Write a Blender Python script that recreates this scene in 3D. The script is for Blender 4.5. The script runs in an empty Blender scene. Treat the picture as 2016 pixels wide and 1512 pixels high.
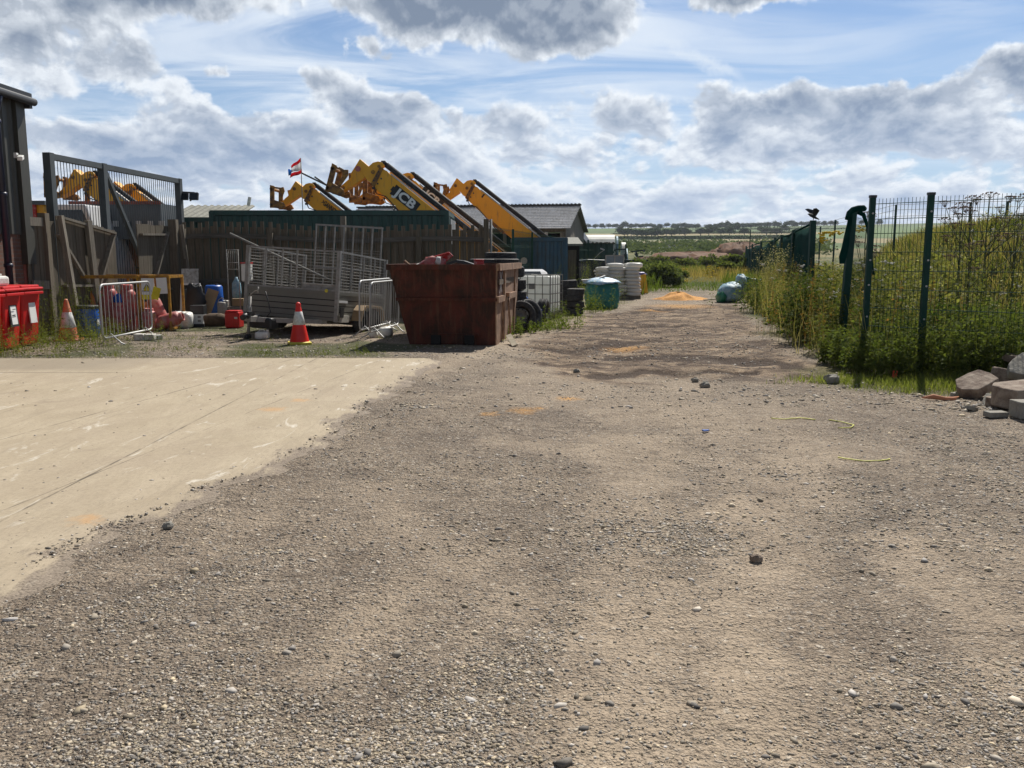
import bpy, math, random
import numpy as np
from mathutils import Vector, Matrix
R = math.radians
random.seed(7); rng = np.random.default_rng(11)
C = bpy.context.scene.collection
sc = bpy.context.scene

# ------------------------------------------------------------------ camera
F, CX, CY, HZ, H = 1700.0, 1008.0, 756.0, 505.0, 1.6
TH = math.atan((CY - HZ) / F)
cam = bpy.data.cameras.new('camera'); camo = bpy.data.objects.new('camera', cam); C.objects.link(camo)
cam.sensor_width = 36; cam.lens = 36 * F / 2016; cam.clip_start = 0.05; cam.clip_end = 20000
camo.location = (0, 0, H); camo.rotation_euler = (math.pi / 2 - TH, 0, 0)
sc.camera = camo
def ray(px, py):
    u, v = (px - CX) / F, (CY - py) / F
    return Vector((u, math.cos(TH) + v * math.sin(TH), -math.sin(TH) + v * math.cos(TH)))
def P(px, py, Y):
    d = ray(px, py); t = Y / d.y
    return Vector((d.x * t, Y, H + d.z * t))
def G(px, py, z=0.0):
    d = ray(px, py); t = (z - H) / d.z
    return Vector((d.x * t, d.y * t, z))
def PX(px, Y, z=0.0):            # world x of a pixel column at depth Y near height z
    dx = (px - CX) / F
    return dx * (Y * math.cos(TH) - (z - H) * math.sin(TH))
def GX(px, Y, z=0.0): return Vector((PX(px, Y, z), Y, z))

# ------------------------------------------------------------------ sun + exposure
SUN_AZ, SUN_EL = R(24), R(50)
sd = bpy.data.lights.new('sun', 'SUN'); so = bpy.data.objects.new('sun', sd); C.objects.link(so)
sd.energy = 5.0; sd.angle = R(0.55); sd.color = (1, .95, .87)
sv = Vector((math.sin(SUN_AZ) * math.cos(SUN_EL), math.cos(SUN_AZ) * math.cos(SUN_EL), math.sin(SUN_EL)))
so.rotation_euler = sv.to_track_quat('Z', 'Y').to_euler()
so.location = (20, 40, 50)
sc.view_settings.view_transform = 'Standard'; sc.view_settings.look = 'None'
sc.view_settings.exposure = 0.34; sc.view_settings.gamma = 1

# ------------------------------------------------------------------ node helpers
class NT:
    def __init__(s, tree): s.t = tree; s.n = tree.nodes; s.l = tree.links
    def new(s, typ, **kw):
        n = s.n.new(typ)
        for k, v in kw.items(): setattr(n, k, v)
        return n
    def put(s, sock, v):
        if isinstance(v, bpy.types.NodeSocket): s.l.new(v, sock)
        elif v is not None:
            if sock.type in ('RGBA',) and isinstance(v, tuple) and len(v) == 3: v = (*v, 1)
            sock.default_value = v
    def m(s, op, a, b=None, c=None, clamp=False):
        n = s.new('ShaderNodeMath', operation=op, use_clamp=clamp)
        s.put(n.inputs[0], a)
        if b is not None: s.put(n.inputs[1], b)
        if c is not None: s.put(n.inputs[2], c)
        return n.outputs[0]
    def vm(s, op, a, b=None):
        n = s.new('ShaderNodeVectorMath', operation=op); s.put(n.inputs[0], a)
        if b is not None: s.put(n.inputs[1], b)
        return n.outputs[0]
    def mix(s, f, a, b, blend='MIX'):
        n = s.new('ShaderNodeMix', data_type='RGBA', blend_type=blend)
        s.put(n.inputs[0], f); s.put(n.inputs[6], a); s.put(n.inputs[7], b)
        return n.outputs[2]
    def rng(s, v, a, b, c=0.0, d=1.0, smooth=False):
        n = s.new('ShaderNodeMapRange'); n.clamp = True
        if smooth: n.interpolation_type = 'SMOOTHSTEP'
        s.put(n.inputs[0], v); n.inputs[1].default_value = a; n.inputs[2].default_value = b
        n.inputs[3].default_value = c; n.inputs[4].default_value = d
        return n.outputs[0]
    def noise(s, vec, scale, detail=4, rough=.5, dist=0.0, col=False):
        n = s.new('ShaderNodeTexNoise'); s.put(n.inputs['Vector'], vec)
        n.inputs['Scale'].default_value = scale; n.inputs['Detail'].default_value = detail
        n.inputs['Roughness'].default_value = rough; n.inputs['Distortion'].default_value = dist
        return n.outputs['Color' if col else 'Fac']
    def vor(s, vec, scale, feat='F1'):
        n = s.new('ShaderNodeTexVoronoi', feature=feat); s.put(n.inputs['Vector'], vec); n.inputs['Scale'].default_value = scale
        return n
    def mapping(s, vec, scale=(1, 1, 1), rot=(0, 0, 0), loc=(0, 0, 0)):
        n = s.new('ShaderNodeMapping'); s.put(n.inputs[0], vec)
        n.inputs['Scale'].default_value = scale; n.inputs['Rotation'].default_value = rot; n.inputs['Location'].default_value = loc
        return n.outputs[0]
    def comb(s, x, y, z=0.0):
        n = s.new('ShaderNodeCombineXYZ'); s.put(n.inputs[0], x); s.put(n.inputs[1], y); s.put(n.inputs[2], z)
        return n.outputs[0]
    def sep(s, v):
        n = s.new('ShaderNodeSeparateXYZ'); s.put(n.inputs[0], v); return n.outputs
    def bump(s, h, strength=.5, dist=.01):
        n = s.new('ShaderNodeBump'); s.put(n.inputs['Height'], h)
        n.inputs['Strength'].default_value = strength; n.inputs['Distance'].default_value = dist
        return n.outputs[0]

# ------------------------------------------------------------------ sky
w = bpy.data.worlds.new('World'); sc.world = w; w.use_nodes = True
T = NT(w.node_tree); T.n.clear()
SKY_STR = .079
tc = T.new('ShaderNodeTexCoord'); d = T.vm('NORMALIZE', tc.outputs['Generated'])
sky = T.new('ShaderNodeTexSky', sky_type='NISHITA'); sky.sun_disc = False
sky.sun_elevation = SUN_EL; sky.sun_rotation = SUN_AZ; sky.altitude = 100; sky.air_density = 1.0; sky.dust_density = .6; sky.ozone_density = 1.6
dx, dy, dz = T.sep(d)
az = T.m('ARCTAN2', dx, dy); el = T.m('MAXIMUM', T.m('ARCSINE', dz), 0.0)
v = T.m('MULTIPLY', T.m('LOGARITHM', T.m('ADD', T.m('MULTIPLY', el, 6.0), .50), math.e), .35)
q = T.comb(T.m('MULTIPLY', az, 1.25), T.m('MULTIPLY', v, 1.12), 0.0)
wn = T.noise(q, 9, 5, .6, 0, True)
warp = T.vm('MULTIPLY', T.vm('SUBTRACT', wn, (.5, .5, .5)), (.09, .05, 0))
ae = T.vm('ADD', T.comb(az, el, 0.0), warp)
ax, ay, _ = T.sep(ae)
def pxdir(px, py):
    r = ray(px, py).normalized(); return math.atan2(r.x, r.y), math.asin(r.z)
blobs = [  # px, py, rx, ry, weight
 (960, -10, 300, 85, .75), (1110, 50, 150, 55, .45), (850, 25, 120, 45, .3), (255, -15, 180, 45, .6), (40, 85, 95, 70, .38),
 (255, 130, 95, 45, .36), (340, 168, 70, 24, .25), (705, 88, 30, 22, .5), (758, 108, 30, 12, .4), (655, 160, 55, 34, .5), (745, 215, 90, 32, .6), (425, 135, 36, 15, .4),
 (1480, -5, 110, 30, .6), (2010, 125, 55, 46, .7), (1560, 205, 130, 36, .40), (1780, 195, 170, 38, .42), (1700, 265, 330, 50, .40),
 (1430, 230, 80, 60, .3), (1200, 210, 120, 70, .22), (420, 240, 200, 36, .35), (250, 300, 230, 45, .28), (930, 250, 110, 42, .34), (560, 300, 180, 40, .25), (1050, 310, 130, 36, .22), (150, 270, 120, 30, .25),
 (1720, 70, 330, 85, -.6), (480, 60, 130, 60, -.38), (1330, 120, 90, 60, -.3), (640, 60, 60, 50, -.25), (520, 170, 120, 45, -.34), (870, 160, 90, 55, -.30), (1110, 150, 130, 40, -.22), (1330, 330, 160, 25, -.10), (640, 250, 90, 20, -.15), (150, 215, 130, 40, -.28)]
bias = None
for (bx, by, rx, ry, wt) in blobs:
    a0, e0 = pxdir(bx, by); a1, _e = pxdir(bx + rx, by); _a, e1 = pxdir(bx, by - ry)
    ra, re = abs(a1 - a0), abs(e1 - e0)
    ddx = T.m('MULTIPLY', T.m('SUBTRACT', ax, a0), 1 / ra); ddy = T.m('MULTIPLY', T.m('SUBTRACT', ay, e0), 1 / re)
    r2 = T.m('MULTIPLY_ADD', ddx, ddx, T.m('MULTIPLY', ddy, ddy))
    g = T.m('MULTIPLY', T.m('EXPONENT', T.m('MULTIPLY', r2, -1.0)), wt)
    bias = g if bias is None else T.m('ADD', bias, g)
def fb(vec):
    wv = T.vm('ADD', vec, T.vm('MULTIPLY', T.vm('SUBTRACT', T.noise(vec, 22, 5, .6, 0, True), (.5, .5, .5)), (.045, .045, .045)))
    vo = T.vor(wv, 16, 'F1'); vo.inputs['Detail'].default_value = 2; vo.inputs['Roughness'].default_value = .5; vo.normalize = True
    puff = T.m('SUBTRACT', .72, vo.outputs['Distance'])
    return T.m('ADD', T.m('ADD', T.m('MULTIPLY', T.noise(vec, 12, 9, .575, .3), .38), T.m('MULTIPLY', T.noise(vec, 5.6, 3, .5), .32)), T.m('MULTIPLY', puff, .36))
f0 = fb(q); f1 = fb(T.vm('ADD', q, (.003, .011, 0)))
base = T.m('ADD', bias, T.rng(el, .02, .17, .20, -.07))
dens = T.m('ADD', T.m('MULTIPLY', T.m('SUBTRACT', f0, .5), 2.6), base)
dens = T.m('ADD', dens, T.rng(el, .29, .5, 0, -.2))      # clearer sky overhead
cover = T.rng(dens, -.08, .13, 0, 1, True)
thick = T.rng(dens, .0, .52, 0, 1)
lit = T.rng(T.m('SUBTRACT', f0, f1), -.028, .042, 0, 1)
bright = T.m('ADD', T.m('MULTIPLY', T.m('SUBTRACT', 1.0, thick), .70), T.m('MULTIPLY', T.m('SUBTRACT', lit, .22), T.m('SUBTRACT', .80, T.m('MULTIPLY', thick, .52))), clamp=True)
darkcol = T.mix(T.rng(el, .05, .22), (2.9, 4.05, 6.1, 1), (1.9, 2.5, 3.5, 1))
cl = T.mix(bright, darkcol, (8.8, 9.3, 9.9, 1))
# cirrus on a high plane
pz = T.m('ADD', T.m('MAXIMUM', dz, 0.0), .06)
pc = T.comb(T.m('DIVIDE', dx, pz), T.m('DIVIDE', dy, pz), 0.0)
ci = T.noise(T.mapping(pc, (.62, 1.25, 1), (0, 0, R(16))), 1.0, 8, .60, 1.1)
ci2 = T.noise(T.mapping(pc, (.5, .5, 1)), 1.0, 4, .5, .5)
cirr = T.m('MULTIPLY', T.m('MULTIPLY', T.rng(ci, .36, .66, .05, 1, True), T.rng(ci2, .3, .5, .45, 1)), T.m('MULTIPLY', T.rng(az, .08, .5, 1, .42), T.rng(el, .02, .12, .35, 1)))
blue = T.mix(1.0, sky.outputs[0], (.62, .76, .92, 1), 'MULTIPLY')
hz = T.rng(el, 0, .24, .7, .0)
blue = T.mix(hz, blue, (3.9, 5.6, 7.9, 1))
c1 = T.mix(T.m('MULTIPLY', cirr, .92), blue, (8.0, 8.8, 9.8, 1))
# one broken streak of high cloud
sx0, se0 = pxdir(1285, 55); sx1, se1 = pxdir(1435, 150)
L = math.hypot(sx1 - sx0, se1 - se0); ux, uy = (sx1 - sx0) / L, (se1 - se0) / L
rx_ = T.m('SUBTRACT', ax, sx0); ry_ = T.m('SUBTRACT', ay, se0)
al = T.m('ADD', T.m('MULTIPLY', rx_, ux), T.m('MULTIPLY', ry_, uy)); pe = T.m('ABSOLUTE', T.m('SUBTRACT', T.m('MULTIPLY', rx_, uy), T.m('MULTIPLY', ry_, ux)))
st = T.m('MULTIPLY', T.m('MULTIPLY', T.rng(pe, 0, .009, 1, 0, True), T.rng(al, -.01, .01)), T.rng(al, L * .85, L * 1.15, 1, 0))
st = T.m('MULTIPLY', st, T.rng(f0, .36, .52))
c1 = T.mix(T.m('MULTIPLY', st, .6), c1, (8.6, 9.2, 9.8, 1))
c2 = T.mix(cover, c1, cl)
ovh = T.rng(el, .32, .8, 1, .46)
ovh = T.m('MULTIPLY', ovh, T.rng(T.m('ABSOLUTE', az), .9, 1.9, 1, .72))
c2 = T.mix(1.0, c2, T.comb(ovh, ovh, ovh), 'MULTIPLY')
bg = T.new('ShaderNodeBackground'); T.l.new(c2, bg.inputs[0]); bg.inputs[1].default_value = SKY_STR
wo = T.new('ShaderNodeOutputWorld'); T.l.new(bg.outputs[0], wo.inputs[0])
w.cycles.sampling_method = 'MANUAL'; w.cycles.sample_map_resolution = 512

# ------------------------------------------------------------------ materials
MT = {}
def newmat(name):
    m = bpy.data.materials.new(name); m.use_nodes = True; t = NT(m.node_tree)
    b = t.n['Principled BSDF']; MT[name] = m
    return m, t, b
def mat(name, col, rough=.6, metal=0.0, var=.25, scale=3.0, bump=.0, bscale=30, dirt=None, dirt_amt=.35, spec=.5, streak=False, alpha=None):
    if name in MT: return MT[name]
    m, t, b = newmat(name)
    tc = t.new('ShaderNodeTexCoord').outputs['Object']
    n = t.noise(tc, scale, 6, .6)
    a = tuple(c * (1 - var) for c in col); z = tuple(min(c * (1 + var), .95) for c in col)
    c = t.mix(t.rng(n, .3, .7), (*a, 1), (*z, 1))
    if dirt is not None:
        vec = t.mapping(tc, (6, 6, .8)) if streak else tc
        dn = t.rng(t.noise(vec, scale * 1.7, 7, .68), .62 - dirt_amt * .5, .78 - dirt_amt * .3)
        c = t.mix(dn, c, (*dirt, 1))
    t.l.new(c, b.inputs['Base Color'])
    b.inputs['Roughness'].default_value = rough; b.inputs['Metallic'].default_value = metal
    b.inputs['Specular IOR Level'].default_value = spec
    if bump:
        t.l.new(t.bump(t.noise(tc, bscale, 5, .6), bump, .02), b.inputs['Normal'])
    return m
def leafmat(name, tr=.45, gloss=.015):
    m, t, b = newmat(name); t.n.remove(b)
    at = t.new('ShaderNodeAttribute'); at.attribute_name = 'col'
    df = t.new('ShaderNodeBsdfDiffuse'); tl = t.new('ShaderNodeBsdfTranslucent'); gl = t.new('ShaderNodeBsdfGlossy'); gl.inputs[1].default_value = .6
    t.l.new(at.outputs['Color'], df.inputs[0])
    t.l.new(t.mix(1.0, at.outputs['Color'], (1.35, 1.35, .6, 1), 'MULTIPLY'), tl.inputs[0])
    gl.inputs[0].default_value = (.5, .5, .45, 1)
    a = t.new('ShaderNodeMixShader'); a.inputs[0].default_value = tr; t.l.new(df.outputs[0], a.inputs[1]); t.l.new(tl.outputs[0], a.inputs[2])
    c = t.new('ShaderNodeMixShader'); c.inputs[0].default_value = gloss; t.l.new(a.outputs[0], c.inputs[1]); t.l.new(gl.outputs[0], c.inputs[2])
    t.l.new(c.outputs[0], t.n['Material Output'].inputs[0]); return m
leafmat('leaf'); leafmat('far_leaf', .2, 0.0)
def attrmat(name, rough=.8, bump=.3, bscale=60):
    m, t, b = newmat(name); at = t.new('ShaderNodeAttribute'); at.attribute_name = 'col'
    tc = t.new('ShaderNodeTexCoord').outputs['Object']
    t.l.new(t.mix(t.rng(t.noise(tc, bscale, 3), .3, .7, 0, .35), at.outputs['Color'], (.25, .22, .19, 1)), b.inputs['Base Color'])
    b.inputs['Roughness'].default_value = rough
    return m
attrmat('stone')
def wood(name, ca, cb, zax=2, sc_=1.0):
    m, t, b = newmat(name); tc = t.new('ShaderNodeTexCoord').outputs['Object']
    s = [14, 14, 14]; s[zax] = .7
    g = t.noise(t.mapping(tc, tuple(s)), 2.2 * sc_, 8, .65, .3)
    c = t.mix(t.rng(g, .3, .7), (*ca, 1), (*cb, 1))
    s2 = [9.0, 9.0, 9.0]; s2[zax] = .05
    pl = t.new('ShaderNodeTexWhiteNoise'); pl.noise_dimensions = '3D'
    t.l.new(t.vm('FLOOR', t.mapping(tc, tuple(s2))), pl.inputs[0])
    c = t.mix(t.m('MULTIPLY', pl.outputs[0], .35), c, (ca[0] * .6, ca[1] * .7, ca[2] * .6, 1))
    gr = t.rng(t.noise(tc, 1.3, 5, .7), .52, .72, 0, .5)
    c = t.mix(gr, c, (.045, .05, .03, 1))
    t.l.new(c, b.inputs['Base Color']); b.inputs['Roughness'].default_value = .85
    t.l.new(t.bump(g, .5, .01), b.inputs['Normal']); return m
wood('fence_wood', (.072, .059, .041), (.20, .163, .115))
wood('grey_wood', (.115, .10, .078), (.29, .25, .195))
wood('barn_board', (.10, .085, .065), (.30, .255, .20))
wood('plank_wood', (.30, .25, .18), (.5, .43, .33), 0)
wood('rail_wood', (.065, .058, .048), (.16, .145, .12), 0)
# brick
m, t, b = newmat('brick'); tc = t.new('ShaderNodeTexCoord').outputs['Object']
x_, y_, z_ = t.sep(tc)
br = t.new('ShaderNodeTexBrick'); t.l.new(t.comb(y_, z_, 0.0), br.inputs[0])
br.inputs['Color1'].default_value = (.20, .075, .045, 1); br.inputs['Color2'].default_value = (.11, .05, .035, 1); br.inputs['Mortar'].default_value = (.13, .11, .09, 1)
br.inputs['Scale'].default_value = 1; br.inputs['Brick Width'].default_value = .225; br.inputs['Row Height'].default_value = .075; br.inputs['Mortar Size'].default_value = .008
t.l.new(t.mix(t.rng(t.noise(tc, 4, 6, .7), .4, .7, 0, .5), br.outputs[0], (.07, .05, .04, 1)), b.inputs['Base Color'])
b.inputs['Roughness'].default_value = .9; t.l.new(t.bump(br.outputs['Fac'], -.6, .01), b.inputs['Normal'])
# rust
m, t, b = newmat('skip_paint'); tc = t.new('ShaderNodeTexCoord').outputs['Object']
c = t.mix(t.rng(t.noise(t.mapping(tc, (1.2, 1.2, .8)), 2.6, 9, .7, .6), .40, .60), (.115, .027, .015, 1), (.042, .017, .010, 1))
c = t.mix(t.rng(t.noise(t.mapping(tc, (7, 7, .7)), 2.2, 9, .72), .50, .66, 0, .8), c, (.13, .055, .03, 1))
c = t.mix(t.rng(t.noise(tc, 13, 6, .7), .60, .68, 0, .8), c, (.05, .022, .015, 1))
t.l.new(c, b.inputs['Base Color']); b.inputs['Roughness'].default_value = .78; b.inputs['Specular IOR Level'].default_value = .3
t.l.new(t.bump(t.noise(tc, 9, 8, .7), .35, .02), b.inputs['Normal'])
mat('skip_rust', (.42, .26, .155), .85, 0, .4, 3.5, .3, 20, dirt=(.10, .04, .025), dirt_amt=.5, streak=True)
mat('boom_yellow', (.82, .385, .006), .42, 0, .06, 1.2, dirt=(.42, .19, .03), dirt_amt=.15, streak=True)
mat('boom_worn', (.42, .20, .015), .6, 0, .3, 5, dirt=(.10, .045, .02), dirt_amt=.6)
mat('black_rubber', (.022, .022, .024), .75, 0, .3, 8, .2, 40, dirt=(.07, .06, .05), dirt_amt=.3)
mat('black_plastic', (.015, .016, .018), .45, 0, .3, 4)
mat('chrome', (.75, .75, .75), .25, 1)
mat('galv', (.31, .30, .28), .7, .2, .2, 6, dirt=(.22, .20, .17), dirt_amt=.3)
mat('galv_dark', (.22, .215, .20), .7, .2, .2, 6, dirt=(.13, .12, .10), dirt_amt=.4)
mat('gate_steel', (.065, .078, .085), .75, .1, .2, 3)
mat('alu_panel', (.185, .18, .155), .6, .2, .12, 1.5)
mat('cladding', (.048, .046, .036), .55, 0, .15, 1.5, dirt=(.035, .035, .03), dirt_amt=.3, streak=True)
mat('dark_trim', (.02, .02, .022), .5)
mat('navy_pipe', (.012, .015, .035), .4)
mat('green_container', (.012, .060, .050), .55, 0, .25, 2, dirt=(.02, .045, .04), dirt_amt=.4, streak=True)
mat('green_paint', (.005, .040, .030), .55, 0, .2, 4, spec=.25)
mat('wire_green', (.010, .045, .030), .8, 0, .2, 4, spec=.15)
mat('green_net', (.004, .034, .028), .95, 0, .35, 3, .3, 40, spec=.02)
mat('blue_container', (.016, .070, .125), .55, 0, .25, 2, dirt=(.03, .055, .06), dirt_amt=.4, streak=True)
mat('bin_red', (.55, .012, .012), .42, 0, .1, 3, dirt=(.30, .03, .02), dirt_amt=.2)
mat('white_plastic', (.72, .72, .68), .45, 0, .06, 4, dirt=(.50, .47, .40), dirt_amt=.25)
mat('dirty_white', (.60, .58, .53), .6, 0, .15, 6, dirt=(.30, .27, .22), dirt_amt=.4)
def milky(name, col, tr=.45):
    m, t, b = newmat(name); t.n.remove(b); tc = t.new('ShaderNodeTexCoord').outputs['Object']; c = t.mix(t.rng(t.noise(tc, 5, 5, .65), .5, .75, 0, .5), (*col, 1), (col[0] * .65, col[1] * .62, col[2] * .55, 1))
    d_ = t.new('ShaderNodeBsdfDiffuse'); l_ = t.new('ShaderNodeBsdfTranslucent'); g_ = t.new('ShaderNodeBsdfGlossy'); g_.inputs[1].default_value = .35; x = t.new('ShaderNodeMixShader'); x.inputs[0].default_value = tr; y = t.new('ShaderNodeMixShader'); y.inputs[0].default_value = .04
    t.l.new(c, d_.inputs[0]); t.l.new(c, l_.inputs[0]); t.l.new(d_.outputs[0], x.inputs[1]); t.l.new(l_.outputs[0], x.inputs[2]); t.l.new(x.outputs[0], y.inputs[1]); t.l.new(g_.outputs[0], y.inputs[2]); t.l.new(y.outputs[0], t.n['Material Output'].inputs[0])
milky('tank_plastic', (.86, .87, .84)); milky('sack_film', (.80, .79, .76), .35)
mat('paper', (.75, .75, .73), .8, 0, .05)
mat('ink', (.02, .02, .02), .7)
mat('blue_plastic', (.01, .09, .40), .4, 0, .12, 4)
mat('blue_dark', (.02, .06, .25), .45, 0, .2, 4, dirt=(.05, .07, .12), dirt_amt=.3)
mat('cone_orange', (.62, .14, .05), .55, 0, .15, 8, dirt=(.45, .25, .16), dirt_amt=.4)
mat('cone_red', (.68, .018, .010), .45, 0, .1, 6)
mat('cone_white', (.70, .70, .68), .5, 0, .08, 8, dirt=(.45, .43, .4), dirt_amt=.3)
mat('cone_yellow', (.60, .50, .05), .6, 0, .2, 6)
mat('cage_yellow', (.42, .22, .012), .5, 0, .3, 6, dirt=(.18, .08, .02), dirt_amt=.5)
mat('gas_red', (.42, .060, .055), .55, 0, .25, 5, dirt=(.38, .20, .18), dirt_amt=.45)
mat('gas_orange', (.52, .13, .035), .55, 0, .2, 5, dirt=(.32, .17, .1), dirt_amt=.4)
mat('gas_grey', (.42, .42, .38), .55, 0, .2, 5)
mat('yellow_sign', (.65, .55, .02), .5)
mat('red_metal', (.42, .02, .02), .5, 0, .2, 6, dirt=(.6, .4, .38), dirt_amt=.2)
mat('brown_mud', (.10, .07, .045), .95, 0, .4, 8, .6, 20)
mat('teal_bag', (.012, .17, .155), .55, 0, .25, 4, .4, 12)
mat('blue_tarp', (.10, .30, .48), .5, 0, .3, 6, .5, 14, dirt=(.55, .6, .62), dirt_amt=.5)
mat('green_tarp', (.01, .16, .085), .5, 0, .3, 5, .4, 14)
mat('pale_bag', (.34, .43, .48), .6, 0, .25, 5, .5, 12, dirt=(.10, .26, .34), dirt_amt=.5)
mat('sack', (.70, .69, .66), .55, 0, .12, 8, .5, 18, dirt=(.34, .32, .29), dirt_amt=.4)
mat('sand', (.66, .33, .085), .95, 0, .2, 8, .6, 30, dirt=(.42, .20, .06), dirt_amt=.5)
mat('cardboard', (.32, .22, .12), .8)
mat('barn_roof', (.50, .50, .50), .5, .1, .2, 1.0, dirt=(.30, .28, .26), dirt_amt=.4, streak=True)
mat('old_roof', (.20, .20, .165), .8, 0, .25, 1.0, dirt=(.11, .11, .09), dirt_amt=.5, streak=True)
mat('tunnel_sheet', (.66, .65, .58), .6, 0, .1, .8, dirt=(.5, .48, .4), dirt_amt=.3)
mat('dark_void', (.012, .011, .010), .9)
mat('car_white', (.55, .55, .55), .3, 0, .04)
mat('car_dark', (.015, .03, .028), .25, 0, .1)
mat('glass_dark', (.02, .025, .03), .12, 0, .05)
mat('glass_pale', (.16, .19, .21), .15, 0, .1)
def cloth(name, col):
    m, t, b = newmat(name); t.n.remove(b); d_ = t.new('ShaderNodeBsdfDiffuse'); l_ = t.new('ShaderNodeBsdfTranslucent'); x = t.new('ShaderNodeMixShader'); x.inputs[0].default_value = .55
    d_.inputs[0].default_value = (*col, 1); l_.inputs[0].default_value = (*col, 1); t.l.new(d_.outputs[0], x.inputs[1]); t.l.new(l_.outputs[0], x.inputs[2]); t.l.new(x.outputs[0], t.n['Material Output'].inputs[0])
cloth('flag_red', (.75, .06, .08)); cloth('flag_white', (.85, .84, .84)); cloth('flag_blue', (.05, .25, .6))
mat('yellow_box', (.62, .33, .01), .5); mat('purple', (.08, .06, .25), .5)
mat('slab_red', (.15, .105, .080), .95, 0, .35, 4, 1.0, 14, dirt=(.30, .25, .20), dirt_amt=.5)
mat('slab_grey', (.28, .265, .23), .95, 0, .25, 4, 1.0, 14, dirt=(.18, .16, .13), dirt_amt=.4)
mat('terracotta', (.48, .20, .11), .8)
mat('cord_yellow', (.60, .58, .12), .6)
mat('tag_orange', (.75, .10, .04), .6)
mat('truck_grey', (.085, .10, .11), .5, 0, .2, 2); mat('rust_strip', (.22, .06, .04), .7)
mat('bark', (.05, .04, .03), .9); mat('weed_stem', (.10, .10, .04), .9)
mat('bird', (.006, .006, .007), .6)
mat('far_red', (.35, .04, .03), .6); mat('far_white', (.6, .6, .58), .7); mat('far_blue', (.18, .25, .35), .6)
mat('earth_red', (.13, .068, .038), .95, 0, .45, .4, .8, 1.5)
m, t, b = newmat('light_steel'); b.inputs['Base Color'].default_value = (.46, .46, .45, 1); b.inputs['Metallic'].default_value = .3; b.inputs['Roughness'].default_value = .5

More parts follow.
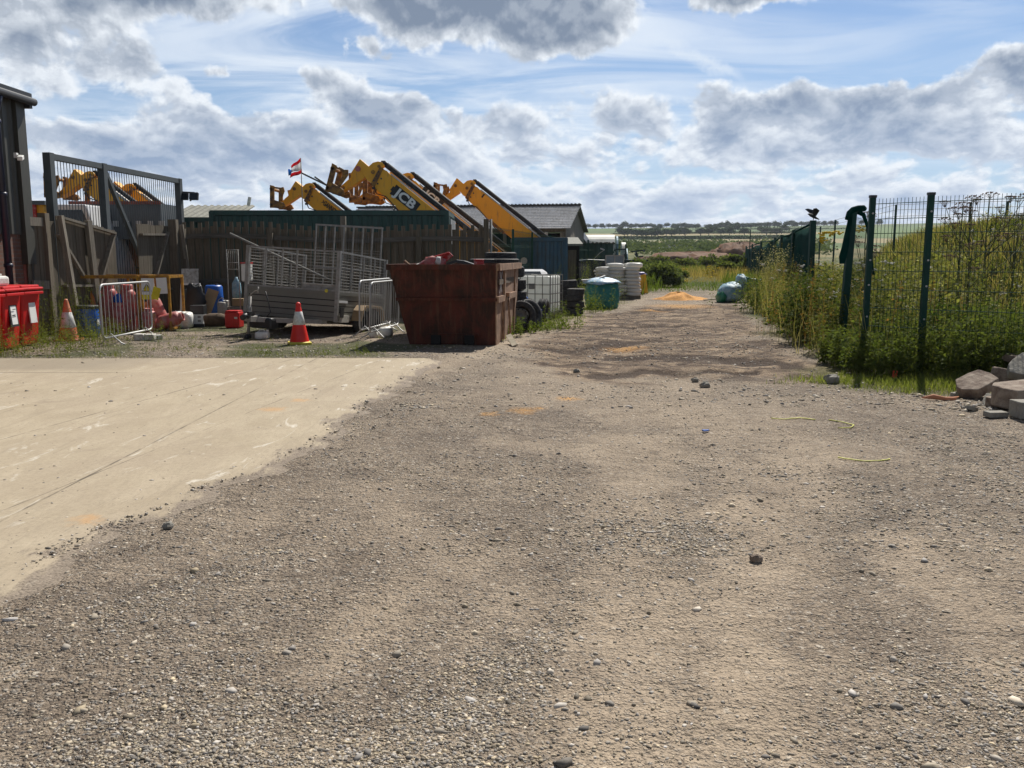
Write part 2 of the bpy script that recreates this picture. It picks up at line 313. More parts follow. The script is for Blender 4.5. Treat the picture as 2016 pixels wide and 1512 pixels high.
# ------------------------------------------------------------------ mesh builder
class MB:
    def __init__(s): s.v = []; s.f = []; s.sm = []
    def add(s, vs, fs, smooth=False, M=None):
        o = len(s.v)
        s.v += [tuple(M @ Vector(p)) if M is not None else tuple(p) for p in vs]
        s.f += [tuple(i + o for i in f) for f in fs]; s.sm += [smooth] * len(fs); return s
    def box(s, c, d, M=None, rz=0.0, rx=0.0, ry=0.0, taper=None):
        hx, hy, hz = d[0] / 2, d[1] / 2, d[2] / 2
        tx, ty = taper if taper else (1, 1)
        vs = [(-hx*tx, -hy*ty, -hz), (hx*tx, -hy*ty, -hz), (hx*tx, hy*ty, -hz), (-hx*tx, hy*ty, -hz), (-hx, -hy, hz), (hx, -hy, hz), (hx, hy, hz), (-hx, hy, hz)]
        L = Matrix.Translation(c) @ Matrix.Rotation(rz, 4, 'Z') @ Matrix.Rotation(ry, 4, 'Y') @ Matrix.Rotation(rx, 4, 'X')
        if M is not None: L = M @ L
        return s.add(vs, [(3, 2, 1, 0), (4, 5, 6, 7), (0, 1, 5, 4), (1, 2, 6, 5), (2, 3, 7, 6), (3, 0, 4, 7)], False, L)
    def frame(s, p, q, up=None):
        p = Vector(p); q = Vector(q); z = (q - p); L = z.length; z.normalize()
        u = Vector(up) if up is not None else (Vector((0, 0, 1)) if abs(z.z) < .95 else Vector((0, 1, 0)))
        x = u.cross(z)
        if x.length < 1e-6: x = Vector((1, 0, 0))
        x.normalize(); y = z.cross(x)
        return p, q, x, y, z, L
    def beam(s, p, q, w=.05, h=.05, up=None):
        p, q, x, y, z, L = s.frame(p, q, up); vs = []
        for e in (p, q):
            for a, b_ in ((-1, -1), (1, -1), (1, 1), (-1, 1)): vs.append(e + x * a * w / 2 + y * b_ * h / 2)
        return s.add(vs, [(3, 2, 1, 0), (4, 5, 6, 7), (0, 1, 5, 4), (1, 2, 6, 5), (2, 3, 7, 6), (3, 0, 4, 7)])
    def cyl(s, p, q, r, r2=None, n=12, caps=True):
        r2 = r if r2 is None else r2; p, q, x, y, z, L = s.frame(p, q); vs = []
        for e, rr in ((p, r), (q, r2)):
            for i in range(n):
                a = 2 * math.pi * i / n; vs.append(e + x * math.cos(a) * rr + y * math.sin(a) * rr)
        fs = [(i, (i + 1) % n, n + (i + 1) % n, n + i) for i in range(n)]
        s.add(vs, fs, True)
        if caps:
            s.add(vs, [tuple(range(n - 1, -1, -1)), tuple(range(n, 2 * n))], False)
        return s
    def tube(s, pts, r, n=6):
        pts = [Vector(p) for p in pts]; N = len(pts); vs = []; px = None
        for i, p in enumerate(pts):
            t_ = (pts[min(i + 1, N - 1)] - pts[max(i - 1, 0)]).normalized()
            if px is None:
                u = Vector((0, 0, 1)) if abs(t_.z) < .9 else Vector((1, 0, 0)); px = u.cross(t_).normalized()
            else: px = (px - t_ * px.dot(t_)).normalized()
            py = t_.cross(px); rr = r[i] if isinstance(r, (list, tuple)) else r
            for k in range(n):
                a = 2 * math.pi * k / n; vs.append(p + px * math.cos(a) * rr + py * math.sin(a) * rr)
        fs = [(i * n + k, i * n + (k + 1) % n, (i + 1) * n + (k + 1) % n, (i + 1) * n + k) for i in range(N - 1) for k in range(n)]
        s.add(vs, fs, True); s.add(vs, [tuple(range(n - 1, -1, -1)), tuple(range((N - 1) * n, N * n))]); return s
    def lathe(s, prof, n=20, M=None, sy=1.0):
        vs = []; m = len(prof)
        for r, z in prof:
            for k in range(n):
                a = 2 * math.pi * k / n; vs.append((math.cos(a) * r, math.sin(a) * r * sy, z))
        fs = [(i * n + k, i * n + (k + 1) % n, (i + 1) * n + (k + 1) % n, (i + 1) * n + k) for i in range(m - 1) for k in range(n)]
        return s.add(vs, fs, True, M)
    def prism(s, poly, o, u, v_, wv):      # polygon (a,b) -> o+a*u+b*v, extruded by wv
        o, u, v_, wv = Vector(o), Vector(u), Vector(v_), Vector(wv); n = len(poly)
        vs = [o + u * a + v_ * b_ for a, b_ in poly] + [o + u * a + v_ * b_ + wv for a, b_ in poly]
        fs = [tuple(range(n)), tuple(range(2 * n - 1, n - 1, -1))] + [(i, i + n, (i + 1) % n + n, (i + 1) % n) for i in range(n)]
        return s.add(vs, fs)
    def blob(s, c, r, n=10, m=7, jit=.1, M=None, p=1.0, seed=None):
        rr = random.Random(seed if seed is not None else random.random()); vs = []
        for i in range(m + 1):
            ph = math.pi * i / m
            for k in range(n):
                a = 2 * math.pi * k / n; j = 1 + rr.uniform(-jit, jit)
                def sp(x): return math.copysign(abs(x) ** p, x)
                vs.append((c[0] + r[0] * sp(math.cos(a)) * sp(math.sin(ph)) * j, c[1] + r[1] * sp(math.sin(a)) * sp(math.sin(ph)) * j, c[2] + r[2] * sp(-math.cos(ph)) * j))
        fs = [(i * n + k, i * n + (k + 1) % n, (i + 1) * n + (k + 1) % n, (i + 1) * n + k) for i in range(m) for k in range(n)]
        return s.add(vs, fs, True, M)
    def build(s, name, mt, parent=None, world=False, bevel=0.0, shade=None):
        me = bpy.data.meshes.new(name); vs = s.v
        if world and parent is not None:
            Mi = TM[parent.name]; vs = [tuple(Mi @ Vector(p)) for p in vs]
        me.from_pydata(vs, [], s.f); me.polygons.foreach_set('use_smooth', s.sm)
        me.materials.append(MT[mt] if isinstance(mt, str) else mt); me.update()
        import bmesh
        bm = bmesh.new(); bm.from_mesh(me); bmesh.ops.remove_doubles(bm, verts=bm.verts, dist=1e-5); bmesh.ops.recalc_face_normals(bm, faces=bm.faces); bm.to_mesh(me); bm.free()
        o = bpy.data.objects.new(name, me); C.objects.link(o)
        if parent is not None: o.parent = parent
        if bevel:
            b_ = o.modifiers.new('bevel', 'BEVEL'); b_.width = bevel; b_.segments = 2; b_.limit_method = 'ANGLE'; b_.angle_limit = R(40)
        return o
TM = {}
def tag(o, label=None, cat=None, group=None, kind=None):
    if label: o['label'] = label
    if cat: o['category'] = cat
    if group: o['group'] = group
    if kind: o['kind'] = kind
    return o
def thing(name, label, cat, loc=(0, 0, 0), rz=0.0, group=None, rx=0.0, ry=0.0):
    o = bpy.data.objects.new(name, None); C.objects.link(o); o.empty_display_size = .2
    o.location = loc; o.rotation_euler = (rx, ry, rz)
    M = Matrix.Translation(loc) @ o.rotation_euler.to_matrix().to_4x4()
    TM[o.name] = M.inverted()
    return tag(o, label, cat, group)
def kids(o): return [c for c in bpy.data.objects if c.parent == o]
def copy_tree(o, parent=None, ks=None):
    c = o.copy(); C.objects.link(c)
    if parent is not None: c.parent = parent
    for ch in kids(o): copy_tree(ch, c)
    return c
def npmesh(name, V, Fc, mt, col=None, smooth=False, parent=None):
    """V (n,3), Fc (m,k) arrays; col per vertex (n,3)"""
    me = bpy.data.meshes.new(name); n = len(V); m_, k = Fc.shape
    me.vertices.add(n); me.vertices.foreach_set('co', np.asarray(V, np.float32).ravel())
    me.loops.add(m_ * k); me.loops.foreach_set('vertex_index', np.asarray(Fc, np.int32).ravel())
    me.polygons.add(m_); me.polygons.foreach_set('loop_start', np.arange(m_, dtype=np.int32) * k)
    if smooth: me.polygons.foreach_set('use_smooth', np.ones(m_, bool))
    me.update(calc_edges=True)
    if col is not None:
        a = me.color_attributes.new('col', 'FLOAT_COLOR', 'POINT')
        a.data.foreach_set('color', np.c_[col, np.ones(n)].astype(np.float32).ravel())
    for q_ in (mt if isinstance(mt, (list, tuple)) else [mt]): me.materials.append(MT[q_] if isinstance(q_, str) else q_)
    o = bpy.data.objects.new(name, me); C.objects.link(o)
    if parent is not None: o.parent = parent
    return o
def text_part(body, size, name, mt, parent, M, extrude=.004, offset=.0, shear=0.0, sx=1.0):
    cu = bpy.data.curves.new(name, 'FONT'); cu.body = body; cu.size = size; cu.extrude = extrude; cu.offset = offset; cu.shear = shear; cu.align_x = 'CENTER'; cu.align_y = 'CENTER'
    cu.resolution_u = 3
    to = bpy.data.objects.new('tmp', cu); C.objects.link(to)
    dg = bpy.context.evaluated_depsgraph_get(); me = bpy.data.meshes.new_from_object(to.evaluated_get(dg))
    bpy.data.objects.remove(to); me.materials.clear(); me.materials.append(MT[mt]); me.name = name
    me.transform(M @ Matrix.Diagonal((sx, 1, 1, 1)))
    o = bpy.data.objects.new(name, me); C.objects.link(o); o.parent = parent; return o

# value noise
def vnoise(x, y, seed=0):
    xi = np.floor(x).astype(np.int64); yi = np.floor(y).astype(np.int64); xf = x - xi; yf = y - yi
    def h(a, b):
        n = (a * 374761393 + b * 668265263 + seed * 1442695041) & 0xffffffff
        n = ((n ^ (n >> 13)) * 1274126177) & 0xffffffff
        return ((n ^ (n >> 16)) & 0xffff) / 65535.0
    u = xf * xf * (3 - 2 * xf); v_ = yf * yf * (3 - 2 * yf)
    return (h(xi, yi) * (1 - u) + h(xi + 1, yi) * u) * (1 - v_) + (h(xi, yi + 1) * (1 - u) + h(xi + 1, yi + 1) * u) * v_
def fbm(x, y, o=4, seed=0):
    a = 0; s_ = 0; w_ = 1
    for i in range(o):
        a = a + w_ * vnoise(x * 2 ** i, y * 2 ** i, seed + i); s_ += w_; w_ *= .5
    return a / s_
def sst(a, b, x):
    t_ = np.clip((x - a) / (b - a), 0, 1); return t_ * t_ * (3 - 2 * t_)
# ================================================================== TERRAIN
slab_px = [(850, 711), (800, 742), (745, 785), (690, 835), (600, 888), (450, 950), (330, 1004), (200, 1058), (60, 1128), (-120, 1225), (-400, 1370)]
sp = sorted([(G(a, b_).y, G(a, b_).x) for a, b_ in slab_px]); sy_ = np.array([p[0] for p in sp]); sx_ = np.array([p[1] for p in sp])
SLAB_TOP = G(500, 706.5).y
def slab_edge(y): return np.interp(y, sy_, sx_) + np.where(y < sy_[0], (y - sy_[0]) * .35, 0)
wy = np.array([9.5, 10.6, 11.8, 14.7, 20.0, 28.6, 45.0, 80]); wx = np.array([8.5, 5.2, 4.35, 4.75, 5.9, 7.7, 11.5, 22.0])   # left rim of the weeds on the right
def weed_edge(y): return np.interp(y, wy, wx)
ly = np.array([13.2, 16.5, 19, 24, 30, 38, 60]); lx = np.array([-2.5, -.3, .9, 2.2, 4.0, 6.0, 12.0])                       # right rim of the things on the left
def left_edge(y): return np.interp(y, ly, lx)
hillY = np.array([0, 110, 160, 200, 300, 450, 650, 900, 1100, 1500, 3200]); hillZ = np.array([0, 0, 1.0, 2.2, 4.4, 9.8, 18.2, 29.5, 31, 24, 8])
def segd(x, y, A, B_):
    dx_, dy_ = B_.x - A.x, B_.y - A.y; t_ = np.clip(((x - A.x) * dx_ + (y - A.y) * dy_) / (dx_ ** 2 + dy_ ** 2), 0, 1)
    return np.hypot(x - A.x - t_ * dx_, y - A.y - t_ * dy_)
MUDS = [((1085, 648), (1340, 641), .22), ((1110, 690), (1260, 672), .4), ((1180, 741), (1300, 735), .28), ((1300, 735), (1470, 733), .16), ((1040, 682), (1140, 690), .18), ((1330, 700), (1500, 715), .35), ((1540, 655), (1640, 690), .5), ((1150, 625), (1350, 606), .25), ((1400, 600), (1560, 625), .4), ((1240, 755), (1330, 762), .15), ((1210, 705), (1330, 700), .2), ((1560, 720), (1680, 745), .3), ((1480, 680), (1560, 660), .3)]
def mudmask(x, y):
    cx_ = np.interp(y, [10, 13, 17, 24, 30], [2.6, 2.4, 2.6, 4.6, 6.3]); hw = np.interp(y, [10, 13, 17, 24, 30], [1.2, 2.1, 2.2, 1.9, 1.5])
    n = fbm(x * .9, y * .7, 4, 5) - .5
    base = sst(1.2, .85, np.abs(x - cx_) / hw + n * .9) * sst(10.0, 11.8, y + n * 3) * sst(31, 25, y) * .5
    dk = np.zeros_like(base); n2 = fbm(x * 2.6, y * 2.6, 4, 15) - .5
    for (a, b_, w_) in MUDS: dk = np.maximum(dk, sst(w_ * 1.3, w_ * .5, segd(x, y, G(*a), G(*b_)) + n2 * w_ * 2.2))
    return np.clip(base + dk * .5 * sst(0, .2, base), 0, 1)
def gh(x, y):
    x = np.asarray(x, float); y = np.asarray(y, float)
    z = (fbm(x * .8, y * .8, 3, 1) - .5) * .035 + (fbm(x * 5, y * 5, 3, 9) - .5) * .020 + (fbm(x * 1.8, y * 3.4, 3, 19) - .5) * .022 * sst(1.4, 2.2, y)
    m_ = mudmask(x, y)
    rut = np.sin((x - y * .16 + .5 * fbm(x * .4, y * .25, 3, 31)) * 7.0) * .018 + (fbm(x * 2.2, y * 1.6, 4, 21) - .5) * .11
    z = z + sst(.1, .6, m_) * rut * .8 - .03 * sst(.5, .95, m_)
    e_ = (x < slab_edge(y) + .25) & (y < SLAB_TOP + .2) & (y > -20)
    z = np.where(e_, -.012, z)
    nearobj = sst(45, 70, y); z = z + nearobj * (fbm(x * .08, y * .08, 3, 3) - .5) * .5
    z = z + np.interp(y, hillY, hillZ) * (1 + .22 * (fbm(x / 260 + 3, y / 700, 3, 8) - .5)) * (1 + np.clip(x / 3000, -.1, .25))
    # low bank on the right rim of the track
    z = z + sst(0, 1.2, x - weed_edge(y)) * .06 * sst(9, 12, y)
    return z
def gz(x, y): return float(gh(np.array([x]), np.array([y]))[0])

STROKES = [((1180, 1512), (1290, 1200), .30, 1), ((1480, 1512), (1450, 1180), .24, .9), ((1290, 1200), (1230, 860), .34, .7), ((1450, 1180), (1590, 880), .34, .8), ((2016, 1330), (1740, 1060), .22, .8), ((980, 1180), (740, 960), .30, .55),
  ((640, 1330), (900, 1090), .18, .6), ((980, 868), (1420, 905), .22, .6), ((830, 735), (1010, 672), .45, .8), ((1010, 672), (1180, 625), .5, .7), ((1480, 850), (1720, 900), .2, .6), ((1000, 770), (1400, 800), .35, .5), ((300, 1120), (620, 960), .16, .4), ((1640, 1300), (1560, 1100), .2, .5), ((840, 1450), (560, 1512), .15, .5)]
def smoothmask(x, y):
    n = fbm(x * 2.2, y * 1.6, 4, 33) - .5; m_ = np.zeros_like(x)
    for (a, b_, w_, s_) in STROKES: m_ = np.maximum(m_, s_ * .9 * sst(w_ * 1.5, w_ * .2, segd(x, y, G(*a), G(*b_)) + n * w_ * 2.2))
    m_ = m_ * (.55 + .9 * fbm(x * 5 + 7, y * 3.5, 4, 44))
    return np.clip(np.maximum(m_, .5 * sst(.56, .68, fbm(x * .45 + y * .12, y * .3 - x * .1, 4, 60))), 0, 1)
ys = np.concatenate([np.linspace(-14, 1.4, 24), 1.5 * 1.0068 ** np.arange(0, 545), ])
ys = np.concatenate([ys, ys[-1] * 1.028 ** np.arange(1, 150)])
ts = np.linspace(-1.5, 1.5, 480)
YY = np.repeat(ys[:, None], len(ts), 1); XX = ts[None, :] * (np.maximum(YY, 0) * .9 + 9)
ZZ = gh(XX, YY); nR, nC = YY.shape
V = np.stack([XX, YY, ZZ], -1).reshape(-1, 3)
idx = np.arange(nR * nC).reshape(nR, nC); Q = np.stack([idx[:-1, :-1], idx[:-1, 1:], idx[1:, 1:], idx[1:, :-1]], -1).reshape(-1, 4)
xf_, yf_ = XX.ravel(), YY.ravel(); nz = fbm(xf_ * .6, yf_ * .6, 4, 40) - .5
mud = mudmask(xf_, yf_)
grass = sst(-.3, .5, xf_ - weed_edge(yf_) + nz * 1.6) * sst(9.3, 10.2, yf_ + nz)
grass = np.maximum(grass, sst(37, 47, yf_ + nz * 14 - np.clip((xf_ - 8) * .2, -3, 3)))
lg = sst(.3, -.5, xf_ - left_edge(yf_) + nz * 1.2) * sst(SLAB_TOP + .05, SLAB_TOP + .4, yf_) * .8 * sst(.45, .62, fbm(xf_ * .7, yf_ * .9, 4, 77))
patch = sst(1.0, .5, np.hypot((xf_ - 5.2) / 1.6, (yf_ - 10.75) / .8) + nz * .8)
grass = np.maximum(np.maximum(grass, lg), patch)
smooth_ = smoothmask(xf_, yf_)
me_col = np.stack([mud, grass, smooth_], -1)
ground = npmesh('ground', V, Q, [], me_col, True)
m, t, b = newmat('ground_mat')
tc = t.new('ShaderNodeTexCoord').outputs['Object']
at = t.new('ShaderNodeAttribute'); at.attribute_name = 'col'; mR, mG, mB = t.sep(at.outputs['Vector'])
# gravelly dust
n1 = t.noise(tc, .9, 7, .62); n2 = t.noise(t.mapping(tc, (1.0, .5, 1), (0, 0, R(20))), 2.3, 6, .6); n3 = t.noise(tc, 9, 7, .7); n4 = t.noise(tc, 55, 4, .7)
dust = t.mix(t.rng(n2, .3, .7), (.36, .284, .208, 1), (.56, .455, .34, 1))
dust = t.mix(t.m('MULTIPLY', mB, .8), dust, t.mix(t.rng(n3, .3, .7), (.35, .278, .20, 1), (.50, .40, .29, 1)))
nsm = t.rng(mB, 0, 1, 1, .22)
dust = t.mix(t.m('MULTIPLY', nsm, t.rng(n1, .42, .66, 0, .65)), dust, (.19, .150, .115, 1))
dust = t.mix(t.m('MULTIPLY', nsm, t.rng(n3, .35, .65, 0, .5)), dust, (.175, .135, .10, 1))
dust = t.mix(t.m('MULTIPLY', nsm, t.rng(n4, .46, .60, 0, .7)), dust, (.12, .095, .075, 1))
va = t.vor(t.vm('ADD', tc, t.vm('MULTIPLY', t.noise(tc, 30, 2, .5, 0, True), (.02, .02, .02))), 62)
vb = t.vor(tc, 27)
grey = t.new('ShaderNodeValToRGB'); e = grey.color_ramp.elements
e[0].position = 0; e[0].color = (.055, .047, .042, 1); e[1].position = 1; e[1].color = (.78, .70, .58, 1)
for p_, c_ in ((.3, (.14, .117, .10, 1)), (.55, (.29, .245, .20, 1)), (.8, (.46, .395, .32, 1)), (.92, (.62, .55, .46, 1))):
    q_ = e.new(p_); q_.color = c_
ca = t.sep(va.outputs['Color'])[0]; cb = t.sep(vb.outputs['Color'])[1]
t.l.new(ca, grey.inputs[0])
g2 = t.new('ShaderNodeValToRGB'); 
for i_, (p_, c_) in enumerate(((0, (.10, .09, .085, 1)), (1, (.50, .45, .38, 1)))):
    g2.color_ramp.elements[i_].position = p_; g2.color_ramp.elements[i_].color = c_
t.l.new(cb, g2.inputs[0])
gravm = t.m('MULTIPLY', nsm, t.rng(n1, .36, .56, .35, 1))
sm = t.rng(va.outputs['Distance'], .25, .55, 1, 0)
c = t.mix(t.m('MULTIPLY', t.m('MULTIPLY', sm, t.rng(gravm, 0, 1, .10, .97)), t.rng(t.sep(va.outputs['Color'])[1], .15, .45)), dust, grey.outputs[0])
bigs = t.m('MULTIPLY', t.rng(vb.outputs['Distance'], .2, .42, 1, 0), t.rng(t.sep(vb.outputs['Color'])[0], .62, .66))
c = t.mix(t.m('MULTIPLY', bigs, t.rng(gravm, 0, 1, .12, 1)), c, g2.outputs[0])
vc = t.vor(tc, 13); spk = t.m('MULTIPLY', t.rng(vc.outputs['Distance'], .10, .22, 1, 0), t.rng(t.sep(vc.outputs['Color'])[0], .60, .63))
c = t.mix(t.m('MULTIPLY', spk, t.rng(nsm, .2, 1, .35, .9)), c, (.66, .59, .49, 1))
vd = t.vor(tc, 9); c = t.mix(t.m('MULTIPLY', t.m('MULTIPLY', t.rng(vd.outputs['Distance'], .12, .26, 1, 0), t.rng(t.sep(vd.outputs['Color'])[1], .74, .77)), t.m('MULTIPLY', nsm, .75)), c, (.085, .066, .052, 1))
c = t.mix(t.m('MULTIPLY', nsm, t.rng(t.noise(tc, 3.2, 9, .74, .5), .52, .66, 0, .5)), c, (.115, .088, .068, 1))
c = t.mix(t.rng(t.noise(t.mapping(tc, (1, 1, 1), (0, 0, 0), (9, 4, 0)), 4.2, 9, .74, .5), .60, .72, 0, .45), c, (.50, .41, .31, 1))
# mud
mudc = t.mix(t.rng(t.noise(t.mapping(tc, (.8, 1.2, 1), (0, 0, R(14))), 1.7, 9, .68, 1.3), .42, .64), (.080, .052, .036, 1), (.46, .345, .235, 1))
mudc = t.mix(t.rng(t.noise(tc, 14, 5, .7), .5, .66, 0, .6), mudc, (.07, .05, .038, 1))
mudc = t.mix(t.m('MULTIPLY', spk, .7), mudc, (.45, .40, .33, 1))
mudc = t.mix(t.rng(t.m('ADD', mR, t.m('MULTIPLY', t.m('SUBTRACT', n3, .5), .5)), .5, .85), mudc, (.068, .045, .032, 1))
c = t.mix(t.m('MULTIPLY', t.rng(mR, .05, .4, 0, .95), t.rng(t.noise(tc, 1.1, 5, .6), .25, .42, .3, 1)), c, mudc)
# orange sand spots
for (px_, py_, rr_) in ((1030, 811, .17), (965, 817, .10), (1118, 785, .16), (1062, 805, .08), (1290, 612, .5), (1230, 686, .45), (1340, 603, 1.1)):
    g_ = G(px_, py_); sx, sy, sz = t.sep(t.vm('SUBTRACT', t.vm('ADD', tc, t.vm('MULTIPLY', t.vm('SUBTRACT', t.noise(tc, 9, 4, .6, 0, True), (.5, .5, .5)), (.35, .35, 0))), tuple(g_)))
    dd = t.m('SQRT', t.m('ADD', t.m('MULTIPLY', sx, sx), t.m('MULTIPLY', t.m('MULTIPLY', sy, sy), .6)))
    c = t.mix(t.rng(dd, rr_ * .35, rr_ * 1.1, .85, 0) if False else t.m('MULTIPLY', t.rng(dd, rr_ * .25, rr_ * 1.15, 1, 0), t.rng(n4, .42, .54, .12, .95)), c, (.60, .32, .10, 1))
# green ground
sepc = t.sep(tc)
grc = t.mix(t.rng(t.noise(tc, 2.5, 6, .65), .35, .65), (.045, .060, .018, 1), (.10, .115, .035, 1))
grc = t.mix(t.rng(t.noise(tc, .06, 3, .5), .48, .55), grc, (.20, .17, .075, 1))
fieldn = t.vor(t.mapping(tc, (.0052, .0105, 0), (0, 0, R(8))), 1.0)
fcol = t.new('ShaderNodeValToRGB'); fcol.color_ramp.interpolation = 'CONSTANT'
fe = fcol.color_ramp.elements; fe[0].position = 0; fe[0].color = (.085, .125, .045, 1); fe[1].position = .35; fe[1].color = (.24, .20, .10, 1)
for p_, c_ in ((.6, (.10, .155, .05, 1)), (.8, (.17, .165, .08, 1))): fe.new(p_).color = c_
t.l.new(t.sep(fieldn.outputs['Color'])[0], fcol.inputs[0])
grc = t.mix(t.rng(sepc[1], 150, 260), grc, fcol.outputs[0])
c = t.mix(mG, c, grc)
t.l.new(c, b.inputs['Base Color']); b.inputs['Roughness'].default_value = .95; b.inputs['Specular IOR Level'].default_value = .25
hgt = t.m('ADD', t.m('MULTIPLY', sm, .5), t.m('MULTIPLY', t.rng(vb.outputs['Distance'], .1, .5, 1, 0), .6))
hgt = t.m('ADD', hgt, t.m('MULTIPLY', n3, 1.8)); hgt = t.m('ADD', hgt, t.m('MULTIPLY', n4, 1.1)); hgt = t.m('ADD', hgt, t.m('MULTIPLY', t.noise(t.mapping(tc, (.8, 1.6, 1), (0, 0, R(12))), 4.5, 6, .62, .6), 3.2))
hgt = t.m('MULTIPLY', hgt, t.rng(mB, 0, 1, 1, .55)); t.l.new(t.bump(hgt, 1.0, .022), b.inputs['Normal'])
ground.data.materials.append(m); tag(ground, kind='structure')

# concrete slab
yy = np.concatenate([np.linspace(-12, 1.5, 12), np.linspace(1.6, SLAB_TOP, 240)])
uu = 1 - (1 - np.linspace(0, 1, 120)) ** 2.2
Y2 = np.repeat(yy[:, None], 120, 1); e2 = slab_edge(yy) + .10 + (fbm(yy * 2.2, yy * 0 + 4, 4, 71) - .5) * .55 + (vnoise(yy * 14, yy * 0, 3) - .5) * .05
top_round = np.clip((yy - (SLAB_TOP - .25)) / .25, 0, 1) ** 2 * .35
X2 = -16 + uu[None, :] * (e2 - top_round + 16)[:, None]
dist = (e2[:, None] - X2)
Z2 = .010 - .022 * sst(.25, 0, dist) + (fbm(X2 * .5, Y2 * .5, 3, 90) - .5) * .006
V2 = np.stack([X2, Y2, Z2], -1).reshape(-1, 3); i2 = np.arange(len(yy) * 120).reshape(len(yy), 120)
Q2 = np.stack([i2[:-1, :-1], i2[:-1, 1:], i2[1:, 1:], i2[1:, :-1]], -1).reshape(-1, 4)
slab = npmesh('concrete_yard', V2, Q2, [], np.stack([np.clip(dist, 0, 3).ravel() / 3] * 3, -1), True); tag(slab, kind='structure')
m, t, b = newmat('concrete_mat'); tc = t.new('ShaderNodeTexCoord').outputs['Object']
at = t.new('ShaderNodeAttribute'); at.attribute_name = 'col'; dR = t.sep(at.outputs['Vector'])[0]
gdir = (G(560, 740) - G(0, 1030)); ang = math.atan2(gdir.y, gdir.x)
al_ = t.mapping(tc, (1, 1, 1), (0, 0, -ang)); lx_, ly_, _ = t.sep(al_)
st_ = t.noise(t.mapping(al_, (.8, 1.7, 1)), 1.5, 10, .70, .6)
c = t.mix(t.rng(st_, .32, .68), (.33, .270, .188, 1), (.43, .362, .262, 1))
c = t.mix(t.rng(t.noise(tc, .55, 5, .6), .42, .7, 0, .5), c, (.34, .275, .205, 1))
c = t.mix(t.rng(t.noise(tc, 34, 6, .75), .46, .66, 0, .5), c, (.24, .20, .145, 1))
vs_ = t.vor(tc, 19); c = t.mix(t.m('MULTIPLY', t.rng(vs_.outputs['Distance'], .06, .13, 1, 0), t.rng(t.sep(vs_.outputs['Color'])[0], .72, .74)), c, (.11, .09, .075, 1))
c = t.mix(t.rng(t.noise(t.mapping(al_, (.7, 2.4, 1)), 1.3, 9, .66, 1.5), .60, .68, 0, .7), c, (.62, .58, .50, 1))
c = t.mix(t.rng(t.noise(t.mapping(al_, (.8, 4, 1), (0, 0, .5)), 1.9, 8, .7, 2), .625, .67, 0, .6), c, (.16, .135, .11, 1))
wn_ = t.noise(tc, 3, 4, .6)
for (p1, p2, wd) in (((0, 1030), (560, 740), .012), ((0, 868), (470, 738), .014), ((300, 890), (745, 712), .008)):
    A, B_ = G(*p1), G(*p2); dv = (B_ - A); L = dv.length; nx, ny = -dv.y / L, dv.x / L
    s_ = t.sep(tc); dl = t.m('ABSOLUTE', t.m('ADD', t.m('ADD', t.m('MULTIPLY', s_[0], nx), t.m('MULTIPLY', s_[1], ny)), -(A.x * nx + A.y * ny)))
    dl = t.m('ADD', dl, t.m('MULTIPLY', t.m('SUBTRACT', wn_, .5), .02))
    c = t.mix(t.m('MULTIPLY', t.rng(dl, wd * .4, wd, .8, 0), t.rng(t.noise(tc, 1.7, 5, .7), .42, .58)), c, (.09, .075, .055, 1))
jy = t.m('ABSOLUTE', t.m('ADD', t.sep(tc)[1], -G(60, 735).y)); c = t.mix(t.m('MULTIPLY', t.rng(jy, .012, .03, .8, 0), t.rng(t.sep(tc)[0], -5.7, -5.2, 1, 0)), c, (.10, .085, .065, 1))
c = t.mix(t.m('MULTIPLY', t.rng(t.sep(tc)[1], G(60, 733).y - .1, G(60, 731).y + .25), t.rng(t.sep(tc)[0], -6.2, -5.2, .55, 0)), c, (.20, .17, .13, 1))
for (px_, py_, rr_) in ((538, 808, .18), (590, 790, .14), (172, 1027, .12)):
    g_ = G(px_, py_); s3 = t.sep(t.vm('SUBTRACT', t.vm('ADD', tc, t.vm('MULTIPLY', t.vm('SUBTRACT', t.noise(tc, 9, 4, .6, 0, True), (.5, .5, .5)), (.3, .3, 0))), tuple(g_)))
    dd = t.m('SQRT', t.m('ADD', t.m('MULTIPLY', s3[0], s3[0]), t.m('MULTIPLY', s3[1], s3[1])))
    c = t.mix(t.rng(dd, rr_ * .3, rr_, .5, 0), c, (.50, .27, .10, 1))
edge = t.rng(t.m('ADD', dR, t.m('MULTIPLY', t.m('SUBTRACT', t.noise(t.mapping(al_, (.8, 2.5, 1)), 3.5, 8, .72), .5), .26)), .030, .062, 1, 0)
ve = t.vor(tc, 55); gr2 = t.mix(t.sep(ve.outputs['Color'])[0], (.10, .085, .07, 1), (.33, .28, .22, 1))
c = t.mix(t.m('MULTIPLY', t.rng(t.noise(t.mapping(al_, (.35, 5, 1)), 1.3, 7, .7, .8), .56, .66), .40), c, (.25, .205, .15, 1))
c = t.mix(t.rng(t.noise(tc, .9, 6, .68, 1.0), .60, .68, 0, .5), c, (.24, .19, .14, 1))
c = t.mix(edge, c, t.mix(.6, gr2, (.225, .178, .135, 1)))
t.l.new(c, b.inputs['Base Color']); b.inputs['Roughness'].default_value = .9; b.inputs['Specular IOR Level'].default_value = .3
hh = t.m('ADD', t.m('MULTIPLY', t.noise(t.mapping(al_, (1, 6, 1)), 9, 6, .65), .6), t.m('MULTIPLY', edge, t.rng(ve.outputs['Distance'], 0, .6, 1, 0)))
t.l.new(t.bump(hh, .5, .012), b.inputs['Normal']); slab.data.materials.append(m)

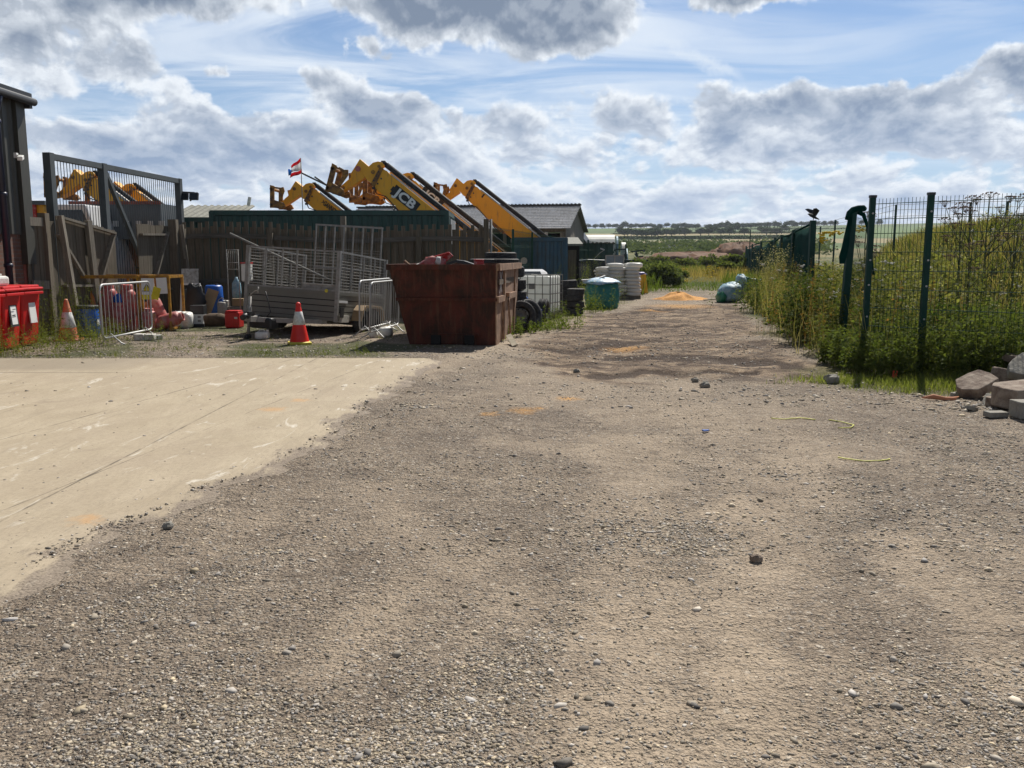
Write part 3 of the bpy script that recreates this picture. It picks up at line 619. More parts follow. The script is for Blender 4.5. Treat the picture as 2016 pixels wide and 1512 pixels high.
# mound behind the fence
def moundz(x, y):
    n = fbm(x * .35, y * .35, 4, 55) - .5
    cx0 = np.interp(y, [12, 16, 22, 40], [6.6, 7.0, 8.2, 14])
    a = sst(0, 3.6, x - cx0 + n * 1.2); b_ = sst(12.5, 20.5, y + n * 1.5) * sst(60, 34, y)
    return gh(x, y) * .4 + a * b_ * (2.22 + n * .6) - .05
mx, my = np.meshgrid(np.linspace(5.8, 34, 140), np.linspace(11.9, 62, 170)); mz = moundz(mx, my)
im = np.arange(mx.size).reshape(mx.shape); Qm = np.stack([im[:-1, :-1], im[:-1, 1:], im[1:, 1:], im[1:, :-1]], -1).reshape(-1, 4)
m, t, b = newmat('mound_mat'); tc = t.new('ShaderNodeTexCoord').outputs['Object']
c = t.mix(t.rng(t.noise(tc, 1.4, 6, .65), .35, .65), (.055, .070, .018, 1), (.13, .12, .040, 1)); t.l.new(c, b.inputs['Base Color']); b.inputs['Roughness'].default_value = 1
mound = npmesh('mound', np.stack([mx, my, mz], -1).reshape(-1, 3), Qm, 'mound_mat', None, True); tag(mound, kind='structure')
def anyz(x, y): return np.maximum(gh(x, y), np.where((x > 5.8) & (y > 11.9) & (y < 62), moundz(x, y), -9))

# ------------------------------------------------------------------ loose stones
phi = (1 + 5 ** .5) / 2
ico = np.array([(-1, phi, 0), (1, phi, 0), (-1, -phi, 0), (1, -phi, 0), (0, -1, phi), (0, 1, phi), (0, -1, -phi), (0, 1, -phi), (phi, 0, -1), (phi, 0, 1), (-phi, 0, -1), (-phi, 0, 1)]) / 1.9
icf = np.array([(0, 11, 5), (0, 5, 1), (0, 1, 7), (0, 7, 10), (0, 10, 11), (1, 5, 9), (5, 11, 4), (11, 10, 2), (10, 7, 6), (7, 1, 8), (3, 9, 4), (3, 4, 2), (3, 2, 6), (3, 6, 8), (3, 8, 9), (4, 9, 5), (2, 4, 11), (6, 2, 10), (8, 6, 7), (9, 8, 1)])
def stones(x, y, s, z=None, dark=0.0):
    n = len(x); a = rng.uniform(0, 2 * np.pi, n); ca_, sa_ = np.cos(a), np.sin(a)
    sc3 = np.stack([s * rng.uniform(.8, 1.7, n), s * rng.uniform(.6, 1.05, n), s * rng.uniform(.45, .85, n)], -1)
    v_ = ico[None] * (1 + rng.uniform(-.36, .36, (n, 12, 1))) * sc3[:, None, :] * .5
    xr = v_[..., 0] * ca_[:, None] - v_[..., 1] * sa_[:, None]; yr = v_[..., 0] * sa_[:, None] + v_[..., 1] * ca_[:, None]
    z = gh(x, y) if z is None else z
    out = np.stack([xr + x[:, None], yr + y[:, None], v_[..., 2] + (z + s * .03)[:, None]], -1)
    g = np.clip(rng.beta(1.5, 2.7, n) * .64 + .07, .05, .66) * (1 - dark); tint = rng.uniform(-1, 1, n)
    col = np.stack([g * (1.12 + .12 * tint), g * (.97 + .03 * tint), g * (.76 - .12 * tint)], -1)
    return out.reshape(-1, 3), (icf[None] + (np.arange(n) * 12)[:, None, None]).reshape(-1, 3), np.repeat(col, 12, 0)
sx1, sy1, ss1 = [], [], []
def scatter(n, dmin, dmax, smin, smax, dens):
    u_ = rng.uniform(-.72, .72, n); dd = 1 / (rng.uniform(1 / dmax, 1 / dmin, n)); x = u_ * dd; y = dd
    k = rng.uniform(0, 1, n) < dens(x, y); x, y = x[k], y[k]
    s = smin * (smax / smin) ** (rng.uniform(0, 1, len(x)) ** 2.4)
    sx1.append(x); sy1.append(y); ss1.append(s)
def dline(x, y, A, B_):
    dx_, dy_ = B_.x - A.x, B_.y - A.y; t_ = np.clip(((x - A.x) * dx_ + (y - A.y) * dy_) / (dx_ ** 2 + dy_ ** 2), 0, 1)
    return np.hypot(x - A.x - t_ * dx_, y - A.y - t_ * dy_)
def dens(x, y):
    off = x > slab_edge(y) - .05
    n = fbm(x * 1.1, y * .8, 4, 62); d_ = .30 + .7 * sst(.47, .62, n)
    k_ = fbm(x * 4, y * 4, 2, 3)
    for (a_, b2_, w_) in (((1160, 1170), (1000, 1330), .10), ((1000, 1330), (780, 1512), .26), ((330, 1430), (620, 1512), .35), ((1330, 1060), (1330, 1130), .42), ((1980, 1380), (1900, 1512), .4), ((1560, 930), (1640, 950), .35), ((1880, 860), (2016, 960), .5), ((250, 1200), (520, 1100), .2), ((700, 850), (820, 800), .3)):
        d_ = d_ + 2.2 * sst(w_ * 1.3, w_ * .5, segd(x, y, G(*a_), G(*b2_)) + (k_ - .5) * w_) * (.35 + k_)
    d_ = d_ * (1 - .7 * smoothmask(x, y))
    d_ = d_ * .34
    d_ = np.where(off, d_, .012 + .5 * sst(.35, .0, slab_edge(y) - x) * fbm(x * 6, y * 6, 2, 8))
    d_ = np.where((y > SLAB_TOP), np.where(x > weed_edge(y) + .3, 0, .8), d_)
    return np.clip(d_, 0, 1)
scatter(150000, 2.3, 5.2, .0045, .019, dens)
scatter(90000, 4.5, 12, .009, .028, dens)
scatter(26000, 9, 32, .02, .055, dens)
scatter(260, 2.4, 16, .03, .05, lambda x, y: dens(x, y) > .12)
x_ = np.concatenate(sx1); y_ = np.concatenate(sy1); s_ = np.concatenate(ss1)
z_ = np.where((x_ < slab_edge(y_)) & (y_ < SLAB_TOP), .008, gh(x_, y_))
gq = G(1955, 806); nx_ = 520; xr_ = gq.x + rng.normal(.15, .38, nx_); yr_ = gq.y + rng.normal(.05, .22, nx_); x_ = np.concatenate([x_, xr_]); y_ = np.concatenate([y_, yr_]); s_ = np.concatenate([s_, .012 * (6 ** (rng.uniform(0, 1, nx_) ** 2.5))]); z_ = np.concatenate([z_, gh(xr_, yr_)])
a_, b_, c_ = stones(x_, y_, s_, z_)
tag(npmesh('gravel', a_, b_, 'stone', c_), 'loose grey and cream gravel stones strewn over the dusty yard', 'gravel', kind='stuff')

# ------------------------------------------------------------------ vegetation generators
class Veg:
    def __init__(s): s.V = []; s.F = []; s.Cc = []; s.n = 0
    def quads(s, q, col):                     # q (n,4,3)
        n = len(q); s.V.append(q.reshape(-1, 3)); s.F.append((np.arange(n * 4).reshape(n, 4) + s.n)); s.Cc.append(np.repeat(col, 4, 0)); s.n += n * 4
    def build(s, name, mt='leaf', parent=None):
        return npmesh(name, np.concatenate(s.V), np.concatenate(s.F), mt, np.concatenate(s.Cc), False, parent)
def unit(v_): return v_ / np.maximum(np.linalg.norm(v_, axis=-1, keepdims=True), 1e-9)
def lerp3(a, b_, t_): return np.array(a)[None] * (1 - t_[:, None]) + np.array(b_)[None] * t_[:, None]
def leaves(vg, pos, dirs, length, width, col):
    n = len(pos); side = unit(np.cross(dirs, rng.normal(size=(n, 3)) * .6 + np.array([0, 0, 1.0])))
    L = length[:, None]; W = width[:, None]
    mid = pos + dirs * L * .5; tip = pos + dirs * L + np.array([0, 0, -1.0]) * L * .15
    vg.quads(np.stack([pos, mid + side * W * .5, tip, mid - side * W * .5], 1), col)
def grass_(vg, x, y, z, h, wd, ca, cb, lean=.35):
    n = len(x); a = rng.uniform(0, 6.283, n); b_ = rng.uniform(0, 6.283, n); ln = rng.uniform(.05, 1, n) * lean * h
    base = np.stack([x, y, z - .02], -1); sd_ = np.stack([np.cos(a), np.sin(a), np.zeros(n)], -1) * (wd / 2)[:, None]
    top = base + np.stack([np.cos(b_) * ln, np.sin(b_) * ln, h], -1)
    col = lerp3(ca, cb, rng.uniform(0, 1, n))
    vg.quads(np.stack([base - sd_, base + sd_, top + sd_ * .15, top - sd_ * .15], 1), col)
def weeds(vg, x, y, z, h, nl, lsize, rad, ca, cb, stem=(.09, .10, .035), tmin=.08, tipc=None, sw=.008, lean=.18):
    n = len(x); a = rng.uniform(0, 6.283, n); ln = rng.uniform(0, lean, n)
    lv = np.stack([np.cos(a) * ln * h, np.sin(a) * ln * h, h], -1); base = np.stack([x, y, z], -1)
    sd_ = np.stack([np.ones(n), np.zeros(n), np.zeros(n)], -1) * sw / 2
    top = base + lv; vg.quads(np.stack([base - sd_, base + sd_, top + sd_ * .4, top - sd_ * .4], 1), np.repeat(np.array([stem]), n, 0))
    pc = rng.uniform(0, 1, n)
    k = np.repeat(np.arange(n), nl); N = n * nl; t_ = tmin + (1 - tmin) * rng.uniform(0, 1, N) ** .8
    an = rng.uniform(0, 6.283, N); out = np.stack([np.cos(an), np.sin(an), rng.uniform(-.2, .9, N)], -1)
    rr_ = rad * h[k] * (1.05 - t_ * .85) * rng.uniform(.0, 1, N)
    pos = base[k] + lv[k] * t_[:, None] + out * np.array([1, 1, .3]) * rr_[:, None]
    s_ = lsize * rng.uniform(.5, 1.3, N) * (1.1 - .4 * t_); col = lerp3(ca, cb, np.clip(pc[k] * .6 + rng.uniform(0, .5, N), 0, 1))
    if tipc is not None:
        tk = t_ > .82; col[tk] = lerp3(tipc, tuple(c * .75 for c in tipc), rng.uniform(0, 1, tk.sum()))
    leaves(vg, pos, unit(out + rng.normal(size=(N, 3)) * .35), s_, s_ * rng.uniform(.3, .55, N), col)
def crown(vg, c, r, lobes, per, ls, ca, cb, flat=.35, seed=1, squash=True):
    rg = np.random.default_rng(seed)
    d_ = unit(rg.normal(size=(lobes, 3))); d_[:, 2] = np.abs(d_[:, 2]) * 1.1 - flat
    rr_ = rg.uniform(.35, .85, (lobes, 1)); lc = np.array(c) + d_ * rr_ * np.array(r)
    lr = rg.uniform(.22, .42, lobes) * min(r[0], r[2])
    k = np.repeat(np.arange(lobes), per); N = len(k); dd = unit(rg.normal(size=(N, 3)))
    pos = lc[k] + dd * (lr[k] * rg.uniform(.55, 1.05, N))[:, None] * np.array([1, 1, .8])
    dr = unit(dd + rg.normal(size=(N, 3)) * .7); s_ = ls * rg.uniform(.6, 1.3, N)
    pc = rg.uniform(0, 1, lobes); leaves(vg, pos, dr, s_, s_ * .6, lerp3(ca, cb, np.clip(pc[k] * .6 + rg.uniform(0, .5, N), 0, 1)))
# ================================================================== LEFT BUILDING
def brick_building():
    t = thing('brick_clad_building', 'dark ribbed metal and brick building at the far left edge', 'building', (-9.52, 17.2, 0))
    x0 = 0.0
    MB().box((-2.5, -9.5, 1.0), (5, 19, 2.06)).build('brick_wall', 'brick', t)
    m_ = MB(); prof = []                         # trapezoidal cladding along y
    y = -19.0
    while y < -.05:
        prof += [(y, 0.02), (y + .11, 0.02), (y + .145, .055), (y + .215, .055), (y + .25, .02)]; y += .25
    prof = [p for p in prof if p[0] <= 0] + [(0, .02)]
    prof2 = prof + [(0, -.1), (-19, -.1)]
    m_.prism([(b_, a) for a, b_ in prof2], (x0, 0, 2.02), (1, 0, 0), (0, 1, 0), (0, 0, 2.62))
    m_.box((-2.5, -9.5, 3.33), (4.9, 18.9, 2.6)); m_.build('wall_cladding', 'cladding', t)
    MB().box((.05, -.10, 3.05), (.14, .30, 3.2)).box((.045, -.02, 1.0), (.06, .07, 1.0)).build('corner_flashing', 'cladding', t)
    MB().box((-.02, -.18, 1.05), (.06, .10, 2.0)).build('corner_post', 'rust_strip', t)
    rf = MB().prism([(-5.2, 1.0), (.24, 0), (.24, .09), (-5.2, 1.1)], (0, .12, 4.62), (1, 0, 0), (0, 0, 1), (0, -19.3, 0)).build('roof', 'dark_trim', t)
    g = MB(); g.cyl((.24, .18, 4.56), (.24, -19, 4.56), .075, n=12); g.box((.12, .08, 4.52), (.22, .10, .18)); g.build('gutter', 'dark_trim', rf)
    p = MB(); p.tube([(.22, -.95, 4.50), (.18, -.95, 4.36), (.13, -.95, 4.2), (.13, -.95, .3)], .065, 12)
    for z in (4.0, 2.7, 1.4): p.cyl((.13, -.95, z), (.13, -.95, z + .07), .08)
    p.build('downpipe', 'navy_pipe', t)
    return t
brick_building()
cm = thing('security_camera', 'small white security camera fixed on the dark ribbed wall', 'camera', P(38, 308, 16.6))
MB().box((-.06, 0, .02), (.05, .07, .09)).cyl((-.05, 0, .03), (.02, -.02, 0), .018).build('bracket', 'white_plastic', cm)
MB().box((.05, -.05, -.03), (.09, .2, .075), rz=.35, rx=.25).build('body', 'white_plastic', cm, bevel=.01)

# ================================================================== TIMBER FENCES
A0 = Vector((PX(75, 17.3, 1), 17.3, 0)); B0 = Vector((PX(357, 22.5, 1), 22.5, 0)); C0 = Vector((PX(958, 22.7, 1), 22.7, 0))
def boards(mb, p, q, z0, z1f, bw=.105, gap=.10, th=.02, off=0.0, jit=.03, seed=1):
    rr = random.Random(seed); d_ = (q - p); L = d_.length; d_.normalize(); nrm = Vector((d_.y, -d_.x, 0)); s = 0
    while s < L:
        c = p + d_ * (s + bw / 2) + nrm * off; zt = z1f(s / L) + rr.uniform(-jit, jit)
        a = d_ * (bw / 2 - rr.uniform(0, .004)); tilt = d_ * rr.uniform(-.012, .012)
        pts = [c - a, c + a]; vs = []
        for n_ in (-th / 2, th / 2):
            vs += [pts[0] + nrm * n_ + Vector((0, 0, z0)), pts[1] + nrm * n_ + Vector((0, 0, z0)), pts[1] + tilt + nrm * n_ + Vector((0, 0, zt)), pts[0] + tilt + nrm * n_ + Vector((0, 0, zt))]
        mb.add(vs, [(0, 1, 2, 3), (7, 6, 5, 4), (0, 4, 5, 1), (1, 5, 6, 2), (2, 6, 7, 3), (3, 7, 4, 0)]); s += bw + gap
def long_fence():
    t = thing('timber_fence', 'long dark weathered board fence behind the mesh-sided trailer and the skip', 'fence', B0)
    m_ = MB(); zt = lambda u: 2.44 - .10 * u + .05 * math.sin(u * 9)
    boards(m_, B0, C0, .02, lambda u: zt(u) - .11, .115, .085, .02, -.03, .02, 3); m_.build('back_boards', 'fence_wood', t, world=True)
    m_ = MB(); boards(m_, B0 + Vector((.1, 0, 0)), C0, .02, lambda u: zt(u) + .02, .10, .10, .02, .035, .02, 5); m_.build('front_boards', 'fence_wood', t, world=True)
    d_ = (C0 - B0)
    for zr in (2.1, .95):
        r = MB(); N = 8
        for i in range(N):
            a = B0 + d_ * (i / N) + Vector((0, -.085, zt(i / N) - 2.44 + zr)); b_ = B0 + d_ * ((i + 1) / N) + Vector((0, -.085, zt((i + 1) / N) - 2.44 + zr)); r.beam(a, b_, .05, .12 if zr > 2 else .10)
        r.build('rail', 'rail_wood', t, world=True)
    for u, h_ in ((.02, 2.3), (.30, 2.2), (.537, 2.62), (.78, 2.1), (1.0, 2.55)):
        c = B0 + d_ * u + Vector((0, -.14, 0)); MB().box((c.x, c.y, h_ / 2), (.13, .12, h_)).build('post', 'grey_wood' if u in (.537,) else 'fence_wood', t, world=True)
    c = C0 + Vector((.1, -.12, 0)); MB().cyl((c.x, c.y, 0), (c.x + .02, c.y, 2.55), .035).build('pole', 'galv_dark', t, world=True)
long_fence()
def gate_fence():
    d_ = (B0 - A0).normalized(); L = (B0 - A0).length; nrm = Vector((d_.y, -d_.x, 0))
    def q(s, z=0, o=0): return A0 + d_ * s + nrm * o + Vector((0, 0, z))
    # where a pixel column meets the fence line
    def sx(px):
        r = (px - CX) / (F * .99); return (r * A0.y - A0.x) / (d_.x - r * d_.y)
    t = thing('timber_fence', 'short bay of grey boards between the brick building and the leaning post', 'fence', A0)
    m_ = MB(); boards(m_, q(-.25), q(sx(122)), .02, lambda u: 2.33, .16, .012, .022, 0, .03, 8); m_.build('boards', 'fence_wood', t, world=True)
    m_ = MB(); m_.beam(q(-.2, 2.28, .05), q(sx(103), 2.28, .05), .04, .17); m_.build('rail', 'grey_wood', t, world=True)
    m_ = MB(); m_.beam(q(-.2, 1.05, .05), q(sx(112), 1.03, .05), .04, .17); m_.build('rail', 'grey_wood', t, world=True)
    s0 = sx(124)
    MB().beam(q(sx(112), 0, .0), q(sx(110), 2.46, .0), .16, .16).build('post', 'fence_wood', t, world=True)
    p = thing('timber_post', 'tall pale timber post leaning in front of the board gate', 'post', q(sx(137), 0, .3))
    MB().beam(q(sx(139), 0, .3), q(sx(124), 2.42, .22), .10, .10, up=(0, 1, 0)).build('shaft', 'grey_wood', p, world=True)
    # board gate leaves
    def leaf(a, b_, zt0, zt1, label, braces):
        g = thing('board_gate', label, 'gate', q(a))
        m_ = MB(); boards(m_, q(a), q(b_), .05, lambda u: zt0 + (zt1 - zt0) * u, .19, .004, .02, 0, .012, int(a * 10)); m_.build('boards', 'fence_wood', g, world=True)
        for k_, (s1, z1, s2, z2, wd) in enumerate(braces):
            MB().beam(q(s1, z1, .04 + .012 * k_), q(s2, z2, .04 + .012 * k_), .05, wd, up=nrm).build('brace', 'grey_wood', g, world=True)
        return g
    sm_, se_ = sx(190), sx(240)
    g1 = leaf(sx(133), se_, 2.42, 2.18, 'grey board gate leaf with two crossed diagonal braces, left of the gap',
         [(sx(133), 2.05, sx(186), .95, .11), (sx(203), .98, sx(239), 2.12, .12), (sx(135), 1.0, sx(238), .95, .14), (sx(134), 2.40, sx(239), 2.12, .10)])
    MB().beam(q(sx(197), 0, .1), q(sx(187), 2.36, .1), .15, .10, up=nrm).build('middle_stile', 'grey_wood', g1, world=True)
    g2 = leaf(sx(287), sx(345), 2.36, 2.36, 'narrower grey board gate leaf with one rising brace, right of the gap',
         [(sx(305), .75, sx(343), 2.2, .12), (sx(291), 2.12, sx(338), 2.14, .12), (sx(289), .8, sx(343), .8, .14)])
    pp = thing('timber_post', 'thick dark square timber post where the gate meets the long fence', 'post', q(sx(352), 0, .1))
    MB().beam(q(sx(352), 0, .1), q(sx(351), 2.52, .1), .20, .18).build('shaft', 'fence_wood', pp, world=True)
    pp = thing('timber_post', 'slim pale timber post just right of the thick dark gate post', 'post', q(sx(362), 0, .2))
    MB().beam(q(sx(368), 0, .3), q(sx(360), 2.40, .2), .09, .07).build('shaft', 'grey_wood', pp, world=True)
    MB().beam(q(sx(384), 0, .16), q(sx(372), 1.5, .16), .07, .05).build('prop', 'grey_wood', pp, world=True)
gate_fence()
# ================================================================== STEEL GATE
def steel_gate():
    a = P(90, 300, 18.4); b_ = P(353, 352, 24.6); t = thing('steel_gate', 'tall grey steel barred gate rising above the board fence', 'gate', (a.x, a.y, 0))
    d_ = Vector((b_.x - a.x, b_.y - a.y, 0)); L = d_.length; d_.normalize()
    def q(s, z): return Vector((a.x, a.y, 0)) + d_ * s + Vector((0, 0, z))
    zt = (a.z + b_.z) / 2; r = (233 - CX) / (F * .985); sm_ = (r * a.y - a.x) / (d_.x - r * d_.y)
    nr = Vector((d_.y, -d_.x, 0))
    for s in (.08, sm_, L - .08): MB().beam(q(s, 0), q(s, zt), .16, .16, up=nr).build('post', 'gate_steel', t, world=True)
    for k_, (s1, s2) in enumerate(((.16, sm_ - .08), (sm_ + .08, L - .16))):
        MB().beam(q(s1, zt - .07), q(s2, zt - .07), .12, .13, up=nr).build('rail', 'gate_steel', t, world=True); MB().beam(q(s1, .2), q(s2, .2), .12, .12, up=nr).build('rail', 'gate_steel', t, world=True)
        m_ = MB(); s = s1 + .11
        while s < s2 - .05:
            m_.cyl(q(s, .2), q(s, zt - .1), .0085, n=6, caps=False); s += .115
        m_.build('bars', 'gate_steel', t, world=True)
    MB().beam(q(sm_ + .1, zt - .15), q(sm_ + (L - sm_) * .62, .3), .09, .09, up=nr).build('diagonal_brace', 'gate_steel', t, world=True)
steel_gate()
# twin floodlight
t = thing('floodlight', 'pair of black floodlights on a short arm beside the steel gate', 'floodlight', P(353, 378, 24.6))
o_ = t.location.copy(); MB().beam((0, 0, 0), (.42, 0, -.02), .04, .04).beam((.30, 0, -.02), (.30, 0, -.25), .04, .04).build('arm', 'dark_trim', t)
for dxx in (.14, .42):
    l = MB().box((dxx, -.05, -.12), (.24, .10, .20), rx=-.3).build('lamp_head', 'black_plastic', t, bevel=.01)
    MB().box((dxx, -.108, -.135), (.20, .012, .16), rx=-.3).build('glass', 'glass_dark', l)

# ================================================================== CONTAINERS, SHEDS
def corr_panel(mb, o, u, v_, n, L, Hh, pitch=.28, depth=.036):
    prof = []; s = 0
    while s < L - pitch:
        prof += [(s, 0), (s + pitch * .3, 0), (s + pitch * .45, -depth), (s + pitch * .75, -depth), (s + pitch * .9, 0)]; s += pitch
    prof += [(L, 0), (L, -.08), (0, -.08)]
    mb.prism(prof, o, u, n, Vector(v_) * Hh)
def container(label, loc, rz, L, Wd, Hh, mt, base=0.15, frame=None, lashing=False, front_doors=False):
    t = thing('shipping_container', label, 'container', loc, rz); fm = frame or mt
    w_ = MB(); corr_panel(w_, (.12, .0, base + .12), (1, 0, 0), (0, 0, 1), (0, -1, 0), L - .24, Hh - .24); w_.v = [(x, y - .0, z) for x, y, z in w_.v]
    w_.box((L / 2, Wd / 2, base + Hh / 2 - .02), (L - .1, Wd - .2, Hh - .1)); w_.build('wall', mt, t)
    f = MB()
    for x in (.06, L - .06):
        for y in (.02, Wd - .06): f.box((x, y, base + Hh / 2), (.12, .14, Hh))
    for z in (base + .06, base + Hh - .05):
        f.beam((.12, .02, z), (L - .12, .02, z), .10, .11, up=(0, 0, 1)); f.beam((L - .06, .09, z), (L - .06, Wd - .13, z), .10, .12, up=(0, 0, 1)); f.beam((.06, .09, z), (.06, Wd - .13, z), .10, .12, up=(0, 0, 1))
    f.build('frame', fm, t)
    MB().box((L / 2, Wd / 2, base + Hh + .015), (L - .02, Wd, .03)).build('roof', mt, t)
    e = MB(); corr_panel(e, (L - .03, .1, base + .12), (0, 1, 0), (0, 0, 1), (1, 0, 0), Wd - .2, Hh - .24, .26, .05); e.build('end_wall', mt, t)
    MB().box((L / 2, Wd / 2, base / 2), (L * .96, Wd * .8, base)).build('plinth', 'dark_void', t)
    return t
xa = PX(412, 24.6, 2.8); xb = PX(884, 24.6, 2.8)
ct = container('long dark green shipping container standing behind the timber fence', (xa, 24.6, 0), 0, xb - xa, 2.44, 2.68, 'green_container', .17)
MB().cyl((xb - xa - 1.55, .1, 2.87), (xb - xa - 1.55, .1, 2.93), .02).lathe([(.05, 0), (.065, .02), (.05, .04), (.035, .02), (.05, 0)], 12, Matrix.Translation((xb - xa - 1.55, .1, 2.96)) @ Matrix.Rotation(R(90), 4, 'X')).build('lifting_eye', 'dark_trim', ct)
lw = MB()
for yy_ in (.35, .9, 1.45, 2.0): lw.box((xb - xa + .03, yy_, 2.3), (.03, .28, .7))
lw.build('end_slats', 'light_steel', ct)
container('lower green container end between the steel gate and the long green container', (PX(352, 26, 2.6), 26.0, 0), 0, PX(418, 26, 2.6) - PX(352, 26, 2.6) + .3, 2.4, 2.55, 'green_container', .17)
bc = container('blue steel container under the rightmost yellow boom', (PX(1008, 31, 2), 31, 0), R(1), 1.98, 3.5, 2.12, 'blue_container', .12)
MB().cyl((.42, -.10, 1.45), (.42, -.16, 1.45), .12, n=20).build('round_vent', 'light_steel', bc)
# dark shed with notice
t = thing('site_shed', 'narrow dark brown shed with a white notice beside the blue container', 'shed', GX(1098, 33.5))
MB().box((.42, 1.2, 1.0), (.80, 2.4, 2.0)).build('wall', 'dark_void', t)
MB().prism([(-.1, .0), (2.6, .30), (2.6, .38), (-.1, .08)], (-.06, -.1, 2.0), (0, 1, 0), (0, 0, 1), (1.0, 0, 0)).build('roof', 'old_roof', t)
dd_ = MB().box((.42, -.03, .95), (.56, .05, 1.8)).build('door', 'fence_wood', t)
MB().box((.26, -.065, 1.22), (.10, .012, .34)).build('notice', 'paper', dd_)
def corr_roof(mb, p0, u, v_, L, S, pitch=.35, amp=.03, th=.03):
    n = Vector(u).cross(Vector(v_)).normalized(); k = int(L / pitch * 6); top = []; 
    for i in range(k + 1):
        s = L * i / k; top.append((s, amp * math.sin(2 * math.pi * s / pitch)))
    prof = top + [(s, h_ - th) for s, h_ in reversed(top)]
    mb.prism(prof, p0, u, n, Vector(v_) * S)
def barn():
    ry_ = -R(11.6); t = thing('timber_barn', 'open-fronted barn with pale corrugated roof and grey board gable', 'barn', GX(1113, 45), ry_)
    Lb, D_, ze, zr = 12.5, 7.6, 3.05, 4.35
    r = MB(); u = Vector((-1, 0, 0)); 
    v1 = Vector((0, D_ / 2 + .1, zr - ze)); S1 = v1.length; v1.normalize()
    corr_roof(r, (.25, -.25, ze - .02), v1, u, S1 + .15, Lb + .5, .30, .035); rf = r.build('roof', 'barn_roof', t)
    r = MB(); v2 = Vector((0, -(D_ / 2 + .1), zr - ze)); S2 = v2.length; v2.normalize()
    corr_roof(r, (.25, D_ + .3, ze - .02), v2, u, S2 + .1, Lb + .5, .30, .035); r.build('roof', 'old_roof', t)
    rc = MB(); rc.box((-Lb / 2, D_ / 2, zr + .08), (Lb + .6, .34, .07))
    for i in range(60): rc.box((.2 - i * .21, D_ / 2, zr + .13), (.09, .36, .05))
    rc.build('ridge_cap', 'dark_trim', rf)
    MB().prism([(0, 0), (D_, 0), (D_, ze - .05), (D_ / 2, zr - .06), (0, ze - .05)], (-.12, 0, 0), (0, 1, 0), (0, 0, 1), (.12, 0, 0)).build('gable_wall', 'barn_board', t)
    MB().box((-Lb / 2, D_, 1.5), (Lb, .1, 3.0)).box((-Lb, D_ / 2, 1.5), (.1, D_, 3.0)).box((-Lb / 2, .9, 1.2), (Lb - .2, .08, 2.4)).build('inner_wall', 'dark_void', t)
    f = MB(); f.beam((0, -.05, ze - .12), (-Lb, -.05, ze - .12), .06, .14); f.build('eaves_beam', 'fence_wood', t)
    for i in range(5): MB().box((-.2 - i * 3.0, -.02, ze / 2 - .1), (.16, .16, ze - .2)).build('post', 'grey_wood', t)
    MB().box((-1.0, -.12, 2.62), (.14, .1, .45)).build('hanging_lamp', 'light_steel', t)
barn()
# second gable beyond the barn
t = thing('lean_to_shed', 'small grey timber lean-to against the far side of the barn gable', 'shed', GX(1149, 54), R(-11))
MB().prism([(-.4, 0), (.9, 0), (.9, 1.2), (-.4, 3.05)], (0, 0, 0), (1, 0, 0), (0, 0, 1), (0, 3, 0)).build('wall', 'grey_wood', t)
MB().prism([(-.5, 3.22), (1.0, 1.15), (1.05, 1.22), (-.45, 3.3)], (0, -.1, 0), (1, 0, 0), (0, 0, 1), (0, 3.2, 0)).build('roof', 'dark_trim', t)
# green hut with castellated roof edge
t = thing('green_hut', 'long dark green hut behind the mesh fence beyond the sheds', 'hut', GX(1119, 47), R(-3))
Lh = PX(1206, 47, 2) - PX(1119, 47, 2)
m_ = MB(); corr_panel(m_, (0, 0, .05), (1, 0, 0), (0, 0, 1), (0, -1, 0), Lh, 2.25, .3); m_.box((Lh / 2, 2.0, 1.15), (Lh - .05, 3.8, 2.25)); m_.build('wall', 'green_container', t)
r = MB(); corr_roof(r, (-.1, -.15, 2.34), (1, 0, 0), Vector((0, 1, -.02)).normalized(), Lh + .2, 4.2, .22, .035); r.build('roof', 'old_roof', t)
# polytunnel
t = thing('polytunnel', 'white sheeted polytunnel beyond the green hut', 'tunnel', GX(1145, 62), R(-4))
Lp = 2.35; arc = [(1.5 - 1.5 * math.cos(a), 1.2 + 1.95 * math.sin(a)) for a in np.linspace(0, math.pi, 17)]
MB().prism([(0, 0)] + arc + [(3.0, 0)], (0, 0, 0), (0, 1, 0), (0, 0, 1), (Lp, 0, 0)).build('sheet', 'tunnel_sheet', t)
for i_, (xx, ww_) in enumerate(((Lp + .12, .12), (Lp + .5, .3), (Lp + .85, .08))):
    MB().prism([(0, 0)] + [(a * .96, b_ * (.97 - .14 * i_)) for a, b_ in arc] + [(2.9, 0)], (xx, 0, 0), (0, 1, 0), (0, 0, 1), (ww_, 0, 0)).build('end_flap', 'pale_bag' if i_ != 1 else 'tunnel_sheet', t)
# roof behind the gate
t = thing('corrugated_shed', 'low shed with grey-brown corrugated roof behind the steel gate', 'shed', GX(352, 29))
r = MB(); v1 = Vector((.55, 1, .32)).normalized(); p0 = P(352, 424, 29)
ww_ = PX(478, 29, 3) - PX(352, 29, 3); r = MB(); corr_roof(r, (-.4, 0, p0.z - .15), (1, 0, 0), Vector((0, 2.6, .62)).normalized(), ww_ + .2, 2.7, .24, .022); r.build('roof', 'old_roof', t)
MB().box((ww_ / 2 - .2, 1.3, p0.z / 2 - .2), (ww_, 2.2, p0.z - .45)).build('wall', 'fence_wood', t)

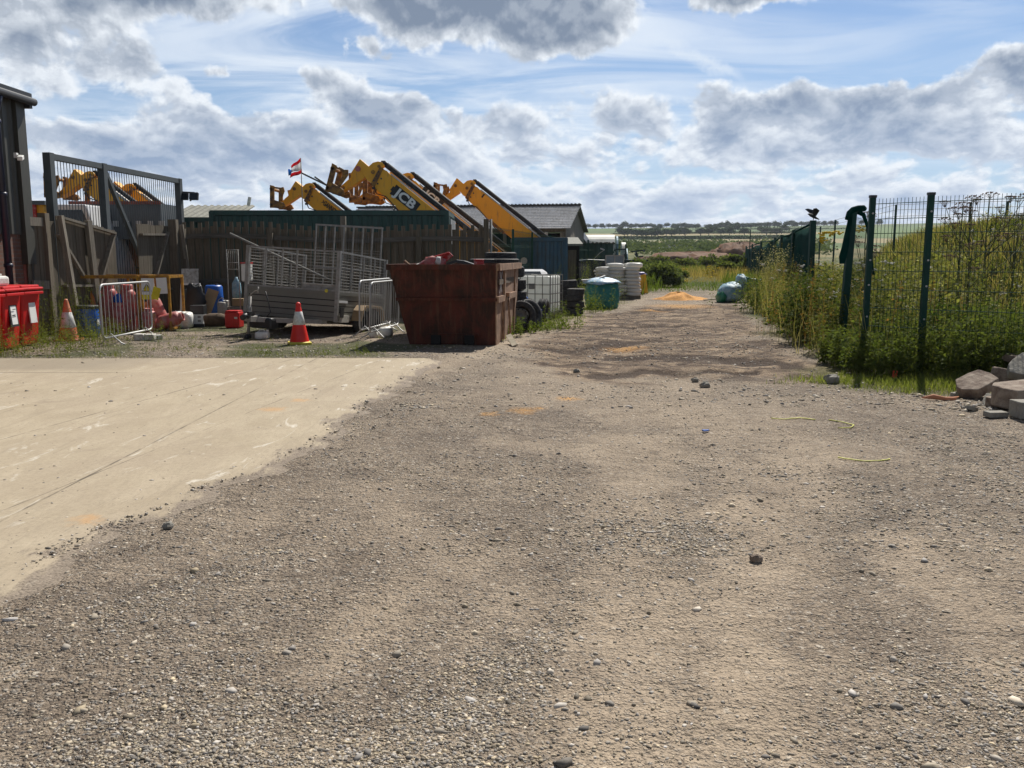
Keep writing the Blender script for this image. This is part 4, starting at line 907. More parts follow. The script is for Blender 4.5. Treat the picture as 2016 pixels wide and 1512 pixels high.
# ================================================================== TELEHANDLERS
K = 30 / F   # metres per photo pixel at 30 m
def tp(x, y, k=K): return (x * k, -y * k)
def telehandler(label, kx, ky, Y, s=1.0, logo=None, forks=None, mt='boom_yellow', cab=1.0, head='level', rz=0.0, zp=1.7, span=None):
    o = P(kx, ky, Y); k = Y / F * s; hx = o.x; hz_ = o.z
    t = thing('telehandler', label, 'telehandler', (o.x, o.y, 0), rz, 'yellow telehandlers parked beyond the green container')
    O = Vector((0, 0, hz_)); ux = Vector((1, 0, 0)); uz = Vector((0, 0, 1)); TK = .52
    def poly(pts): return [(a * k, -b_ * k) for a, b_ in pts]
    def pr(mb, pts, y0, th): return mb.prism(poly(pts), O + Vector((0, y0, 0)), ux, uz, (0, th, 0))
    Lx = (hz_ - zp) / k / .835     # px length along x until z=1.7
    bm_ = pr(MB(), [(-12, 38), (3, 12), (12, 15), (17, 20), (17 + Lx, 20 + Lx * .80), (Lx + 2, 56 + Lx * .80), (36, 82), (12, 60)], -.26, TK).build('main_boom', mt, t, bevel=.015)
    pr(MB(), [(-14, 37), (2, 9), (7, 12), (-8, 42)], -.31, TK + .1).build('wear_collar', 'boom_worn', bm_); pr(MB(), [(42, 84), (70, 108), (66, 112), (40, 90)], -.29, TK + .06).build('wear_pad', 'boom_worn', bm_)
    bw = MB()
    for (a, b_) in ((-4, 24), (-8, 31), (0, 17), (4, 28), (-2, 36)):
        bw.cyl(O + Vector((a * k, -.32, -b_ * k)), O + Vector((a * k, -.35, -b_ * k)), .028, n=8)
    bw.build('bolts', 'dark_trim', bm_)
    # inner boom end: rounded knuckle and bent nose
    m_ = MB(); pr(m_, [(-31, -4), (-17, 8), (-10, 2), (-2, 0), (4, 1), (9, 6), (2, 11), (-12, 35), (-20, 30), (-26, 22), (-24, 26), (-50, 43), (-66, 51), (-64, 40), (-46, 25), (-47, 20)], -.21, TK - .1)
    ns = m_.build('boom_nose', mt, t, bevel=.012)
    for (a, b_, r_) in ((-10, 17, 3.2), (-34, 12, 3.4), (-60, 42, 3.2), (0, 8, 2.6)): MB().cyl(O + Vector((a * k, -.25, -b_ * k)), O + Vector((a * k, .25, -b_ * k)), r_ * k, n=12).build('pivot_pin', 'boom_worn', ns)
    if logo: MB().cyl(O + Vector((-34 * k, -.262, -12 * k)), O + Vector((-34 * k, -.268, -12 * k)), 4.5 * k, n=16).build('round_sticker', 'gas_red', ns)
    # hose tray on top
    m_ = MB(); a = O + Vector((11 * k, -.10, -5 * k)); q_ = O + Vector(((14 + Lx) * k, -.10, -(4 + Lx * .80) * k)); m_.cyl(a, q_, 4.6 * k, n=12)
    a2 = O + Vector((3 * k, -.1, -1.5 * k)); m_.tube([a2, O + Vector((8 * k, -.1, -1 * k)), a], 3.2 * k, 8); m_.build('hose_tray', 'black_rubber', t)
    m_ = MB(); m_.beam(O + Vector((19 * k, -.12, -(20) * k)), O + Vector(((17 + Lx) * k, -.12, -(16 + Lx * .80) * k)), .2, 2.4 * k); m_.build('lit_edge_strip', 'light_steel', t)  # pale added strip imitating the sunlit edge between boom and hose tray
    m_ = MB(); m_.tube([O + Vector((-8 * k, -.28, -44 * k)), O + Vector((-4 * k, -.29, -52 * k)), O + Vector((10 * k, -.29, -56 * k)), O + Vector((30 * k, -.29, -78 * k)), O + Vector((60 * k, -.29, -112 * k))], .018, 6)
    m_.box(O + Vector((-9 * k, -.27, -43 * k)), (5 * k, .1, 4 * k)); m_.build('hose', 'black_rubber', t)
    # carriage
    T_ = math.radians(14) if head == 'tilt' else 0; ox, oy = (-68, 45) if head == 'tilt' else (-64, 44)
    def rot(pts): return [(ox + a * math.cos(T_) + b_ * math.sin(T_) * -1, oy + b_ * math.cos(T_) + a * math.sin(T_) * 1) for a, b_ in pts]
    cg = MB()
    for y0 in (-.62, .50):
        cg.prism(poly(rot([(-14, -38), (-6, -36), (-7, -8), (12, -2), (16, 6), (8, 10), (-8, 8), (-16, 8)])), O + Vector((0, y0, 0)), ux, uz, (0, .12, 0))
        cg.prism(poly(rot([(4, -32), (13, -34), (15, -26), (9, -12), (6, -4), (2, -6), (6, -22)])), O + Vector((0, y0 + .02, 0)), ux, uz, (0, .09, 0))
    for (a, b_) in ((-12, -30), (-13, 2)):
        c1 = rot([(a, b_)])[0]; cg.cyl(O + Vector((c1[0] * k, -.62, -c1[1] * k)), O + Vector((c1[0] * k, .62, -c1[1] * k)), 3.2 * k, n=10)
    c1 = rot([(-8, -33)])[0]; c2 = rot([(8, -31)])[0]; cg.beam(O + Vector((c1[0] * k, -.56, -c1[1] * k)), O + Vector((c2[0] * k, -.56, -c2[1] * k)), .06, .06)
    carr = cg.build('fork_carriage', 'boom_worn', t, bevel=.008)
    if forks:
        for y0 in (-.5, .4):
            MB().beam(O + Vector((forks[0] * k, y0, -forks[1] * k)), O + Vector((forks[2] * k, y0, -forks[3] * k)), .10, .035).build('fork', 'dark_trim', carr)
    # chassis
    pv = (14 + Lx) * k; x1_ = pv + .3 if span is None else PX(span[1], Y, 1) - o.x; x0_ = pv - 3.6 if span is None else PX(span[0], Y, 1) - o.x
    bx = x0_ - .1; LL = x1_ - x0_
    c = MB(); c.box(((x0_ + x1_) / 2, 0, .95), (LL, 1.4, .6)); c.box((x1_ - .45, 0, 1.35), (.9, 1.7, .6)); c.box((pv - .3, 0, (1.3 + zp) / 2), (.6, .8, max(.3, zp - 1.2))); c.build('chassis', mt, t, bevel=.04)
    if cab:
        cb_ = MB().box((bx + 1.3, -.72, 1.3 + .42 * cab), (1.3, .8, .95 * cab)).build('cab', 'dark_trim', t, bevel=.05)
        MB().box((bx + 1.3, -1.125, 1.35 + .42 * cab), (1.0, .02, .6 * cab)).build('cab_glass', 'glass_dark', cb_)
    for x in (x0_ + .62, x1_ - .62):
        for y0 in (-1.0, .72):
            wl = MB().cyl((x, y0, .6), (x, y0 + .32, .6), .6, n=24).build('wheel', 'black_rubber', t, bevel=.05)
            MB().cyl((x, y0 - .02, .6), (x, y0 + .34, .6), .28, n=16).build('rim', mt, wl)
    return t, O, k, bm_
def boom_text(parts, body, sz, mt, a, b_, off=0.0, sx=1.0, yo=-.275, shear=.0):
    t, O, k, bm_ = parts
    ang = -math.atan(.80)
    M = Matrix.Translation(O + Vector((a * k, yo, -b_ * k))) @ Matrix.Rotation(R(90), 4, 'X') @ Matrix.Rotation(ang, 4, 'Z')
    return text_part(body, sz, 'logo' if body == 'JCB' else 'lettering', mt, bm_, M, .004, off, shear, sx)
def plate(parts, a, b_, w_, h_, mt='ink', yo=-.266, name='logo_plate'):
    t, O, k, bm_ = parts; M = Matrix.Translation(O + Vector((a * k, yo, -b_ * k))) @ Matrix.Rotation(math.atan(.80), 4, 'Y')
    m_ = MB(); m_.box((0, 0, 0), (w_, .008, h_), M=M); return m_.build(name, mt, bm_)
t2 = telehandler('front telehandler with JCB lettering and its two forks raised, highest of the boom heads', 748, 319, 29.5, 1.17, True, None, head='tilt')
plate(t2, 42, 60, 1.02, .37); boom_text(t2, 'JCB', .41, 'paper', 42, 60.5, .014, 1.22, -.274)
plate(t2, 22, 44, .09, .16, 'ink', -.268, 'small_badge')
_, O, k, _b = t2
cgp = [c for c in kids(t2[0]) if c.name.startswith('fork_carriage')][0]
for y0 in (-.5, .42):
    a = P(655, 370 + (4 if y0 > 0 else 0), 29.5) - Vector((P(748, 319, 29.5).x, 29.5, 0)); b_ = P(596 + (18 if y0 > 0 else 0), 341 + (5 if y0 > 0 else 0), 29.5) - Vector((P(748, 319, 29.5).x, 29.5, 0))
    MB().beam(a + Vector((0, y0, 0)), b_ + Vector((0, y0, 0)), .10, .05).build('fork', 'dark_trim', cgp)
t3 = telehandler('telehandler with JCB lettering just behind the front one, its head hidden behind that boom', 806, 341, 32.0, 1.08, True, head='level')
plate(t3, 41, 43, .90, .28); boom_text(t3, 'JCB', .31, 'paper', 41, 43, .012, 1.25, -.274)
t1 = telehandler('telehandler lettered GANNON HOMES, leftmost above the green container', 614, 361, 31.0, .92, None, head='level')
boom_text(t1, '>GANNON HOMES', .235, 'ink', 50, 59, .007, .55)
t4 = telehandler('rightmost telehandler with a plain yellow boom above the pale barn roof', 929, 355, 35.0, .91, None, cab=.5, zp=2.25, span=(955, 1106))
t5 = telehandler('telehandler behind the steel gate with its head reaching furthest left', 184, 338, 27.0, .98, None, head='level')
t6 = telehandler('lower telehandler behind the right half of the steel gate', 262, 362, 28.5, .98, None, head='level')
plate(t4, 24, 33, .06, .17, 'ink', -.268, 'badge')
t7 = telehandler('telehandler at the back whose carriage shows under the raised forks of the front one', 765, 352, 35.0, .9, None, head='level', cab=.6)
# grey vehicle body with rusty top edge behind the gate
t = thing('flatbed_body', 'grey vehicle body with a rusty red top edge behind the steel gate', 'truck body', GX(160, 25.4))
w_ = PX(336, 25.4, 3) - PX(160, 25.4, 3); zt = P(250, 398, 25.4).z
MB().box((w_ / 2, .6, zt - .55), (w_, 1.6, 1.0)).build('side_panel', 'truck_grey', t)
MB().box((w_ / 2, -.22, zt - .03), (w_ + .04, .06, .09)).build('top_rail', 'rust_strip', t)
MB().box((w_ / 2, .6, .95), (w_ * .95, 1.2, .25)).build('chassis', 'dark_trim', t)
for i in range(2):
    for y0 in (-.15, 1.1): MB().cyl((.6 + i * (w_ - 1.2), y0, .48), (.6 + i * (w_ - 1.2), y0 + .25, .48), .48, n=20).build('wheel', 'black_rubber', t)
s_ = MB()
for i in range(9): s_.box((.3 + i * .33, -.24, zt - .62), (.16, .02, .16))
s_.build('window_strip', 'light_steel', t)
# pale truck cab further left
t = thing('work_van', 'pale grey work van half seen through the left bars of the steel gate', 'van', GX(98, 24))
z0 = P(98, 402, 24).z
MB().prism([(0, .45), (1.75, .45), (1.75, 1.3), (1.2, z0), (.1, z0), (0, 1.6)], (0, 0, 0), (1, 0, 0), (0, 0, 1), (0, 1.7, 0)).build('body', 'car_white', t, bevel=.05)
MB().prism([(.3, z0 - .75), (1.35, z0 - .75), (1.1, z0 - .15), (.3, z0 - .15)], (0, -.01, 0), (1, 0, 0), (0, 0, 1), (0, .02, 0)).build('window', 'glass_dark', t)
for x in (.4, 1.4): MB().cyl((x, -.03, .34), (x, .2, .34), .34, n=18).build('wheel', 'black_rubber', t)
t = thing('site_machine', 'orange and red machine corner squeezed between the brick building and the steel gate', 'machine', GX(69, 22))
z0 = P(75, 403, 22).z
MB().box((.1, .3, z0 / 2), (.62, .5, z0)).build('body', 'boom_yellow', t)
MB().box((-.02, .02, z0 - .25), (.08, .06, .5)).box((.2, .02, z0 - .2), (.08, .06, .4)).build('red_stripe', 'red_metal', t)
MB().box((.1, .3, z0 + .05), (.75, .6, .1)).build('top_frame', 'truck_grey', t)
# pale slanted mast
t = thing('crane_mast', 'distant pale slanting mast above the container line, right of the floodlights', 'mast', GX(484, 90))
MB().beam((0, 0, P(484, 418, 90).z - 2), (.75, 0, P(497, 388, 90).z), .30, .2).beam((-.05, 0, 0), (0, 0, P(484, 418, 90).z - 1.8), .2, .2).build('mast', 'far_white', t)
# flag
t = thing('flag', 'torn red and white flag with a blue corner on a thin leaning pole', 'flag', GX(603, 27.0))
a = P(592, 311, 27.0); f0 = t.location
MB().tube([(0, 0, 2.0), Vector(a) - f0], .013, 6).build('pole', 'galv_dark', t)
MB().tube([(0, 0, 0), (0, 0, 2.0)], .03, 6).build('mast', 'galv_dark', t)
def flagpart(name, mt, rows):
    vs = []; n_ = 12
    for u in np.linspace(0, 1, n_):
        for (pl, pr_) in rows:
            x = pl[0] * (1 - u) + pr_[0] * u; y = pl[1] * (1 - u) + pr_[1] * u
            p = P(x, y + 1.2 * math.sin(u * 6), 27.0 + .05 * math.sin(u * 7)) - f0; vs.append(p)
    k_ = len(rows); fs = [(i * k_ + j, i * k_ + j + 1, (i + 1) * k_ + j + 1, (i + 1) * k_ + j) for i in range(n_ - 1) for j in range(k_ - 1)]
    o = MB().add(vs, fs, True).build(name, mt, t); s_ = o.modifiers.new('th', 'SOLIDIFY'); s_.thickness = .002; return o
flagpart('upper_stripe', 'flag_red', [((591, 311), (573, 327)), ((592, 318), (574, 332))])
flagpart('white_stripe', 'flag_white', [((592, 318), (574, 332)), ((594, 333), (572, 341))])
flagpart('lower_stripe', 'flag_red', [((594, 333), (572, 343)), ((595, 340), (571, 351))])
flagpart('blue_corner', 'flag_blue', [((575, 333), (567, 334)), ((573, 343), (568, 347))])
# ================================================================== GREEN MESH FENCES
def mesh_panel(name, parent, p, q, z0, z1, dx=.05, hz=(.0,), r=.0026, mt='wire_green', hr=None):
    d_ = (q - p); L = d_.length; d_.normalize(); m_ = MB(); s = 0
    while s <= L:
        a = p + d_ * s; m_.cyl(a + Vector((0, 0, z0)), a + Vector((0, 0, z1)), r, n=4, caps=False); s += dx
    for z in hz:
        for zz in ((z,) if z < z0 + .1 or True else (z,)):
            m_.cyl(p + Vector((0, 0, zz)), q + Vector((0, 0, zz)), hr or r * 1.3, n=4, caps=False)
    return m_.build(name, mt, parent, world=True)
def left_mesh_fence():
    a = Vector((PX(966, 24.2, 2), 24.2, 0)); b_ = Vector((PX(1108, 38.5, 2), 38.5, 0)); c = Vector((PX(1232, 60, 2), 60, 0))
    t = thing('mesh_fence', 'green welded mesh fence running back from the timber fence past the sheds', 'fence', a)
    hz = [.1, .3, .7, .75, 1.3, 1.35, 1.9, 1.95, 2.38]
    mesh_panel('mesh', t, a, b_, .05, 2.42, .10, hz, .0035); mesh_panel('mesh', t, b_, c, .05, 2.40, .16, hz, .005)
    for u in (0, .22, .46, .75): 
        p = a.lerp(b_, u); MB().box((p.x, p.y, 1.22), (.07, .07, 2.45)).build('post', 'green_paint', t, world=True)
    for u in (0, .3, .6, 1):
        p = b_.lerp(c, u); MB().box((p.x, p.y, 1.22), (.09, .09, 2.45)).build('post', 'green_paint', t, world=True)
left_mesh_fence()
FP = [(1709, 12.4), (1823, 11.8)]
def gxz(px, Y): return Vector((PX(px, Y, 1.3), Y, 0))
pA = gxz(1709, 12.4); pB = gxz(1822, 11.85); pC = gxz(2052, 11.0); pD = gxz(2500, 9.6)
pN = gxz(1663, 14.6); pR = gxz(1596, 20.9); pM = gxz(1524, 38); pF = gxz(1468, 72)
t = thing('mesh_fence', 'near green welded mesh fence on tall dark posts in front of the overgrown mound', 'fence', pA)
hz = [.06, .25, .62, .88, 1.14, 1.40, 1.66, 1.92, 2.12, 2.33]
for p, q_ in ((pA, pB), (pB, pC), (pC, pD)):
    mesh_panel('mesh', t, p + Vector((.03, -.03, 0)), q_ + Vector((0, -.03, 0)), .03, 2.40, .0505, hz, .0037)
for p in (pA, pB, pC, pD):
    po = MB().box((p.x, p.y, 1.19), (.078, .065, 2.46)).build('post', 'green_paint', t, world=True, bevel=.006)
    f = MB(); f.box((p.x, p.y, 2.435), (.088, .075, .035))
    f.build('cap', 'black_plastic', po); 
    po2 = MB()
    for z in (.75, 1.2, 1.55, 2.2): po2.cyl((p.x, p.y - .034, z), (p.x, p.y - .046, z), .013, n=8)
    po2.build('clips', 'light_steel', po)
for o_ in bpy.data.objects:
    if o_.name.startswith(('cap', 'clips')) and o_.parent and o_.parent.parent == t:
        Mi = TM[t.name]; o_.data.transform(Mi)
# distant second post line on the mound
t2_ = thing('mesh_fence', 'thin green fence posts and wires far across the mound behind the near fence', 'fence', (13, 30, 0))
prev = None
for px_, Y_ in ((1475, 64), (1612, 46), (1640, 38), (1757, 31), (1902, 29), (1974, 28), (2090, 27)):
    p = gxz(px_, Y_); z = float(anyz(np.array([p.x]), np.array([p.y]))[0]); hh = P(px_, {1475: 452, 1612: 446, 1640: 433, 1757: 403, 1902: 398, 1974: 396, 2090: 392}[px_], Y_).z
    MB().beam((p.x, p.y, z - .2), (p.x, p.y, hh), .06, .06).build('post', 'green_paint', t2_, world=True)
    if prev:
        m_ = MB()
        for f_ in (.0, .18, .4): m_.cyl((prev.x, prev.y, prev.z - f_), (p.x, p.y, hh - f_), .007, n=4, caps=False)
        m_.build('wires', 'galv_dark', t2_, world=True)
    prev = Vector((p.x, p.y, hh))
# netting fence going away
t = thing('netting_fence', 'dark green windbreak netting fence running away along the right of the track', 'fence', pR)
def net(p, q, ztop, zbot, n=26, sag=.06, amp=.05, name='netting'):
    d_ = (q - p); nrm = Vector((d_.y, -d_.x, 0)).normalized(); vs = []; m_ = 7
    for i in range(n + 1):
        u = i / n
        for j in range(m_ + 1):
            w_ = j / m_; zt = ztop(u) - sag * abs(math.sin(u * math.pi * 2.5)); z = zt * (1 - w_) + zbot * w_
            vs.append(p + d_ * u + nrm * (amp * math.sin(u * 23 + w_ * 2) * w_ + .04) + Vector((0, 0, z)))
    fs = [(i * (m_ + 1) + j, i * (m_ + 1) + j + 1, (i + 1) * (m_ + 1) + j + 1, (i + 1) * (m_ + 1) + j) for i in range(n) for j in range(m_)]
    o = MB().add(vs, fs, True).build(name, 'green_net', t, world=True); s_ = o.modifiers.new('th', 'SOLIDIFY'); s_.thickness = .012; return o
MB().box((pR.x, pR.y, 1.2), (.13, .11, 2.5)).build('post', 'green_paint', t, world=True)
net(pR, pR.lerp(pM, .72), lambda u: 2.38 - .04 * u, .35, 60, .03, .09)
net(pR.lerp(pM, .73), pM, lambda u: 2.30 - .15 * u, .2, 20, .12, .12)
net(pM, pF, lambda u: 2.35 + .12 * math.sin(u * 14), .1, 40, .2, .2)
for u in (.36, .72, 1.0): p = pR.lerp(pM, u); MB().box((p.x, p.y, 1.2), (.10, .10, 2.42)).build('post', 'green_paint', t, world=True)
for u in (.33, .66, 1.0): p = pM.lerp(pF, u); MB().box((p.x, p.y, 1.2), (.10, .10, 2.5)).build('post', 'green_paint', t, world=True)
m_ = MB(); m_.tube([pR + Vector((0, 0, 2.38)), pR.lerp(pM, .23) + Vector((0, 0, 2.36)), pR.lerp(pM, .46) + Vector((0, 0, 2.30)), pR.lerp(pM, .75) + Vector((0, 0, 2.34)), pM + Vector((0, 0, 2.25)), pM.lerp(pF, .3) + Vector((0, 0, 2.4)), pF + Vector((0, 0, 2.3))], .03, 6); m_.build('top_rope', 'green_net', t, world=True)
# post with draped net
t = thing('netted_post', 'tall green post with a roll of netting over its top and a hanging loop', 'post', pN)
MB().beam((0, 0, 0), (.08, 0, 2.34), .11, .10, up=(0, 1, 0)).build('post', 'green_paint', t, bevel=.006)
MB().tube([(-.03, -.02, 2.20), (0, -.04, 2.31), (.07, -.02, 2.36), (.17, 0, 2.385), (.25, 0, 2.39), (.28, .02, 2.38)], [.03, .045, .055, .058, .055, .04], 10).build('net_roll', 'green_net', t)
n_ = MB(); n_.tube([(.16, 0, 2.34), (.26, .0, 2.28), (.33, 0, 2.1), (.38, 0, 1.85), (.42, -.02, 1.6), (.44, -.1, 1.3)], [.045, .035, .026, .022, .02, .02], 8)
vs = []; 
for i, (z, a, b_) in enumerate(((2.3, .0, .06), (2.1, -.04, .05), (1.9, -.07, .03), (1.75, -.10, .02), (1.6, -.13, .0), (1.48, -.12, -.03))): vs += [(a, -.04 - .02 * (i % 2), z), ((a + b_) / 2, -.08 + .03 * (i % 2), z), (b_, -.05, z)]
n_.add(vs, [(i * 3 + j, i * 3 + j + 1, i * 3 + j + 4, i * 3 + j + 3) for i in range(5) for j in range(2)], True)
n_.build('hanging_net', 'green_net', t)
tr_m, tt, bb = newmat('sheer_net'); bb.inputs['Base Color'].default_value = (.02, .09, .06, 1); bb.inputs['Alpha'].default_value = .35; bb.inputs['Roughness'].default_value = .9
sh = MB(); vs = [(.10, .02, 2.28), (.30, .02, 2.2), (.09, .05, 1.8), (.37, .03, 1.8), (.08, .03, 1.3), (.45, 0, 1.3), (.05, .03, .9), (.40, 0, .95)]
sh.add(vs, [(0, 1, 3, 2), (2, 3, 5, 4), (4, 5, 7, 6)], True).build('sheer_net', 'sheer_net', t)
# bird landing on the netting post
bd = thing('crow', 'black bird with raised wings landing on the end post of the netting fence', 'bird', (pR.x, pR.y, 2.46))
MB().tube([(.20, 0, .02), (.10, 0, .06), (0, 0, .12), (-.09, 0, .16), (-.15, 0, .19), (-.19, 0, .19)], [.012, .035, .055, .05, .032, .008], 8).cyl((0, 0, 0), (0, 0, .09), .008).cyl((.02, .03, 0), (.02, .03, .09), .008).build('body', 'bird', bd)
for (s_, a) in ((1, .55), (-1, .25)):
    MB().add([(-.02, s_ * .03, .15), (.08, s_ * .03, .13), (.03 - .16 * (s_ > 0), s_ * .16, .38), (-.06 - .18 * (s_ > 0), s_ * .12, .36), (.15, s_ * .14, .30)], [(0, 1, 4, 2), (0, 2, 3)]).build('wing', 'bird', bd).modifiers.new('t', 'SOLIDIFY').thickness = .012

bd.scale = (.72, .72, .72)
# ================================================================== BINS, CONES, BARRELS
def bin_(label, loc, rz, sticker):
    t = thing('wheelie_bin', label, 'bin', loc, rz, 'red wheelie bins in a row')
    MB().box((0, 0, .51), (.56, .62, .96), taper=(.80, .78)).build('body', 'bin_red', t, bevel=.03)
    l = MB().box((0, 0, 1.03), (.60, .74, .05)).box((0, .02, 1.07), (.54, .66, .05)).build('lid', 'bin_red', t, bevel=.02)
    MB().box((0, -.35, .955), (.56, .05, .05)).build('rim', 'bin_red', t, bevel=.01)
    for x in (-.24, .24): MB().cyl((x - .04, .27, .1), (x + .04, .27, .1), .1, n=16).build('wheel', 'black_rubber', t)
    if sticker == 'dark':
        s_ = MB().box((0, -.296, .62), (.25, .02, .44), rx=-.075).build('sticker_back', 'ink', t)
        MB().box((-.0, -.308, .60), (.17, .008, .32), rx=-.075).build('paper_label', 'paper', s_)
        k_ = MB()
        for i, (w_, z) in enumerate(((.09, .70), (.10, .60), (.12, .57), (.07, .53))): k_.box((-.01, -.315 - (z - .6) * .075, z), (w_, .004, .013), rx=-.075)
        k_.build('marks', 'ink', s_)
    elif sticker == 'white':
        MB().box((.02, -.300, .60), (.19, .02, .36), rx=-.075).build('paper_label', 'paper', t)
    return t
b3 = bin_('rightmost red wheelie bin with a plain white sheet stuck on its front', (-8.93, 15.56, 0), R(87), 'white')
b2 = bin_('middle red wheelie bin with a black-framed paper label and a white jerrycan on its lid', (-8.90, 14.90, 0), R(92), 'dark')
b1 = bin_('nearest red wheelie bin, cut off by the left edge of the photo', (-8.84, 14.22, 0), R(90), None)
def jerry(t, s=(.34, .26, .16), name='body'):
    b_ = MB().box((0, 0, s[2] / 2), s).build(name, 'white_plastic', t, bevel=.045)
    MB().cyl((s[0] * .36, 0, s[2] - .01), (s[0] * .36, 0, s[2] + .035), .03).build('cap', 'dirty_white', b_)
    MB().tube([(-s[0] * .25, 0, s[2] - .01), (-s[0] * .2, 0, s[2] + .03), (s[0] * .12, 0, s[2] + .03), (s[0] * .18, 0, s[2] - .01)], .014, 8).build('handle', 'white_plastic', b_)
t = thing('jerrycan', 'white plastic jerrycan lying on the lid of a red wheelie bin', 'jerrycan', (-8.86, 14.86, 1.1), R(80)); jerry(t, (.40, .30, .17))
t = thing('jerrycan', 'white plastic can lying at the foot of the trailer jockey wheel', 'jerrycan', GX(517, 16.85, .0), R(5)); jerry(t, (.27, .2, .15))
def cone(label, loc, h, mt, band, base, rz=0, rx=0, w_=.42, tb=None):
    t = thing('traffic_cone', label, 'traffic cone', loc, rz, None, rx)
    prof = lambda z: .155 * (1 - z / h) * (h / .75) + .028
    def seg(z0, z1, g=.0): return [(prof(z0) + g, z0), (prof(z1) + g, z1)]
    MB().lathe([(prof(.03), .03)] + seg(.05, h * .97) + [(prof(h * .97) - .012, h), (.012, h - .01)], 24).build('cone_body', mt, t)
    for (z0, z1) in band: MB().lathe([(prof(z0), z0), (prof(z0) + .004, z0 + .003), (prof(z1) + .004, z1 - .003), (prof(z1), z1)], 24).build('reflective_band', 'cone_white', t)
    MB().box((0, 0, .02), (w_, w_, .04)).lathe([(.2, .03), (.165, .06), (.16, .05)], 20).build('base', base, t, bevel=.008)
    if tb: MB().lathe([(.045, h * .9), (.047, h * .9 + .05), (.04, h * .9 + .06)], 20).build('collar', tb, t)
cone('clean red and white traffic cone on a yellow base before the trailer', GX(590, 15.9), .77, 'cone_red', [(.36, .60)], 'cone_yellow', R(20), 0, .40, 'cone_red')
cone('faded orange and white traffic cone standing in weeds by the blue barrel', GX(136, 16.5), .80, 'cone_orange', [(.26, .55)], 'cone_orange', R(8), 0)
t = thing('barrel', 'bright blue plastic barrel with black rim beside the orange cone', 'barrel', GX(175, 17.3))
MB().lathe([(0, 0), (.19, 0), (.205, .04), (.222, .2), (.225, .33), (.215, .5), (.205, .56), (.205, .6)], 28).build('body', 'blue_plastic', t)
MB().lathe([(.205, .57), (.222, .575), (.222, .625), (.20, .635), (0, .62)], 28).build('lid_ring', 'dark_trim', t)
MB().box((.225, -.03, .30), (.01, .09, .12)).build('label', 'paper', t)
def barrier(label, a, b_, lean=0.0, h=1.1, n=14):
    a = Vector(a); b_ = Vector(b_); d_ = b_ - a; L = d_.length; d_.normalize(); rz = math.atan2(d_.y, d_.x)
    t = thing('crowd_barrier', label, 'barrier', a, rz, 'steel crowd barriers', lean)
    r = .12; zb = .14; pts = []
    def arc_(cx_, cz, a0, a1): return [(cx_ + r * math.cos(a0 + (a1 - a0) * i / 5), 0, cz + r * math.sin(a0 + (a1 - a0) * i / 5)) for i in range(6)]
    pts = arc_(r, zb + r * .5 + .06, math.pi * 1.5, math.pi) + arc_(r, h - r, math.pi, math.pi / 2) + arc_(L - r, h - r, math.pi / 2, 0) + arc_(L - r, zb + r * .5 + .06, 0, -math.pi / 2)
    pts.append(pts[0]); MB().tube(pts, .019, 8).build('frame', 'light_steel', t)
    m_ = MB()
    for i in range(1, n): m_.cyl((L * i / n, 0, zb + .05), (L * i / n, 0, h), .0058, n=6, caps=False)
    m_.build('bars', 'light_steel', t)
    for x in (.32, L - .32):
        MB().tube([(x, -.26, 0), (x, -.18, .03), (x, 0, zb + .06), (x, .18, .03), (x, .26, 0)], .014, 8).build('foot', 'light_steel', t)
    return t
barrier('crowd barrier standing in weeds in front of the gas bottle cage', Vector((PX(199, 15.45, .6), 15.45, 0)), Vector((PX(297, 17.55, .6), 17.55, 0)))
barrier('left crowd barrier of the pair between the trailer and the skip', Vector((PX(707, 17.2, .5), 17.2, 0)), Vector((PX(768, 19.25, .5), 19.25, 0)), .02, 1.12)
barrier('right crowd barrier of the pair, leaning nearest the skip', Vector((PX(726, 16.75, .5), 16.75, 0)), Vector((PX(783, 18.8, .5), 18.8, 0)), .05, 1.10)
def rblock(label, loc, rz, s, mt='dirty_white', name='block'):
    t = MB().box((0, 0, s[2] / 2), s).build(name, mt, None, bevel=min(s) * .16); t.location = loc; t.rotation_euler[2] = rz
    return tag(t, label, 'block' if name == 'block' else name.replace('_', ' '))
tag(rblock('left white moulded foot block beside the first crowd barrier', GX(276, 16.6), .1, (.19, .2, .13)), group='white foot blocks under the crowd barrier')
tag(rblock('middle white moulded foot block beside the first crowd barrier', GX(295, 16.65), .05, (.22, .2, .12)), group='white foot blocks under the crowd barrier')
tag(rblock('small broken white foot block at the foot end of the first crowd barrier', GX(312, 16.8), .6, (.14, .14, .09)), group='white foot blocks under the crowd barrier')
for px_, Y_, s_, l_ in ((760, 17.4, .24, 'crumpled white plastic can on the ground inside the right crowd barrier'), (735, 17.2, .16, 'small white plastic can between the two crowd barriers')):
    t = MB().blob((0, 0, s_ * .4), (s_ * .6, s_ * .5, s_ * .42), 12, 8, .12, None, .7, 4).build('plastic_can', 'white_plastic'); t.location = GX(px_, Y_); tag(t, l_, 'plastic can')
